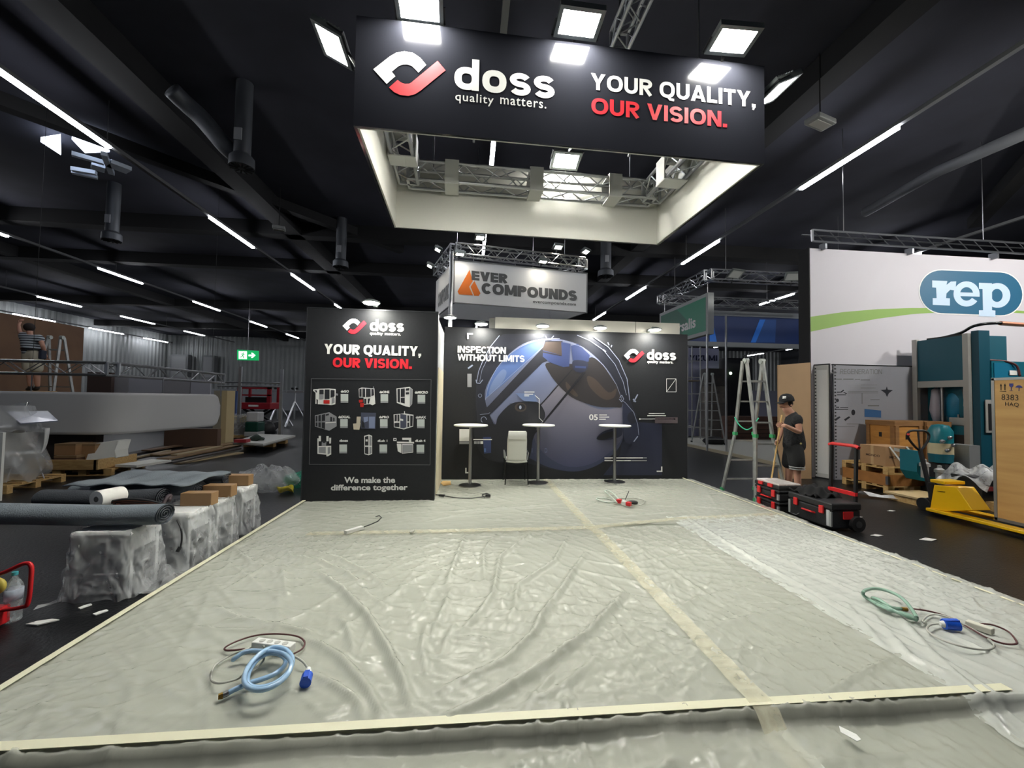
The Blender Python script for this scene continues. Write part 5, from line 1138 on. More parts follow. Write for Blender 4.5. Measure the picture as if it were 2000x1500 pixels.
B(MB().tube(smooth_pts([at(1917, 703, Y=yn - .1), at(1945, 704, Y=yn - .15), at(1965, 706, Y=yn - .2), at(1985, 714, Y=yn - .25), at(1992, 735, Y=yn - .25)], 5), .02, 8), 'feed_hose', M('dark red hose', (86, 40, 40), .5), pr, smooth=True)
m = MB(); p = at(1825, 656, X=XM + .3); m.bb((XM + .2, 7.9, 3.17), (XM + .6, 8.6, 3.23)); B(m, 'cover_plate', BLACK, pr)
B(MB().tube(smooth_pts([(XM + .3, 8.5, 3.2), (XM + .4, 8.1, 3.28), (XM + .3, 7.75, 3.38), (XM + .6, 7.6, 3.42), (XM + 1.3, 7.6, 3.42)], 5), .03, 8), 'hydraulic_hose', DK, pr, smooth=True)
B(MB().tube([(XM + .7, 7.6, 3.42), (XM + 1.6, 7.6, 3.40)], .045, 8), 'hose_end', M('copper end', (176, 120, 96), .35, .8), pr); B(MB().tube([(XM + 1.6, 7.6, 3.4), (XM + 2.6, 7.6, 3.36)], .018, 6), 'hydraulic_hose', DK, pr)
# crates and pallets
PLYO = M('orange plywood', (196, 138, 66), .6, noise=3, c2=(172, 116, 52), stretch=(1, 1, 5)); PLYB = M('brown plywood', (150, 108, 62), .65, noise=3, c2=(130, 92, 54), stretch=(1, 1, 5))
def crate(label, x0, y0, z0, x1, y1, z1, mat, mat2):
    t = T('plywood_crate', label, 'crate', ((x0 + x1) / 2, (y0 + y1) / 2, z0))
    B(MB().bb((x0, y0, z0), (x1, y1, z1 - .1)), 'body', mat, t); B(MB().bb((x0 - .02, y0 - .02, z1 - .1), (x1 + .02, y1 + .02, z1)), 'lid', mat2, t)
    for y in (y0 + .04, y1 - .04): B(MB().bb((x0 - .022, y - .04, z0), (x0, y + .04, z1 - .1)), 'batten', mat2, t)
    for x in (x0 + .04, x1 - .04): B(MB().bb((x - .04, y0 - .022, z0), (x + .04, y0, z1 - .1)), 'batten', mat2, t)
    B(MB().bb((x0 - .006, (y0 + y1) / 2 - .03, z1 - .35), (x0, (y0 + y1) / 2 + .03, z1 - .25)), 'stencil_mark', BLACK, t); B(MB().bb((x0 + .25, y0 - .006, z1 - .38), (x0 + .32, y0, z1 - .28)), 'stencil_mark', BLACK, t)
    return t
crate('orange plywood crate behind the cardboard box, next to the teal press', 8.87, 8.0, .02, 9.5, 8.62, 1.36, PLYO, PLYB)
crate('brown plywood crate tight beside the orange one, next to the teal press', 9.56, 7.95, .02, 10.1, 8.6, 1.36, PLYB, PLYB)
def pallet(label, c, lx, ly, rz=0, group='wooden pallets', mat=WOOD, cat='pallet'):
    t = T('wooden_pallet', label, cat, group=group)
    for k in range(5): B(MB().bb((-lx / 2, -ly / 2 + k * (ly - .1) / 4, .122), (lx / 2, -ly / 2 + .1 + k * (ly - .1) / 4, .144)), 'deck_board', mat, t)
    for k in (-1, 0, 1): B(MB().bb((k * (lx / 2 - .07) - .07, -ly / 2, .1), (k * (lx / 2 - .07) + .07, ly / 2, .122)), 'stringer', mat, t); B(MB().bb((-lx / 2, k * (ly / 2 - .05) - .05, 0), (lx / 2, k * (ly / 2 - .05) + .05, .022)), 'runner', mat, t)
    for i in (-1, 0, 1):
        for j in (-1, 0, 1): B(MB().box((i * (lx / 2 - .07), j * (ly / 2 - .05), .061), (.14, .1, .078)), 'block', mat, t)
    t.location = c; t.rotation_euler = (0, 0, rz); return t
pal = pallet('pallet with the wooden collar and cardboard box on it, right of the brown board', (8.38, 7.84, 0), .8, 1.0)
cl = T('pallet_collar', 'low brown wooden pallet collar under the upper pallet', 'collar', (8.38, 7.84, .145))
PLNK = M('collar planks', (170, 116, 60), .6, noise=5, c2=(148, 98, 50), stretch=(4, 1, 1))
for a, b in [((7.98, 7.34), (8.0, 8.34)), ((8.76, 7.34), (8.78, 8.34)), ((8.0, 7.34), (8.76, 7.36)), ((8.0, 8.32), (8.76, 8.34))]: B(MB().bb((*a, .145), (*b, .36)), 'board', PLNK, cl)
for x, y in ((7.985, 7.345), (7.985, 8.335), (8.775, 7.345)): B(MB().bb((x - .012, y - .012, .17), (x + .03, y + .04, .33)), 'corner_hinge', STEEL, cl)
dup(pal, (8.38, 7.84, .362), 0, 'upper pallet carrying the cardboard box, resting on the brown collar')
bx = T('cardboard_box', 'brown cardboard box with printed sides and white straps on the upper pallet', 'box', (8.3, 7.7, .508))
x0, x1, y0, y1, z0, z1 = 8.02, 8.62, 7.42, 7.95, .508, .885
B(MB().bb((x0, y0, z0), (x1, y1, z1)), 'carton', CARD, bx); B(MB().bb((x0 - .002, 7.66, z0), (x1, 7.72, z1 + .002)), 'packing_tape', M('tan tape', (190, 158, 118), .35), bx)
B(text(MB(), 'MONDO', (x0 - .004, 7.82, .67), (x0 - .004, 7.53, .67), (x0 - .004, 7.82, .715), .03), 'lettering', M('brown ink', (82, 60, 44), .7), bx)
B(text(MB(), 'MONDO', (8.1, y0 - .004, .66), (8.48, y0 - .004, .66), (8.1, y0 - .004, .71), .03), 'lettering', M('brown ink'), bx); B(MB().box((8.26, y0 - .003, .83), (.12, .004, .06), ry=.2), 'address_label', M('grey label', (180, 178, 172), .4), bx)
for x in (8.1, 8.46): S(MB().bar((x, 7.41, .89), (x + .3, 7.3, .4 if x < 8.2 else .52), .03, .004, up=(0, 1, 0)), 'strap_band', M('white strap', (224, 224, 220), .4), 'white strapping band slanting down the cardboard box, %s end' % ('nearer' if x < 8.2 else 'farther'), 'strap')
# dosing unit with teal tank
dp = at(1838, 930, Y=7.1); du = T('dosing_unit', 'small dosing unit with teal tank and silver filters behind the yellow pallet jack', 'machine', (dp.x, 7.1, 0)); X0 = dp.x
B(MB().lathe([(.05, .62), (.17, .64), (.18, .8)], (X0, 7.1, 0), 20), 'tank_foot', TEAL, du, smooth='auto'); B(MB().lathe([(.178, .8), (.178, 1.0)], (X0, 7.1, 0), 20), 'tank_label', M('cream label', (196, 184, 150), .5), du, smooth='auto'); B(MB().lathe([(.178, 1.0), (.178, 1.22), (.12, 1.33), (.03, 1.35)], (X0, 7.1, 0), 20), 'tank', M('teal tank', (22, 110, 122), .3), du, smooth='auto')
B(MB().bb((X0 - .1, 6.95, .15), (X0 + .2, 7.3, .62)), 'base', M('black machine base', (34, 36, 40), .5), du)
tx = at(1785, 905, Y=6.9).x; B(MB().prism([(tx, 6.85, .98 - .1), (tx + .06, 6.85, .88), (tx + .2, 6.85, .42), (tx + .5, 6.85, .38), (tx + .5, 6.85, .32), (tx + .12, 6.85, .34), (tx, 6.85, .5)], (0, .3, 0)), 'tray', M('teal tray', (14, 104, 120), .45), du)
for px, py in ((1806, 905), (1835, 917)):
    c = at(px, py, Y=6.78); B(MB().lathe([(.02, -.26), (.055, -.25), (.055, -.06), (.075, -.05), (.075, 0), (.03, .03), (.03, .07), (.005, .08)], (c.x, 6.78, c.z), 14), 'filter', M('silver filter', (190, 190, 188), .35, .5), du, smooth='auto')
for px, py in ((1840, 862), (1855, 855), (1862, 870), (1850, 880)):
    c = at(px, py, Y=6.85); B(MB().cyl(c, c + Vector((.1, .05, .0)), .025, n=8).ball(c, (.035, .035, .035), 8, 6), 'valve', STEEL, du, smooth='auto')
B(MB().bb((X0 + .28, 6.85, .15), (X0 + .5, 7.2, .98)), 'control_box', M('grey casing', (132, 134, 136), .45, .3), du); B(MB().bb((X0 - .15, 6.9, .0), (X0 + .5, 7.35, .15)), 'plinth', BLACK, du)
# pallet jack
YEL = M('yellow enamel', (238, 186, 18), .35)
pj = T('pallet_jack', 'yellow hand pallet jack with black loop handle under the plywood panel', 'pallet jack', (7.45, 5.6, 0))
q = lambda px, py, dx=0: tuple(at(px, py, X=7.22) + Vector((dx, 0, 0)))
B(MB().prism([q(1824, 947), q(1868, 951), q(1900, 997), q(1815, 1000)], (.3, 0, 0)), 'body', YEL, pj, bevel=.01)
B(MB().bb((7.2, at(1830, 947, X=7.22).y - .12, .5), (7.56, at(1824, 947, X=7.22).y + .04, .55)), 'top_plate', YEL, pj, bevel=.01)
B(MB().bb((7.14, 4.55, .055), (7.3, 5.98, .1)), 'fork', YEL, pj, bevel=.01); B(MB().bb((7.6, 4.55, .055), (7.76, 5.9, .1)), 'fork', YEL, pj, bevel=.01)
for x in (7.22, 7.68): B(MB().cyl((x - .05, 4.7, .04), (x + .05, 4.7, .04), .04, n=12), 'roller', BLACK, pj, smooth='auto')
for x in (7.38, 7.5): B(MB().cyl((x - .025, 6.2, .1), (x + .025, 6.2, .1), .1, n=20), 'steer_wheel', BLACK, pj, smooth='auto')
B(MB().bar((7.44, 6.12, .15), (7.44, 6.3, .98), .05, .04), 'shaft', BLACK, pj); B(MB().cyl((7.44, 6.12, .1), (7.44, 6.14, .45), .045, n=14), 'pump', BLACK, pj, smooth='auto')
B(MB().tube(smooth_pts([(7.44, 6.3, .96), (7.3, 6.31, 1.08), (7.24, 6.32, 1.2), (7.3, 6.33, 1.27), (7.44, 6.33, 1.28), (7.58, 6.33, 1.27), (7.64, 6.32, 1.2), (7.58, 6.31, 1.08)], 5, True), .018, 8, True), 'handle', BLACK, pj, smooth=True); B(MB().tube([(7.44, 6.3, .98), (7.44, 6.33, 1.28)], .012, 6), 'lever', BLACK, pj)
B(MB().tube([(7.26, 6.32, 1.2), (7.23, 6.3, 1.22)], .02, 6), 'trigger', RED, pj); B(MB().bar(q(1832, 959, -.003), q(1846, 960.5, -.003), .004, .02, up=(1, 0, 0)), 'maker_plate', BLACK, pj)
# tall plywood panel crate on the forks
ply = M('pale plywood', (206, 164, 102), .55, noise=1.6, c2=(186, 142, 82), stretch=(1, .6, 5)); AE = M('metal edging', (150, 150, 148), .4, .7)
cp = T('plywood_panel_crate', 'tall pale plywood case with metal edges and shipping symbols on the forks', 'crate', (7.66, 4.6, .102))
cx0, cy1, ct = 7.42, 5.3, at(1940, 739, X=7.42).z
B(MB().bb((cx0, 3.9, .102), (7.9, cy1, ct)), 'case', ply, cp)
for y in (cy1 - .012,): B(MB().bb((cx0 - .006, y - .02, .102), (cx0 + .03, y + .016, ct)), 'edge_profile', AE, cp)
B(MB().bb((cx0 - .006, 3.9, ct - .03), (cx0 + .03, cy1, ct + .006)), 'edge_profile', AE, cp); B(MB().bb((cx0 - .006, 3.9, .1), (cx0 + .03, cy1, .14)), 'edge_profile', AE, cp)
q = lambda px, py: at(px, py, X=cx0 - .004)
INK = M('black ink', (46, 40, 34), .8); m = MB()
for x in (1955, 1962.5): m.bar(q(x, 762), q(x, 751), .008, .002, up=(1, 0, 0)); m.face([q(x - 2, 754), q(x, 749), q(x + 2, 754)])
m.bar(q(1952.5, 764), q(1965, 764.5), .007, .002, up=(1, 0, 0)); B(m, 'arrow_symbol', INK, cp)
m = MB(); m.face([q(*p) for p in ((1971, 749), (1979, 749), (1979, 754), (1975, 757), (1971, 754))]); m.bar(q(1975, 756), q(1975, 762), .006, .002, up=(1, 0, 0)); m.bar(q(1971.5, 763), q(1978.5, 763.5), .006, .002, up=(1, 0, 0)); B(m, 'glass_symbol', M('blue ink', (60, 62, 130), .7), cp)
m = MB(); m.face([q(1983, 757)] + [q(x, y) for x, y in arc(1990, 757.5, 7, 5, 180, 360, 8)]); m.bar(q(1990, 757), q(1990, 764), .006, .002, up=(1, 0, 0)); B(m, 'umbrella_symbol', M('blue ink'), cp)
B(text(MB(), '8383', q(1956, 781), q(1989, 782.5), q(1956, 770), .0), 'lettering', INK, cp); B(text(MB(), 'HAQ', q(1963, 794), q(1990, 796), q(1963, 785), .0), 'lettering', INK, cp)
# things between the pallets
b0 = pallet('pallet under the black plastic tubs behind the yellow pallet jack', (9.0, 6.45, 0), 1.1, .8, 0)
def tub(label, c, w, d, h):
    t = T('plastic_tub', label, 'tub', c, group='black plastic tubs'); x, y, z = c
    B(MB().strip([(x - w / 2, y - d / 2, z), (x + w / 2, y - d / 2, z), (x + w / 2, y + d / 2, z), (x - w / 2, y + d / 2, z)], [(x - w * .56, y - d * .56, z + h), (x + w * .56, y - d * .56, z + h), (x + w * .56, y + d * .56, z + h), (x - w * .56, y + d * .56, z + h)]).face([(x - w / 2, y - d / 2, z), (x + w / 2, y - d / 2, z), (x + w / 2, y + d / 2, z), (x - w / 2, y + d / 2, z)]), 'body', BLACK, t)
    B(MB().bb((x - w * .58, y - d * .58, z + h), (x + w * .58, y + d * .58, z + h + .04)), 'lid', M('black lid', (34, 35, 38), .4), t, bevel=.01); B(MB().bb((x - w * .3, y - d * .6, z + h * .5), (x + w * .1, y - d * .55, z + h * .7)), 'label_plate', M('red label', (150, 60, 60), .5), t)
tub('smaller black plastic tub under the clear film behind the pallet jack', (8.55, 6.35, .146), .34, .4, .34); tub('larger black plastic tub beside the plywood case', (8.98, 6.2, .146), .42, .4, .34)
fm = MB()
def fn(s, t): return (8.2 + s * 1.15, 5.95 + t * .75, .58 + .08 * math.sin(9 * s + 5 * t) + .05 * math.sin(17 * s - 11 * t) - .35 * max(0, .18 - s) * 5 * .5 - .15 * max(0, .2 - t) * 3)
fm.grid(fn, 36, 24); S(fm, 'clear_wrap', film('crumpled wrap', (236, 238, 240), .25, .75, 5, .7, .15), 'crumpled clear film thrown over the black plastic tubs', 'plastic film', smooth=True)
m = MB(); c = at(1795, 965, Z=.14); m.box((c.x, c.y, .13), (.75, .55, .03), rz=.05); t = T('plywood_offcut', 'low plywood sheet on blocks in front of the teal tray', 'board', (c.x, c.y, 0)); B(m, 'sheet', M('light plywood', (208, 184, 140), .6, noise=3, c2=(194, 168, 122)), t)
for s in (-.28, .28): B(MB().box((c.x + s, c.y, .057), (.1, .5, .114)), 'block', WOOD, t)
fm = MB(); c = at(1775, 975, Z=.03)
fm.grid(lambda s, t: (c.x - .55 + s * 1.0 - .1 * t, c.y + .32 - s * .75 + (t - .5) * (.12 + .12 * math.sin(3 * s + 1)), .02 + .04 * (1 + math.sin(11 * s + 4 * t)) * math.sin(math.pi * t) + .02), 40, 8)
S(fm, 'white_wrap', film('white floor wrap', (240, 240, 242), .7, .95, 5, .7, .3), 'twisted white film lying on the floor before the pallets', 'plastic film', smooth=True)
for i, (px, py, w, lab) in enumerate([(1672, 1010, .1, 'beside the wheel of the tool trunk'), (1740, 998, .07, 'midway to the yellow fork'), (1812, 1054, .12, 'before the yellow fork'), (1712, 1046, .09, 'near the platform edge')]):
    c = at(px, py, Z=.004); m = MB(); m.prism([(c.x - w, c.y, .004), (c.x - w * .2, c.y - w * .5, .004), (c.x + w, c.y - w * .1, .004), (c.x + w * .3, c.y + w * .5, .004)], (0, 0, .006)); S(m, 'floor_scrap', PWHITE, 'small white scrap on the dark floor %s' % lab, 'scrap', group='white scraps on the floor')

# ---------------------------------------------------------------- tool boxes at the platform edge
TBK = M('black tool box', (32, 33, 35), .5, bump=(60, .1)); TRED = M('red latch', (210, 44, 46), .4); TGR = M('grey strip', (150, 152, 152), .45)
def toolbox(name, label, x0, x1, y0, y1, z0, z1, nl=2, handle=True):
    t = T(name, label, 'tool box', ((x0 + x1) / 2, (y0 + y1) / 2, z0)); zs = z0 + (z1 - z0) * .72
    bo_ = B(MB().bb((x0, y0, z0), (x1, y1, zs)), 'body', TBK, t, bevel=.02); ld_ = B(MB().bb((x0 - .01, y0 - .01, zs), (x1 + .01, y1 + .01, z1)), 'lid', TBK, t, bevel=.02)
    L = y1 - y0
    for k in range(nl):
        y = y0 + L * (.2 + .6 * k / max(1, nl - 1)); B(MB().bb((x0 - .03, y - .035, zs - .07), (x0 - .005, y + .035, zs + .035)), 'latch', TRED, ld_, bevel=.006)
    if handle:
        yc = (y0 + y1) / 2; B(MB().tube([(x0, yc + .1, zs - .1), (x0 - .035, yc + .09, zs - .09), (x0 - .035, yc - .09, zs - .09), (x0, yc - .1, zs - .1)], .013, 8), 'handle', TRED, t, smooth='auto')
    for y in (y0 + .02, y1 - .02): B(MB().bb((x0 - .012, y - .018, z0 + .03), (x0 + .01, y + .018, zs - .02)), 'corner_strip', TGR, bo_)
    B(MB().tube([(x0 + .02, y1 + .002, z0 + .06), (x0 - .02, y1 - .06, z0 + .03), (x0 - .02, y1 - .16, z0 + .03), (x0, y1 - .2, z0 + .06)], .006, 6), 'wire_loop', STEEL, bo_)
    return t
toolbox('tool_case', 'lowest case of the tool box stack by the ladder foot', 4.76, 5.14, 6.08, 6.62, .0, .17)
toolbox('tool_case', 'middle black case with red latches in the tool box stack', 4.76, 5.14, 6.08, 6.62, .172, .36)
og = T('organizer_case', 'flat organizer case with clear lid on top of the tool box stack', 'tool box', (4.95, 6.35, .362))
B(MB().bb((4.75, 6.07, .362), (5.15, 6.63, .42)), 'body', TBK, og, bevel=.01); B(MB().bb((4.77, 6.09, .42), (5.13, 6.61, .45)), 'lid', film('cloudy lid', (226, 220, 216), .7, .9, 8, .1, .2), og, bevel=.008)
for k, cc_ in enumerate(((200, 70, 60), (196, 190, 180), (120, 120, 124), (206, 150, 130))): B(MB().bb((4.8, 6.12 + k * .12, .4205), (5.1, 6.22 + k * .12, .424)), 'tray', M('tray %d' % k, cc_, .5), og)
B(MB().bb((4.73, 6.2, .38), (4.752, 6.3, .43)), 'latch', TRED, og); B(MB().bb((4.73, 6.42, .38), (4.752, 6.52, .43)), 'latch', TRED, og)
tc = toolbox('rolling_tool_trunk', 'big rolling black tool trunk with red telescopic handle', 4.84, 5.26, 5.22, 5.98, .03, .37)
for y in (5.2, 6.0): wl = B(MB().cyl((5.18, y - .035, .1), (5.18, y + .035, .1), .1, n=24), 'wheel', M('black tyre', (26, 26, 28), .7), tc, smooth='auto'); B(MB().cyl((5.18, y - .04, .1), (5.18, y + .04, .1), .045, n=12), 'hub', M('dark hub', (60, 60, 62), .5), wl, smooth='auto')
for y in (5.34, 5.74): B(MB().bar((5.3, y, .2), (5.33, y, 1.1), .035, .035), 'post', BLACK, tc)
B(MB().tube([(5.33, 5.3, 1.1), (5.33, 5.36, 1.12), (5.33, 5.72, 1.12), (5.33, 5.78, 1.1)], .024, 10), 'grip', TRED, tc, smooth='auto'); B(MB().bar((5.3, 5.32, .46), (5.3, 5.76, .46), .04, .05), 'crossbar', TRED, tc)
B(MB().bb((4.83, 5.25, .06), (4.836, 5.3, .27)), 'reflector', M('grey reflector', (190, 192, 194), .4), tc); B(MB().bb((5.0, 5.205, .16), (5.14, 5.22, .26)), 'side_handle', TRED, tc)
jk = MB(); jk.grid(lambda s, t: (4.86 + .4 * s, 5.5 + .5 * t, .375 + .11 * math.sin(math.pi * s) * math.sin(math.pi * t) + .025 * math.sin(13 * s + 9 * t) + .02 * math.sin(21 * t - 8 * s) + .015), 26, 26); o = S(jk, 'black_jacket', M('black fabric', (27, 27, 29), .95), 'crumpled black jacket lying on the rolling tool trunk', 'jacket', smooth=True)
sd = o.modifiers.new('thick', 'SOLIDIFY'); sd.thickness = .02
# ---------------------------------------------------------------- left side: far partitions, hanging white band, lift, ladders
BRN = M('brown chipboard', (112, 84, 60), .75, noise=1.2, c2=(98, 72, 52))
S(MB().bb((-13.1, 8.5, 0), (-13.0, 15.5, 3.87)), 'brown_partition', BRN, 'tall brown chipboard partition behind the man in the striped shirt', 'partition')
S(MB().bb((at(170, 750, Y=24).x, 24, 0), (at(217, 750, Y=24).x, 24.2, 2.75)), 'dark_partition', M('dark brown wall', (66, 50, 44), .7), 'dark brown stand wall right of the chipboard partition', 'partition')
pt = T('pale_partition', 'row of pale stand walls far behind the white band', 'partition', (-17, 24.5, 0)); xs = [at(x, 750, Y=24.5).x for x in (216, 250, 318, 372, 412)]
for k, (a, b) in enumerate(zip(xs[:-1], xs[1:])): B(MB().bb((a + .03, 24.5, 0), (b - .03, 24.6, 2.6 - .1 * (k % 2))), 'wall_panel', M('pale wall %d' % (k % 2), [(150, 148, 150), (166, 166, 172)][k % 2], .6), pt)
for px, w, h, lab in ((240, .9, 1.6, 'framed'), (308, .9, 1.4, 'plain'), (370, .6, 1.3, 'narrow')):
    c = at(px, 713, Y=46); t = T('wall_cabinet', 'pale %s cabinet on the far corrugated wall' % lab, 'cabinet', (c.x, 49.3, c.z))
    B(MB().bb((c.x - w, 49.1, c.z - h), (c.x + w, 49.75, c.z + h)), 'body', M('grey cabinet', (120, 122, 124), .6), t); B(MB().bb((c.x - w * .8, 49.06, c.z - h * .85), (c.x + w * .8, 49.1, c.z + h * .85)), 'door', M('cabinet door %s' % lab, (142, 144, 146) if lab != 'framed' else (160, 162, 164), .6), t)
# white rounded band hanging low on its own truss
cor = Vector((-7.62, 10, 0)); far_ = at(430, 800, Y=13.2); rdir = Vector((far_.x - cor.x, far_.y - cor.y, 0)).normalized(); L2 = (Vector((far_.x, far_.y, 0)) - cor).length
path = [Vector((-12.8, 10, 0)), Vector((-10, 10, 0))]; R_ = .7
p0, p1 = cor + Vector((-R_, 0, 0)), cor + rdir * R_
for k in range(13):
    t = k / 12; path.append(p0 * (1 - t) ** 2 + cor * 2 * t * (1 - t) + p1 * t * t)
n2 = 24
for k in range(1, n2 + 1): path.append(p1 + rdir * ((L2 - R_) * k / n2))
zb, ztp = .78, 1.7; er = .32; rows = []
NR = 14
def bandz(i):
    rem = (path[-1] - path[i]).length if i > 14 else 9
    c = 0 if rem > er else er - math.sqrt(max(0, er * er - (er - rem) ** 2))
    return zb + c, ztp - c
mb = MB(); vs = []; fs = []
for j in range(NR + 1):
    for i in range(len(path)):
        a, b = bandz(i); vs.append((path[i].x, path[i].y, a + (b - a) * j / NR))
w = len(path)
for j in range(NR):
    for i in range(w - 1): fs.append((j * w + i, j * w + i + 1, (j + 1) * w + i + 1, (j + 1) * w + i))
mb.add(vs, fs); wb = T('hanging_band', 'large white rounded fascia band hung low from a truss on the left', 'banner', (-10, 10.5, zb))
o = B(mb, 'skin', M('white band skin', (196, 196, 196), .6), wb, smooth=True, recalc=False); sd = o.modifiers.new('thick', 'SOLIDIFY'); sd.thickness = .12; sd.offset = -1
bt_ = T('band_truss', 'aluminium truss above the low white rounded band', 'truss', (-10, 10.3, 2.2))
e = at(429, 746, Y=14.2); c1 = Vector((-7.9, 10.15, 2.22))
B(truss_mb(MB(), (-12.6, 10.15, 2.22), c1, .27, r=.026, rb=.012, step=.4), 'truss_section', ALU, bt_, smooth='auto'); B(truss_mb(MB(), c1, (e.x, e.y, 2.2), .27, r=.026, rb=.012, step=.4), 'truss_section', ALU, bt_, smooth='auto')
for p in ((-9.5, 10.15), (-7.75, 11.5), (-7.2, 13)): B(MB().cyl((p[0], p[1], 1.65), (p[0], p[1], 2.1), .012, n=5), 'hook', STEEL, bt_)
for p in ((-9.5, 10.15), (e.x + .1, e.y - .6)): B(MB().cyl((p[0], p[1], 2.3), (p[0], p[1], 8.195), .004, n=5), 'hoist_wire', BLACK, bt_)
fr = T('metal_frame', 'low horizontal metal rail frame with two short uprights before the red lift', 'frame', (-7.5, 17, 0))
a = at(425, 754, Y=17.5); b = at(551, 755, Y=17.5)
B(MB().cyl(a, b, .035, n=8), 'rail', ALU, fr); B(MB().cyl(a + Vector((0, 0, .16)), b + Vector((0, 0, .14)), .035, n=8), 'rail', ALU, fr)
for px, yt in ((469, 716), (550, 721)):
    p = at(px, 754, Y=17.5); q_ = at(px, yt, Y=17.5); B(MB().bb((p.x - .05, 17.45, 0), (p.x + .05, 17.55, q_.z)), 'upright', ALU, fr)
# red lift
a = at(462, 799, Y=20); b = at(529, 756, Y=20); RL = M('dark red enamel', (150, 28, 40), .4)
lf = T('scissor_lift', 'red scissor lift basket beyond the white band', 'lift', ((a.x + b.x) / 2, 20.5, 0))
B(MB().bb((a.x, 20, a.z), (b.x, 21, a.z + .3)), 'deck', RL, lf, bevel=.03)
for x in (a.x + .08, b.x - .08): B(MB().bb((x - .08, 20, a.z + .3), (x + .08, 20.12, b.z)), 'guard_post', RL, lf); B(MB().bb((x - .05, 20.9, a.z + .3), (x + .05, 21, b.z)), 'guard_post', RL, lf)
B(MB().bb((a.x, 20, b.z - .1), (b.x, 20.1, b.z)), 'guard_rail', RL, lf); B(MB().bb((a.x, 20, (a.z + b.z) / 2 + .1), (b.x, 20.06, (a.z + b.z) / 2 + .16)), 'guard_rail', RL, lf)
B(MB().bb((a.x + .25, 20.2, a.z + .3), (b.x - .25, 20.7, a.z + .55)), 'tool_bag', BLACK, lf); B(MB().bb((a.x + .5, 19.985, a.z + .12), (b.x - .5, 20, a.z + .2)), 'marking', PWHITE, lf)
for s in (-1, 1):
    m = MB(); m.bar((a.x + .2, 20.5 + s * .3, .4), (b.x - .2, 20.5 + s * .3, a.z), .08, .1, up=(0, 1, 0)).bar((b.x - .2, 20.5 + s * .3, .4), (a.x + .2, 20.5 + s * .3, a.z), .08, .1, up=(0, 1, 0)); B(m, 'scissor_arm', BLACK, lf)
B(MB().bb((a.x, 20.1, .15), (b.x, 20.9, .45)), 'chassis', BLACK, lf)
for x in (a.x + .25, b.x - .25):
    for y in (20.1, 20.9): B(MB().cyl((x, y - .06, .18), (x, y + .06, .18), .18, n=14), 'wheel', BLACK, lf)
# tripod stands
def tripod(px, label, h):
    p = at(px, 833, Z=0); x, y = p.x, p.y; t = T('tripod_stand', label, 'stand', (x, y, 0), group='tripod stands by the far wall')
    B(MB().cyl((x, y, .4), (x, y, h), .05, n=8), 'mast', ALU, t); B(MB().bb((x - .45, y - .04, h - .35), (x + .45, y + .04, h - .25)), 'crossbar', ALU, t)
    for an in (.4, 2.5, 4.5): B(MB().cyl((x, y, h * .62), (x + .75 * math.cos(an), y + .75 * math.sin(an), 0.02), .05, n=6), 'leg', ALU, t)
    for s in (-.12, .12): B(MB().cyl((x + s, y - .1, h - .12), (x + s, y, h - .12), .06, n=8), 'lamp_head', BLACK, t)
tripod(541, 'grey tripod stand nearer the red lift', 2.2); tripod(574, 'grey tripod stand beside the tall black panel edge', 2.2)
# exit sign
ex = T('exit_sign', 'green lit exit sign with running figure and arrow, over the far left', 'sign', tuple(at(483, 693, Y=30)))
GE = M('lit green sign', (10, 150, 80), .5, emit=1.1); WE = M('lit white sign', (240, 255, 246), .5, emit=1.6); E_ = 30
q = lambda x, y, k=0: at(463 + x * .04, 683 + y * .04, Y=E_ - .01 - .006 * k)
B(MB().prism([at(463, 703, Y=E_), at(504, 704, Y=E_), at(504, 685, Y=E_), at(463, 683, Y=E_)], (0, .12, 0)), 'face', GE, ex)
B(MB().face([q(*p, 1) for p in ((80, 70), (480, 80), (480, 460), (80, 450))]), 'pictogram', WE, ex)
m = MB()
for a_, b_, w_ in (((300, 130), (330, 150), .07), ((310, 180), (270, 290), .07), ((270, 290), (330, 340), .05), ((330, 340), (310, 420), .05), ((270, 290), (200, 360), .05), ((200, 360), (130, 350), .05), ((310, 190), (220, 200), .04), ((220, 200), (190, 250), .04), ((310, 200), (390, 250), .04)): m.bar(q(*a_, 2), q(*b_, 2), w_, .003, up=(0, 1, 0))
B(m, 'figure', GE, ex); B(MB().face([q(*p, 1) for p in ((560, 240), (740, 240), (680, 150), (760, 150), (900, 275), (760, 400), (680, 400), (740, 320), (560, 320))]), 'arrow', WE, ex)
c = at(483, 684, Y=30); B(MB().cyl((c.x, 30.06, c.z), (c.x, 30.06, 8.19), .01, n=5), 'hanger', STEEL, ex)
# clutter beyond
wp = T('wrapped_pallet_load', 'film-wrapped low stack of beige goods right of the white band end', 'pallet load', tuple(at(452, 856, Z=0))); p = at(452, 856, Z=0)
B(MB().bb((p.x - .5, p.y, .02), (p.x + .5, p.y + .8, .14)), 'pallet', WOOD, wp); B(MB().bb((p.x - .48, p.y + .02, .14), (p.x + .48, p.y + .78, .62)), 'load', M('grey goods', (96, 92, 84), .8), wp); B(MB().bb((p.x - .46, p.y + .04, .62), (p.x + .46, p.y + .76, .84)), 'load', M('beige goods', (176, 164, 124), .8), wp); B(MB().box((p.x, p.y + .4, .52), (1.02, .86, .8)).jiggle(.02, 2, 8), 'wrap', CLEAR, wp, smooth='auto')
a = at(416, 816, Y=15.5); b = at(444, 763, Y=15.5); ub = T('upright_block', 'tall beige block standing behind the end of the white band', 'block', (a.x + .25, 15.7, 0))
B(MB().bb((a.x, 15.5, 0), (b.x - .17, 16, b.z)), 'body', M('beige foam', (150, 144, 128), .8), ub); B(MB().bb((b.x - .17, 15.5, 0), (b.x, 16, b.z)), 'side_board', M('cream foam', (196, 176, 134), .8), ub)
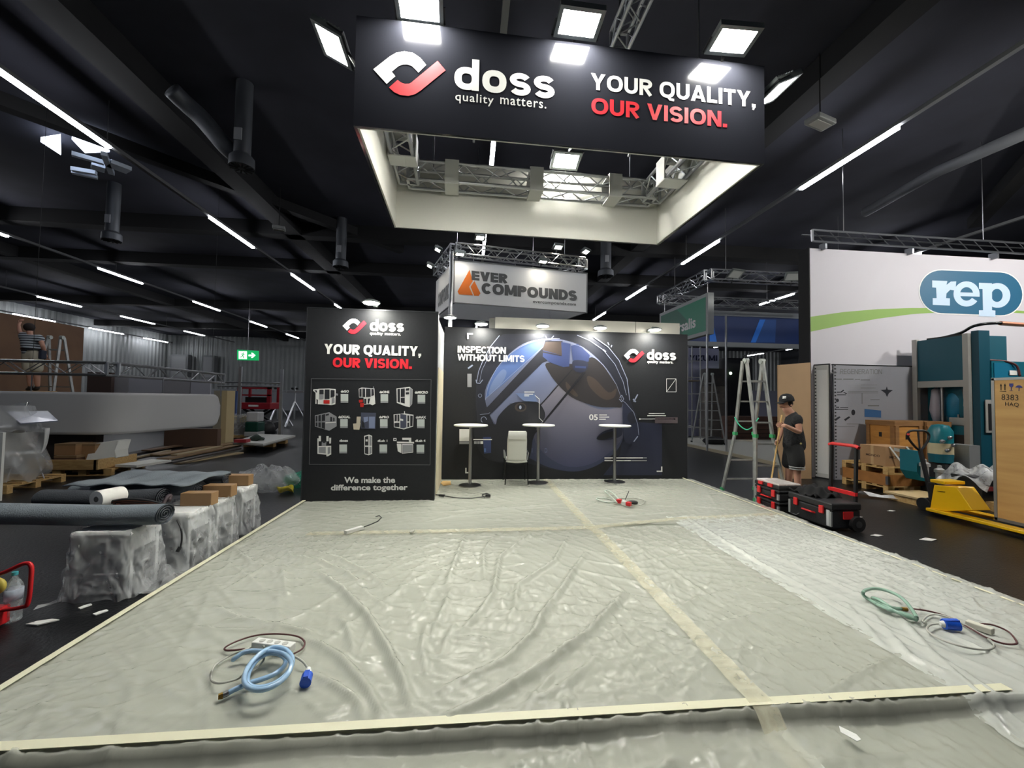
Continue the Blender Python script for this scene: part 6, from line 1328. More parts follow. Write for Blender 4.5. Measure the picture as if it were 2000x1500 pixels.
m = MB(); m.prism([at(446, 808, Y=19), at(458, 808, Y=19), at(464, 764, Y=19), at(458, 764, Y=19)], (0, .1, 0)); m.v = [(x, y, z if z > 1.3 else 0) for x, y, z in m.v]; S(m, 'blue_board', M('slate blue board', (84, 104, 150), .6), 'slanted blue board beside the red lift', 'board')
cm = T('cleaning_machine', 'floor cleaning machine, white over dark green, below the red lift', 'machine', tuple(at(489, 858, Z=0))); p = at(489, 858, Z=0)
B(MB().bb((p.x - .24, p.y, .1), (p.x + .24, p.y + .6, .28)), 'brush_deck', M('pale machine part', (170, 172, 172), .5), cm, bevel=.02); B(MB().bb((p.x - .24, p.y + .02, .28), (p.x + .24, p.y + .6, .66)), 'tank', M('dark green tank', (14, 62, 50), .35), cm, bevel=.04); B(MB().bb((p.x - .22, p.y + .06, .66), (p.x + .22, p.y + .55, 1.04)), 'top_tank', M('white tank', (190, 190, 190), .5), cm, bevel=.04)
for s in (-.2, .2): B(MB().cyl((p.x + s - .03, p.y + .3, .1), (p.x + s + .03, p.y + .3, .1), .1, n=12), 'wheel', BLACK, cm)
m = MB(); p = at(516, 853, Z=0); m.ball((p.x, p.y, .32), (.42, .3, .36), 16, 10).jiggle(.05, 8, 8); S(m, 'rubbish_bag', BLACK, 'black bag heaped beside the cleaning machine', 'bag', smooth=True)
m = MB(); p = at(521, 856, Z=.3); m.ball((p.x, p.y - .6, .36), (.22, .16, .09), 12, 6).jiggle(.03, 9, 14); S(m, 'cable_bundle', M('green black cables', (40, 56, 48), .6), 'small dark cable bundle on the white board stack', 'cable', smooth=True)
bs = T('board_stack', 'white boards lying on low blocks beyond the dark floor, left of the tall panel', 'boards', tuple(at(515, 862, Z=0)))
P = [at(455, 866, Z=.24), at(514, 870, Z=.24), at(577, 853, Z=.24), at(505, 850, Z=.24)]; B(MB().prism(P, (0, 0, .05)), 'board', M('white board', (196, 196, 190), .5), bs); B(MB().prism([p + Vector((0, 0, -.03)) for p in P], (0, 0, .028)), 'board', M('grey board', (120, 118, 112), .6), bs)
for px, py in ((520, 868), (545, 862), (480, 868)): p = at(px, py, Z=.1); B(MB().box((p.x, p.y + .25, .105), (.3, .2, .21)), 'block', WOOD, bs)
m = MB(); p = at(473, 863, Z=.3); m.box((p.x, p.y, .335), (.34, .25, .09)); S(m, 'red_case', M('red case', (150, 40, 48), .5), 'small red case on the corner of the white board stack', 'case')
PK = [M('plank tan', (148, 122, 88), .7, noise=2, c2=(130, 104, 74)), M('plank brown', (116, 90, 66), .7), M('plank pale', (176, 158, 124), .7), M('plank dark', (58, 52, 48), .7)]
for i, (a, b, w_, z, mi, lab) in enumerate([((250, 897), (330, 880), .12, .03, 2, 'pale plank lying nearest the foam block'), ((300, 889), (455, 866), .35, .03, 0, 'wide tan plank in the floor pile'), ((318, 897), (462, 870), .3, .07, 0, 'upper tan plank in the floor pile'), ((330, 904), (466, 876), .16, .11, 3, 'dark strip on the plank pile'), ((340, 889), (430, 872), .16, .11, 2, 'pale plank on top of the plank pile'), ((345, 905), (470, 884), .2, .02, 2, 'pale plank in front of the plank pile'), ((245, 889), (340, 868), .3, .025, 3, 'dark board left of the plank pile'), ((285, 880), (350, 870), .25, .06, 1, 'brown board behind the dark board')]):
    S(MB().bar(at(*a, Z=z), at(*b, Z=z), w_, .035), 'plank', PK[mi], lab, 'plank', group='planks on the hall floor')
a = at(320, 862, Y=14.4); b = at(425, 838, Y=14.4); S(MB().bb((a.x, 14.4, 0), (b.x, 14.6, b.z)), 'brown_kickboard', M('brown board', (98, 76, 62), .7), 'long brown board standing under the right end of the white band', 'board')
# pallets with boards and the foam block
pallet('pallet under the white foam block', (-7.85, 9.95, 0), 1.0, 1.1, .12)
fp = T('pallet_crate_base', 'pale wooden tray with the foam block on the pallet behind', 'tray', (-8.0, 9.75, .146))
B(MB().bb((-8.7, 9.3, .146), (-7.45, 9.36, .34)), 'side_board', WOOD, fp); B(MB().bb((-7.5, 9.3, .146), (-7.42, 10.3, .34)), 'side_board', WOOD, fp); B(MB().bb((-8.7, 9.36, .146), (-7.5, 10.3, .18)), 'floor_board', WOOD, fp)
q = lambda x, y, Y: at(x * .135, 780 + y * .135, Y=Y)
m = MB(); m.prism([q(1380, 890, 9.7), q(1830, 850, 9.7), q(1800, 740, 9.7), q(1730, 615, 9.7), q(1650, 612, 9.7), q(1310, 665, 9.7)], (0, .35, 0)); m.v = [(x - .2, y + (.25 if z > .55 else 0), max(z, .19)) for x, y, z in m.v]
S(m, 'foam_block', M('white foam', (214, 214, 206), .8), 'white foam block leaning on the pallet with the wooden tray', 'foam block', bevel=.02)
S(MB().box((-7.05, 10.0, .17), (.5, .8, .05), rz=-.2), 'foam_sheet', M('white foam'), 'thin white foam sheet sticking out beside the foam block', 'foam sheet')
for k, (px0, px1, y0, z0, z1, mi, lab) in enumerate([(106, 150, 9.6, .19, .38, 1, 'low brown carton behind the wrapped chairs'), (106, 147, 9.65, .385, .62, 0, 'brown carton on top of the low one behind the wrapped chairs'), (150, 185, 9.8, .19, .6, 0, 'tan carton left of the foam block')]):
    a = at(px0, 880, Y=y0).x; b = at(px1, 880, Y=y0).x; t = T('carton', lab, 'carton', ((a + b) / 2, y0, z0), group='cartons behind the wrapped chairs'); B(MB().bb((a, y0, z0), (b, y0 + .4, z1)), 'body', [CARD, M('dark carton', (96, 72, 56), .8)][mi], t); B(MB().bb((a - .001, y0 - .002, z1 - .04), (b + .001, y0 + .402, z1 + .002)), 'flap', PK[0], t)
for k in range(4): S(MB().box((-8.95 + .1 * k, 10.42, .9 + .045 * k - .19 * 0), (1.7 - .15 * k, .3, .035), rz=.05 * k - .05), 'long_board', [PK[2], PK[0], PK[2], PK[1]][k], ['lowest', 'second', 'third', 'topmost'][k] + ' long board in the stack behind the foam block', 'board', group='boards stacked behind the foam block')
S(MB().bb((-9.4, 10.32, .0), (-8.3, 10.52, .87)), 'board_trestle', M('dark trestle', (54, 46, 42), .8), 'dark box carrying the long boards behind the foam block', 'box')
fpal = pallet('front wooden pallet carrying the wrapped white chairs', (-8.2, 8.3, 0), 1.2, 1.1, .06)
def shell_chair(label, x, y, z, rz, flip=False):
    t = T('shell_chair', label, 'chair', group='wrapped shell chairs')
    def f(s, u):
        a = (u - .35) * 3.2; w = .24 - .05 * max(0, u - .6)
        if u < .5: return ((s - .5) * 2 * w, .22 - u * .8, .43 - .02 * math.sin(math.pi * u * 2) + .05 * (2 * s - 1) ** 2)
        k = (u - .5) * 2; return ((s - .5) * 2 * (w - .03 * k), -.18 - .1 * math.sin(k * 1.5) + .12 * (2 * s - 1) ** 2 * (.4 + k * .4), .43 + .02 + .4 * k * k + .04 * k)
    o = B(MB().grid(f, 12, 18), 'shell', M('white shell', (224, 224, 222), .35), t, smooth=True); o.modifiers.new('thick', 'SOLIDIFY').thickness = .012
    for sx in (-1, 1):
        for sy in (-1, 1): B(MB().tube([(sx * .12, sy * .12 + .02, .42), (sx * .22, sy * .22 + .02, 0)], .009, 6), 'leg', ALU, t)
    t.location = (x, y, z); t.rotation_euler = (math.pi if flip else 0, 0, rz); return t
shell_chair('white shell chair wrapped in clear film, right one on the front pallet', -7.85, 8.35, .146, 2.5); shell_chair('white shell chair wrapped in clear film, left one on the front pallet', -8.45, 8.2, .146, 2.2)
shell_chair('upside-down shell chair stacked on top of the wrapped chairs', -8.2, 8.4, 1.5, .8, True)
m = MB(); m.box((-8.15, 8.3, .62), (1.25, .95, .95)).v; g = MB(); g.grid(lambda s, t: (-8.2 + (.62 + .08 * math.sin(5 * t)) * math.cos(2 * math.pi * s), 8.3 + .5 * math.sin(2 * math.pi * s), .15 + .85 * t), 40, 16); g.jiggle(.03, 12, 9); S(g, 'clear_wrap', film('pale wrap film', (240, 242, 244), .3, .8, 4, .6, .14, crease=True), 'clear film around the lower white chairs on the front pallet', 'plastic film', smooth=True)
g = MB(); g.grid(lambda s, t: (-8.25 + (.6 - .2 * t) * math.cos(2 * math.pi * s), 8.35 + (.45 - .1 * t) * math.sin(2 * math.pi * s), 1.0 + .45 * t), 36, 12); g.jiggle(.035, 13, 10); S(g, 'clear_wrap', film('grey crumpled wrap', (214, 216, 218), .35, .75, 5, .7, .16, crease=True), 'cloudy crumpled film around the upper chairs on the front pallet', 'plastic film', smooth=True)
m = MB(); q = lambda x, y, Y: at(x * .135, 780 + y * .135, Y=Y); m.prism([q(90, 175, 8.6), q(690, 165, 8.6), q(840, 305, 8.0), q(300, 345, 8.0)], (0, 0, -.02)); S(m, 'wrapped_board', M('bluish wrapped board', (186, 192, 206), .2), 'shiny pale board lying like a roof on top of the wrapped chairs', 'board')
a = at(-30, 965, Y=7.3); b = at(6, 845, Y=7.3); S(MB().bb((a.x, 7.3, 0), (b.x, 7.34, b.z)), 'white_board', WHITE, 'white board edge standing at the far left of the view', 'board')

# ---------------------------------------------------------------- wrapped stools with carpet rolls along the platform edge
FELT = M('grey carpet roll', (122, 130, 138), .9, noise=4, c2=(108, 116, 124), bump=(90, .2)); FELTD = M('dark carpet roll', (58, 62, 68), .9, bump=(90, .2))
BAG = film('crinkled bag', (240, 242, 244), .3, .85, 9, 1.6, .1, crease=True)
def stool(label, x, y, rz, seed, h=.55):
    t = T('wrapped_stool', label, 'stool', group='wrapped white stools')
    B(MB().box((0, 0, h - .03), (.46, .38, .06)), 'seat', M('white seat', (232, 232, 232), .5), t, bevel=.025)
    for sx in (-1, 1):
        for sy in (-1, 1): B(MB().box((sx * .2, sy * .155, (h - .06) / 2), (.04, .04, h - .06)), 'leg', M('grey white side', (206, 208, 210), .5), t, bevel=.006)
        B(MB().box((sx * .2, 0, h - .12), (.02, .28, .12)), 'apron', M('grey white side'), t)
    B(MB().box((0, 0, .12), (.36, .03, .03)), 'brace', M('grey white side'), t)
    def f(s, u):
        a = 2 * math.pi * s; e = .45; k = 1.02 + .14 * (1 - u) ** 2 + (.05 * math.sin(7 * a + seed) + .035 * abs(math.sin(9 * a + 5 * u + seed)) + .03 * abs(math.sin(6 * a - 9 * u + 2 * seed)) + .02 * abs(math.sin(17 * a + 4 * math.sin(6 * u)))) * min(1, 2.2 * (1 - u))
        cx_ = math.copysign(abs(math.cos(a)) ** e, math.cos(a)); sy_ = math.copysign(abs(math.sin(a)) ** e, math.sin(a))
        return (.245 * k * cx_, .21 * k * sy_, .012 + (h + .0) * u)
    g = MB(); g.grid(f, 120, 36); g.jiggle(.007, seed, 26); B(g, 'film_bag', BAG, t, smooth=True, label='clear crinkled plastic bag')
    t.location = (x, y, 0); t.rotation_euler = (0, 0, rz)
stool('wrapped white stool nearest the viewer, under the grey carpet roll', -3.02, 4.02, .05, 3); stool('second wrapped white stool from the viewer', -2.88, 4.56, -.04, 5); stool('third wrapped white stool from the viewer', -2.9, 5.02, .03, 8); stool('farthest wrapped white stool, beside the clear film heap', -2.95, 5.62, .02, 11)
def croll(label, x0, x1, y0, y1, z, r, mat, flat=.75, seed=1):
    t = T('carpet_roll', label, 'carpet roll', ((x0 + x1) / 2, (y0 + y1) / 2, z), group='carpet rolls on the wrapped stools')
    m = MB(); n = 30; P = []
    g = MB(); g.grid(lambda s, u: (x0 + (x1 - x0) * u, y0 + (y1 - y0) * u + r * 1.15 * math.cos(2 * math.pi * s), z + r * flat * math.sin(2 * math.pi * s) + .01 * math.sin(5 * u + seed)), 28, 16); B(g, 'carpet', mat, t, smooth=True)
    for x, y in ((x0, y0), (x1, y1)):
        sp = [(x, y + r * 1.1 * (1 - k / 60) * math.cos(k * .42), z + r * flat * .95 * (1 - k / 60) * math.sin(k * .42)) for k in range(56)]
        B(MB().tube(sp, .006, 4), 'rolled_end', FELTD, t)
    return t
croll('nearest grey carpet roll lying across the first wrapped stool', -4.35, -2.62, 4.02, 3.98, .655, .105, FELT, .8, 1)
croll('dark carpet roll on the second and third wrapped stools', -4.1, -3.05, 4.55, 4.6, .66, .1, FELTD, .8, 2); croll('grey carpet roll behind the white paper roll', -4.15, -2.95, 4.95, 5.0, .655, .1, FELT, .75, 4); croll('farthest dark carpet roll on the last wrapped stool', -3.9, -3.0, 5.58, 5.62, .65, .095, FELTD, .75, 6)
m = MB(); m.grid(lambda s, t: (-4.0 + 1.1 * s, 4.62 + .9 * t, .77 + .015 * math.sin(9 * t + 3 * s) + .01 * math.sin(23 * s)), 20, 16); o = S(m, 'carpet_offcut', FELT, 'loose grey carpet offcut draped over the dark carpet rolls', 'carpet', smooth=True); o.modifiers.new('thick', 'SOLIDIFY').thickness = .012
for i, (px, py, y, lab) in enumerate([(390, 971, 4.72, 'first brown wood block from the viewer on the wrapped stools'), (430, 957, 5.1, 'second brown wood block from the viewer on the wrapped stools'), (466, 939, 5.72, 'farthest brown wood block on the last wrapped stool')]):
    p = at(px, py, Y=y); S(MB().box((p.x, y, .552 + .065), (.3, .13, .13)), 'wood_block', M('brown block', (160, 126, 88), .6, noise=3, c2=(146, 114, 78)), lab, 'block', group='brown wood blocks on the stools', bevel=.006)
pc = at(197, 973, Y=4.3); pr_ = T('paper_roll', 'white paper roll lying on the carpet rolls', 'paper roll', (pc.x, 4.3, .75)); Rm = Matrix.Rotation(math.radians(-90), 3, 'X')
B(MB().lathe([(.028, 0), (.075, 0), (.078, .01), (.078, .21), (.075, .22), (.028, .22)], (pc.x, 4.25, pc.z - .0), 28, Rm @ Matrix.Rotation(.25, 3, 'Y')), 'paper', M('white paper', (236, 234, 228), .8), pr_, smooth='auto'); B(MB().lathe([(.026, -.001), (.027, .2)], (pc.x, 4.25, pc.z), 16, Rm @ Matrix.Rotation(.25, 3, 'Y')), 'core', M('grey core', (100, 98, 94), .8), pr_)
cb = T('cable_bundle', 'copper-brown cable bundle lying on the carpet rolls by the paper roll', 'cable', tuple(at(265, 983, Y=4.3)))
for k in range(6): B(MB().tube(smooth_pts([at(212 + 3 * k, 980 + k, Y=4.32), at(245, 975 + 2 * k, Y=4.3 + .02 * k), at(285, 977 + 2 * k, Y=4.32), at(322 - 4 * k, 986, Y=4.32)], 5), .011, 6), 'strand', M('copper cable', (122, 74, 56), .45) if k % 2 else CORDK, cb, smooth=True)
B(MB().tube(smooth_pts([at(318, 985, Y=4.4), at(326, 972, Y=4.45), at(333, 968, Y=4.5), at(330, 978, Y=4.45)], 5), .018, 6), 'plug', M('dark plug', (50, 34, 40), .5), cb, smooth=True)
hc = T('hanging_flex', 'thin dark lead hanging down before the second wrapped stool', 'cord', tuple(at(350, 1040, Y=4.3))); B(MB().tube(smooth_pts([at(346, 1016, Y=4.26), at(354, 1035, Y=4.22), at(355, 1055, Y=4.22), at(352, 1072, Y=4.2)], 6), .008, 6), 'cable', CORDK, hc, smooth=True); B(MB().cyl(at(352, 1068, Y=4.2), at(346, 1078, Y=4.18), .016, n=8), 'plug', BLACK, hc)
g = MB(); p0, p1 = at(72, 1186, Z=.01), at(245, 1125, Z=.01)
g.grid(lambda s, t: (p0.x + (p1.x - p0.x) * s + .02, p0.y + (p1.y - p0.y) * s + (t - .5) * (.1 + .35 * s), .012 + .03 * (1 + math.sin(19 * s + 5 * t)) * math.sin(math.pi * t) * (.4 + s) + .0), 50, 10); S(g, 'film_tail', BAG, 'tail of clear film trailing over the dark floor from the nearest stool', 'plastic film', smooth=True)
g = MB(); p = at(275, 1150, Z=0); g.grid(lambda s, t: (p.x - .35 + .75 * s, p.y - .15 + .55 * t, .015 + .06 * math.sin(math.pi * s) * math.sin(math.pi * t) * (1 + math.sin(15 * s + 9 * t)) + .01), 40, 30); S(g, 'film_tail', BAG, 'crumpled clear film lying between the nearest stool and the platform', 'plastic film', smooth=True)
# film heap beside the tall panel
for c, d, s, mt, lab in [((-3.55, 7.95, .2), (.5, .4, .24), 3, BAG, 'heap of clear crumpled film beside the tall black panel'), ((-3.1, 8.3, .13), (.34, .28, .15), 5, film('green bag film', (60, 170, 140), .35, .7, 7, .7, .2, (.7, 1, .9)), 'green translucent plastic bag by the clear film heap'), ((-3.15, 7.75, .07), (.14, .12, .08), 6, film('yellow bag film', (226, 206, 50), .5, .85, 7, .7, .2), 'small yellow plastic bag between the clear and green film')]:
    m = MB().ball(c, d, 36, 20); m.jiggle(.03, s, 16); m.v = [(x, y, max(z, .008)) for x, y, z in m.v]; S(m, 'plastic_bag', mt, lab, 'plastic bag', smooth=True)
for px, py, w_, lab in [(82, 1217, .09, 'shiny white scrap on the dark floor right of the bottle'), (195, 1198, .035, 'tiny white scrap on the floor left of the platform corner'), (165, 1186, .03, 'tiny pale scrap on the floor under the film tail')]:
    c = at(px, py, Z=.004); m = MB(); m.prism([(c.x - w_, c.y - .02, .004), (c.x, c.y - .035, .004), (c.x + w_, c.y + .03, .004), (c.x + .3 * w_, c.y + .045, .004), (c.x - .6 * w_, c.y + .02, .004)], (0, 0, .008)); S(m, 'floor_scrap', PWHITE, lab, 'scrap', group='white scraps on the floor')
# bottle and red trolley frame at the left border
c = at(24, 1213, Z=0); PET = film('clear bottle', (228, 236, 240), .16, .42, 14, .3, .05)
bo = T('water_bottle', 'clear plastic water bottle with teal cap on the dark floor', 'bottle', (c.x, c.y, 0)); prof = [(.045, 0), (.05, .01)] + [(.05 - .003 * (k % 2), .02 + k * .014) for k in range(16)] + [(.05, .25), (.034, .29), (.017, .315), (.016, .335)]
B(MB().lathe(prof, (c.x, c.y, .002), 24), 'body', PET, bo, smooth=True); B(MB().lathe([(.051, .16), (.051, .24)], (c.x, c.y, 0), 24), 'wrap_label', film('label film', (206, 214, 230), .5, .8, 8, .1, .3), bo, smooth=True); B(MB().cyl((c.x, c.y, .336), (c.x, c.y, .36), .018, n=14), 'cap', M('teal cap', (70, 170, 180), .4), bo, smooth='auto')
rt_ = T('hand_truck', 'red tubular hand truck cut off by the left border', 'hand truck', (-3.6, 3.4, 0)); q = lambda x, y: at(x, y, Y=3.44)
B(MB().tube(smooth_pts([q(-90, 1150), q(0, 1121), q(46, 1101), q(60, 1104), q(61, 1125), q(55, 1176), q(42, 1186), q(0, 1192), q(-90, 1200)], 5), .014, 8), 'tube_frame', RED, rt_, smooth=True)
B(MB().tube([q(-60, 1130), q(-60, 1200)], .014, 8), 'tube_frame', RED, rt_); m = MB(); p = q(-25, 1180); m.bb((p.x - .12, 3.42, .01), (p.x + .1, 3.5, .14)); B(m, 'toe_plate', RED, rt_, bevel=.01); p = q(-12, 1147); B(MB().ball((p.x, 3.46, p.z), (.06, .03, .06), 12, 8), 'brass_wheel_hub', M('yellow hub', (196, 178, 80), .5), rt_, smooth=True)
# ---------------------------------------------------------------- people
SKIN = M('skin', (192, 144, 122), .55)
def skinned(name, chains, mat, parent, sub=2):
    """one continuous surface grown around connected joints: chains of (key, point, radius); equal keys are one joint"""
    idx = {}; vs = []; rs = []; es = []; roots = []
    for ch in chains:
        prev = None
        for key, p, r in ch:
            if key not in idx:
                idx[key] = len(vs); vs.append(Vector(p)); rs.append(r)
                if prev is None: roots.append(idx[key])
            if prev is not None: es.append((prev, idx[key]))
            prev = idx[key]
    o3 = ORG[parent.name][0]
    me = bpy.data.meshes.new(name); me.from_pydata([tuple(v - o3) for v in vs], es, [])
    me.materials.append(mat)
    ob = bpy.data.objects.new(name, me); COL.objects.link(ob); ob.parent = parent
    sk = ob.modifiers.new('skin', 'SKIN'); sk.use_smooth_shade = True; sk.branch_smoothing = .6
    for i, r in enumerate(rs):
        d = me.skin_vertices[0].data[i]; d.radius = r if hasattr(r, '__len__') else (r, r); d.use_root = i in roots
    ss = ob.modifiers.new('subdivision', 'SUBSURF'); ss.levels = sub; ss.render_levels = sub
    return ob
def hand(tag_, wrist, palm, fdir, side, curl, chains, s=1.0):
    """palm and five bent fingers; fdir points along the fingers, side across the knuckles, curl towards the palm"""
    f = Vector(fdir).normalized(); sd_ = Vector(side).normalized(); c = Vector(curl).normalized(); w = Vector(wrist); p = Vector(palm)
    chains.append([('%s_w' % tag_, w, .03 * s), (tag_ + '_p', p, .037 * s)])
    for k, (off, ln) in enumerate(((-.03, .062), (-.01, .072), (.011, .068), (.031, .052))):
        a = p + sd_ * off * s + f * .02 * s; b = a + f * ln * .55 * s + c * .012 * s; e = b + (f * .25 + c) * ln * .5 * s; g = e + (c * .5 - f * .5) * ln * .3 * s
        chains.append([('%s_f%d%s' % (tag_, k, n), q, r * s) for n, q, r in (('a', a, .0105), ('b', b, .0095), ('c', e, .009), ('d', g, .008))])
    a = p - sd_ * .03 * s - f * .015 * s; b = a - sd_ * .025 * s + f * .02 * s + c * .02 * s; e = b + f * .03 * s + c * .02 * s
    chains.append([(tag_ + '_ta', a, .013 * s), (tag_ + '_tb', b, .011 * s), (tag_ + '_tc', e, .0095 * s)])

# worker in black
wk = T('person', 'worker in black cap, t-shirt and shorts holding a broom handle by the ladder', 'person', (5.75, 6.75, 0))
a_ = lambda x, y, Y: at(x, y, Y=Y)
J = dict(pel=a_(1551, 868, 6.75), sp=a_(1551, 848, 6.75), ch=a_(1551, 824, 6.74), nk=a_(1545, 806, 6.73), hb=a_(1539, 798, 6.72), hc=a_(1535, 790, 6.72), ht=a_(1537, 780, 6.73), chin=a_(1529, 800, 6.71), nose=a_(1521.5, 792, 6.7),
         ls=a_(1557, 817, 6.55), le=a_(1562, 845, 6.5), lw=a_(1533, 831, 6.42), rs=a_(1544, 817, 6.93), re=a_(1526, 842, 6.98), rw=a_(1520, 862, 6.82),
         lh=a_(1554, 876, 6.65), lk=a_(1557, 922, 6.62), la=a_(1560, 966, 6.62), rh=a_(1546, 876, 6.86), rk=a_(1541, 922, 6.88), ra=a_(1540, 964, 6.92))
J['la'].z = .09; J['ra'].z = .09
ch = [[('pel', J['pel'], (.12, .1)), ('sp', J['sp'], (.12, .095)), ('ch', J['ch'], (.135, .105)), ('nk', J['nk'], .062), ('hb', J['hb'], .07), ('hc', J['hc'], (.082, .1)), ('ht', J['ht'], .075)],
      [('hb', J['hb'], .07), ('chin', J['chin'], .038)], [('hc', J['hc'], .08), ('nose', J['nose'], .016)],
      [('ch', J['ch'], .13), ('ls', J['ls'], .06), ('le', J['le'], .046), ('lw', J['lw'], .031)], [('ch', J['ch'], .13), ('rs', J['rs'], .06), ('re', J['re'], .045), ('rw', J['rw'], .031)],
      [('pel', J['pel'], .12), ('lh', J['lh'], .09), ('lk', J['lk'], .062), ('la', J['la'], .042)], [('pel', J['pel'], .12), ('rh', J['rh'], .09), ('rk', J['rk'], .062), ('ra', J['ra'], .042)]]
for sgn, n in ((-1, 'el'), (1, 'er')):
    e0 = a_(1540, 792, 6.72) + Vector((0, sgn * .085, 0)); ch.append([(n, J['hc'] + Vector((.04, sgn * .05, 0)), .02), (n + 'b', e0, .02)])
st0, st1 = a_(1525, 824, 6.62), a_(1507, 934, 6.62)
ax = (st1 - st0).normalized()
pl_ = st0 + ax * .06 + Vector((.035, -.02, 0)); hand('L', J['lw'], pl_, (-1, .1, .1), ax, (-.3, 1, 0), ch); pr2 = st0 + ax * .36 + Vector((.03, .03, 0)); hand('R', J['rw'], pr2, (-1, -.1, 0), ax, (-.3, -1, 0), ch)
ch[-12 if False else 3].append(('L_p', pl_, .036)); ch[4].append(('R_p', pr2, .036))
skinned('body', ch, SKIN, wk)
SHIRT = M('black cotton', (30, 31, 34), .9, bump=(30, .3)); J2 = J['ls'] * .45 + J['le'] * .55; J3 = J['rs'] * .45 + J['re'] * .55
skinned('t_shirt', [[('pl2', J['pel'] - Vector((0, 0, .15)), (.2, .165)), ('pel', J['pel'] + Vector((0, 0, .04)), (.2, .165)), ('sp', J['sp'], (.2, .165)), ('ch', J['ch'], (.225, .175)), ('nk', J['nk'] + Vector((.01, 0, .015)), .088)], [('ch', J['ch'], .2), ('ls', J['ls'], .1), ('l2', J2, .092)], [('ch', J['ch'], .2), ('rs', J['rs'], .1), ('r2', J3, .092)]], SHIRT, wk)
SHORT = M('black shorts', (24, 25, 27), .9); lk2 = J['lh'] * .1 + J['lk'] * .9; rk2 = J['rh'] * .1 + J['rk'] * .9
skinned('shorts', [[('b', J['pel'] + Vector((0, 0, .12)), (.185, .15)), ('pel', J['pel'] - Vector((0, 0, .03)), (.19, .155)), ('lh', J['lh'] - Vector((0, 0, .05)), .15), ('lk', lk2, .13)], [('pel', J['pel'], .17), ('rh', J['rh'] - Vector((0, 0, .05)), .15), ('rk', rk2, .13)]], SHORT, wk)
for n, k in (('l', 'la'), ('r', 'ra')):
    p = J[k]; skinned('boot', [[('a', p + Vector((.02, 0, .06)), .055), ('b', p + Vector((.0, 0, -.03)), .058), ('c', p + Vector((-.1, 0, -.04)), .05), ('d', p + Vector((-.19, 0, -.045)), .04)]], M('dark boot', (44, 40, 38), .7), wk)
hd = J['hc'] * .35 + J['ht'] * .65 + Vector((0, 0, .022)); RB_ = Matrix.Rotation(math.radians(-8), 3, 'Y')
cap_ = B(MB().lathe([(.114, -.03), (.115, 0), (.108, .04), (.08, .085), (.04, .105), (.005, .11)], hd, 24, RB_), 'cap', SHIRT, wk, smooth=True)
m = MB(); m.grid(lambda s, t: tuple(hd + RB_ @ Vector((-.09 - .12 * t * math.sin(math.pi * (.15 + .7 * s)) , (s - .5) * .17, -.015 - .015 * t - .05 * (s - .5) ** 2))), 10, 5); o = B(m, 'cap_peak', SHIRT, cap_, smooth=True); o.modifiers.new('thick', 'SOLIDIFY').thickness = .006
B(MB().box(hd + Vector((-.085, -.055, .04)), (.05, .01, .045), rz=-.9, rx=-.3), 'cap_badge', PWHITE, cap_)
B(MB().ball(J['hc'] + Vector((.045, 0, .02)), (.062, .085, .07), 16, 10), 'hair', M('dark hair', (40, 32, 28), .8), wk, smooth=True)
for s in (-1, 1):
    B(MB().ball(J['hc'] + Vector((-.078, s * .034, .008)), (.012, .014, .008), 8, 6), 'eye', M('eye dark', (44, 34, 30), .3), wk, smooth=True)
    B(MB().ball(J['hc'] + Vector((-.083, s * .034, .026)), (.01, .02, .005), 8, 6), 'eyebrow', M('dark hair'), wk, smooth=True)
B(MB().ball(J['chin'] + Vector((-.03, 0, .03)), (.012, .024, .006), 8, 6), 'mouth', M('lip', (166, 96, 88), .5), wk, smooth=True); B(MB().ball(J['chin'] + Vector((-.03, 0, .047)), (.014, .03, .007), 8, 6), 'moustache', M('dark hair'), wk, smooth=True)
B(MB().box(J['ch'] + Vector((-.1, -.17, .02)), (.06, .006, .014), rz=-.4), 'shirt_print', PWHITE, wk); B(MB().ball(J['pel'] + Vector((.0, -.15, .03)), (.018, .012, .018), 8, 6), 'belt_tag', M('yellow tag', (230, 216, 150), .5), wk)
for z in (0, -.035): B(MB().lathe([(.116, -.008), (.118, .008)], lk2 + Vector((0, 0, .05 + z)), 20), 'reflective_band', M('reflective band', (170, 172, 172), .4), wk)
br = T('broom', 'wooden broom handle held by the worker in black', 'broom', tuple(st1)); end = st1 + ax * ((st1.z - .06) / max(.1, -ax.z)); B(MB().cyl(st0 - ax * .12, end, .013, n=10), 'handle', M('broom wood', (206, 170, 110), .5), br, smooth='auto'); B(MB().box((end.x, end.y, .05), (.08, .34, .05)), 'head', M('broom head', (120, 60, 40), .6), br); B(MB().box((end.x, end.y, .013), (.07, .33, .026)), 'bristles', BLACK, br)

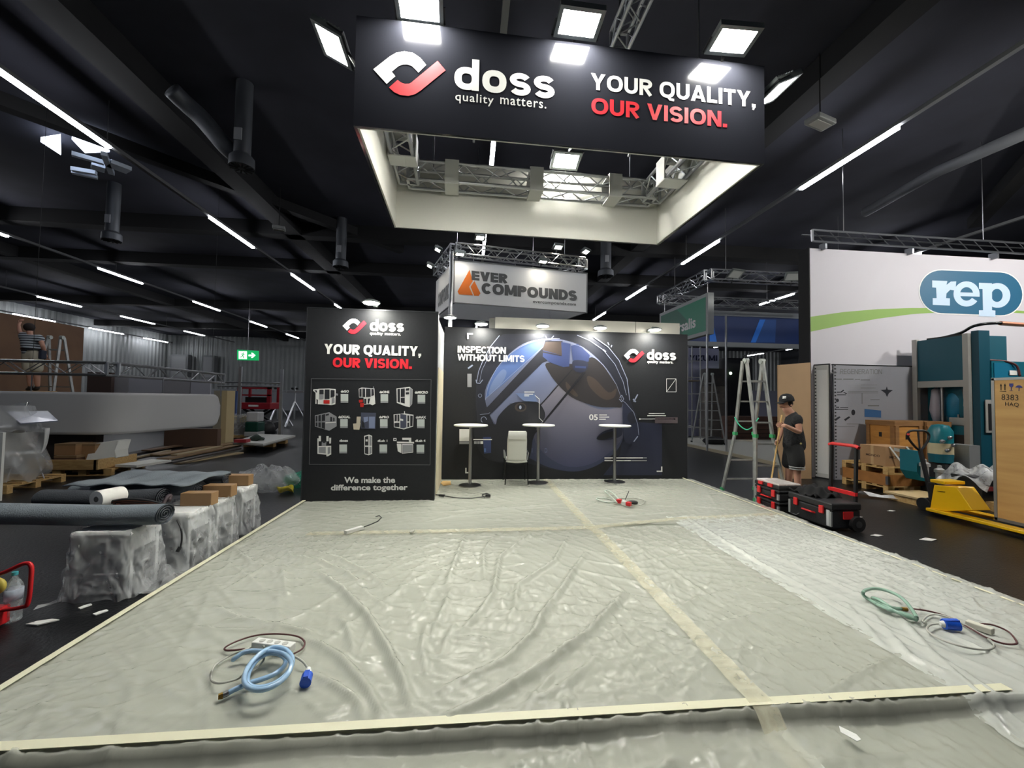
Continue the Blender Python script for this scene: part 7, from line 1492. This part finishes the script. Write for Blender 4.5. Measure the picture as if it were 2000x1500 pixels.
# man in the striped shirt, seen from behind on a work platform
sm = T('person', 'man in striped shirt and beige shorts seen from behind, reaching up', 'person', (-11.4, 11.4, 1.9)); Yp = 11.4
K = {k: a_(x, y, Yp + dy) for k, (x, y, dy) in dict(pel=(62, 694, 0), sp=(62, 680, .02), ch=(62, 665, 0), nk=(58, 653, -.02), hb=(57.5, 648, 0), hc=(57, 642, .02), ht=(57, 635, .03), ls=(47, 657, 0), le=(38, 648, .18), lw=(36.5, 634, .3), rs=(77, 659, 0), re=(84, 677, -.02), rw=(88, 692, .1), lh=(55, 699, 0), lk=(58, 730, 0), la=(60, 757, .02), rh=(70, 699, 0), rk=(72, 730, .02), ra=(73, 757, .05)).items()}
fz = min(K['la'].z, K['ra'].z) - .08; K['la'].z = K['ra'].z = fz + .08
f_ = Vector((-.9, .45, 0)).normalized()
ch = [[('pel', K['pel'], (.12, .1)), ('sp', K['sp'], (.1, .085)), ('ch', K['ch'], (.12, .09)), ('nk', K['nk'], .06), ('hb', K['hb'], .07), ('hc', K['hc'], .095), ('ht', K['ht'], .075)], [('hc', K['hc'], .09), ('nose', K['hc'] + f_ * .12, .017)],
      [('ch', K['ch'], .15), ('ls', K['ls'], .06), ('le', K['le'], .046), ('lw', K['lw'], .031)], [('ch', K['ch'], .15), ('rs', K['rs'], .06), ('re', K['re'], .046), ('rw', K['rw'], .031)],
      [('pel', K['pel'], .13), ('lh', K['lh'], .11), ('lk', K['lk'], .07), ('la', K['la'], .045)], [('pel', K['pel'], .13), ('rh', K['rh'], .11), ('rk', K['rk'], .07), ('ra', K['ra'], .045)]]
lp = K['lw'] + Vector((-.02, .06, .09)); rp_ = K['rw'] + Vector((0, .05, -.08)); ch[2].append(('l_p', lp, .036)); ch[3].append(('r_p', rp_, .036)); c2 = []; hand('l', K['lw'], lp, (-.2, .4, 1), (1, .3, 0), (-.3, 1, .1), c2); hand('r', K['rw'], rp_, (0, .4, -1), (1, .3, 0), (-.4, 1, 0), c2); ch += c2
skinned('body', ch, SKIN, sm)
ms = bpy.data.materials.new('striped knit'); ms.use_nodes = True; MATS['striped knit'] = ms; nt = ms.node_tree; tc = nt.nodes.new('ShaderNodeTexCoord'); wv_ = nt.nodes.new('ShaderNodeTexWave'); wv_.bands_direction = 'Z'; wv_.inputs['Scale'].default_value = 5.2; rmp = nt.nodes.new('ShaderNodeValToRGB'); rmp.color_ramp.interpolation = 'CONSTANT'
rmp.color_ramp.elements[0].color = (*lin((36, 40, 48)), 1); rmp.color_ramp.elements[1].color = (*lin((176, 184, 190)), 1); rmp.color_ramp.elements[1].position = .32
nt.links.new(tc.outputs['Object'], wv_.inputs[0]); nt.links.new(wv_.outputs[0], rmp.inputs[0]); nt.links.new(rmp.outputs[0], nt.nodes['Principled BSDF'].inputs['Base Color']); nt.nodes['Principled BSDF'].inputs['Roughness'].default_value = .9
skinned('striped_shirt', [[('pel', K['pel'] - Vector((0, 0, .08)), (.21, .17)), ('sp', K['sp'], (.215, .17)), ('ch', K['ch'], (.25, .18)), ('nk', K['nk'] - Vector((0, 0, .05)), .09)], [('ch', K['ch'], .2), ('ls', K['ls'], .115), ('l2', K['ls'] * .5 + K['le'] * .5, .1)], [('ch', K['ch'], .2), ('rs', K['rs'], .115), ('r2', K['rs'] * .45 + K['re'] * .55, .1)]], ms, sm)
skinned('shorts', [[('b', K['pel'] + Vector((0, 0, .24)), (.215, .19)), ('pel', K['pel'], (.225, .185)), ('lh', K['lh'], .15), ('lk', K['lk'], .115)], [('pel', K['pel'], .2), ('rh', K['rh'], .15), ('rk', K['rk'], .115)]], M('beige trousers', (186, 180, 160), .9), sm)
B(MB().lathe([(.2, -.022), (.205, .022)], K['pel'] + Vector((0, 0, .14)), 24, sq=.9), 'belt', BLACK, sm)
B(MB().ball(K['hc'] + Vector((.02, -.02, .035)), (.105, .105, .105), 16, 10), 'hair', M('dark hair'), sm, smooth=True)
B(MB().box(K['pel'] + Vector((.24, 0, .02)), (.08, .14, .22)), 'tool_pouch', M('dark blue pouch', (38, 44, 60), .8), sm, bevel=.02)
for k in ('la', 'ra'): p = K[k]; skinned('boot', [[('a', p + Vector((0, 0, .06)), .055), ('b', p - Vector((0, 0, .03)), .055), ('c', p + f_ * .1 - Vector((0, 0, .04)), .048), ('d', p + f_ * .18 - Vector((0, 0, .045)), .038)]], M('dark boot'), sm)
wpf = T('work_platform', 'trestle platform hidden behind the white band under the striped man', 'platform', (-11.3, 11.5, 0))
B(MB().bb((-12.3, 10.9, fz - .05), (-10.4, 11.75, fz)), 'deck', WOODX, wpf)
for x in (-12.2, -10.5):
    for y in (10.95, 11.7): B(MB().bb((x - .03, y - .03, 0), (x + .03, y + .03, fz - .05)), 'leg', ALU, wpf)
p = at(101, 658, Y=12.2); ladder('tall aluminium step ladder beside the man in the striped shirt', (p.x, 11.8), (p.x, 12.8), p.z, .3, .7, 9, WALU, flare=False)
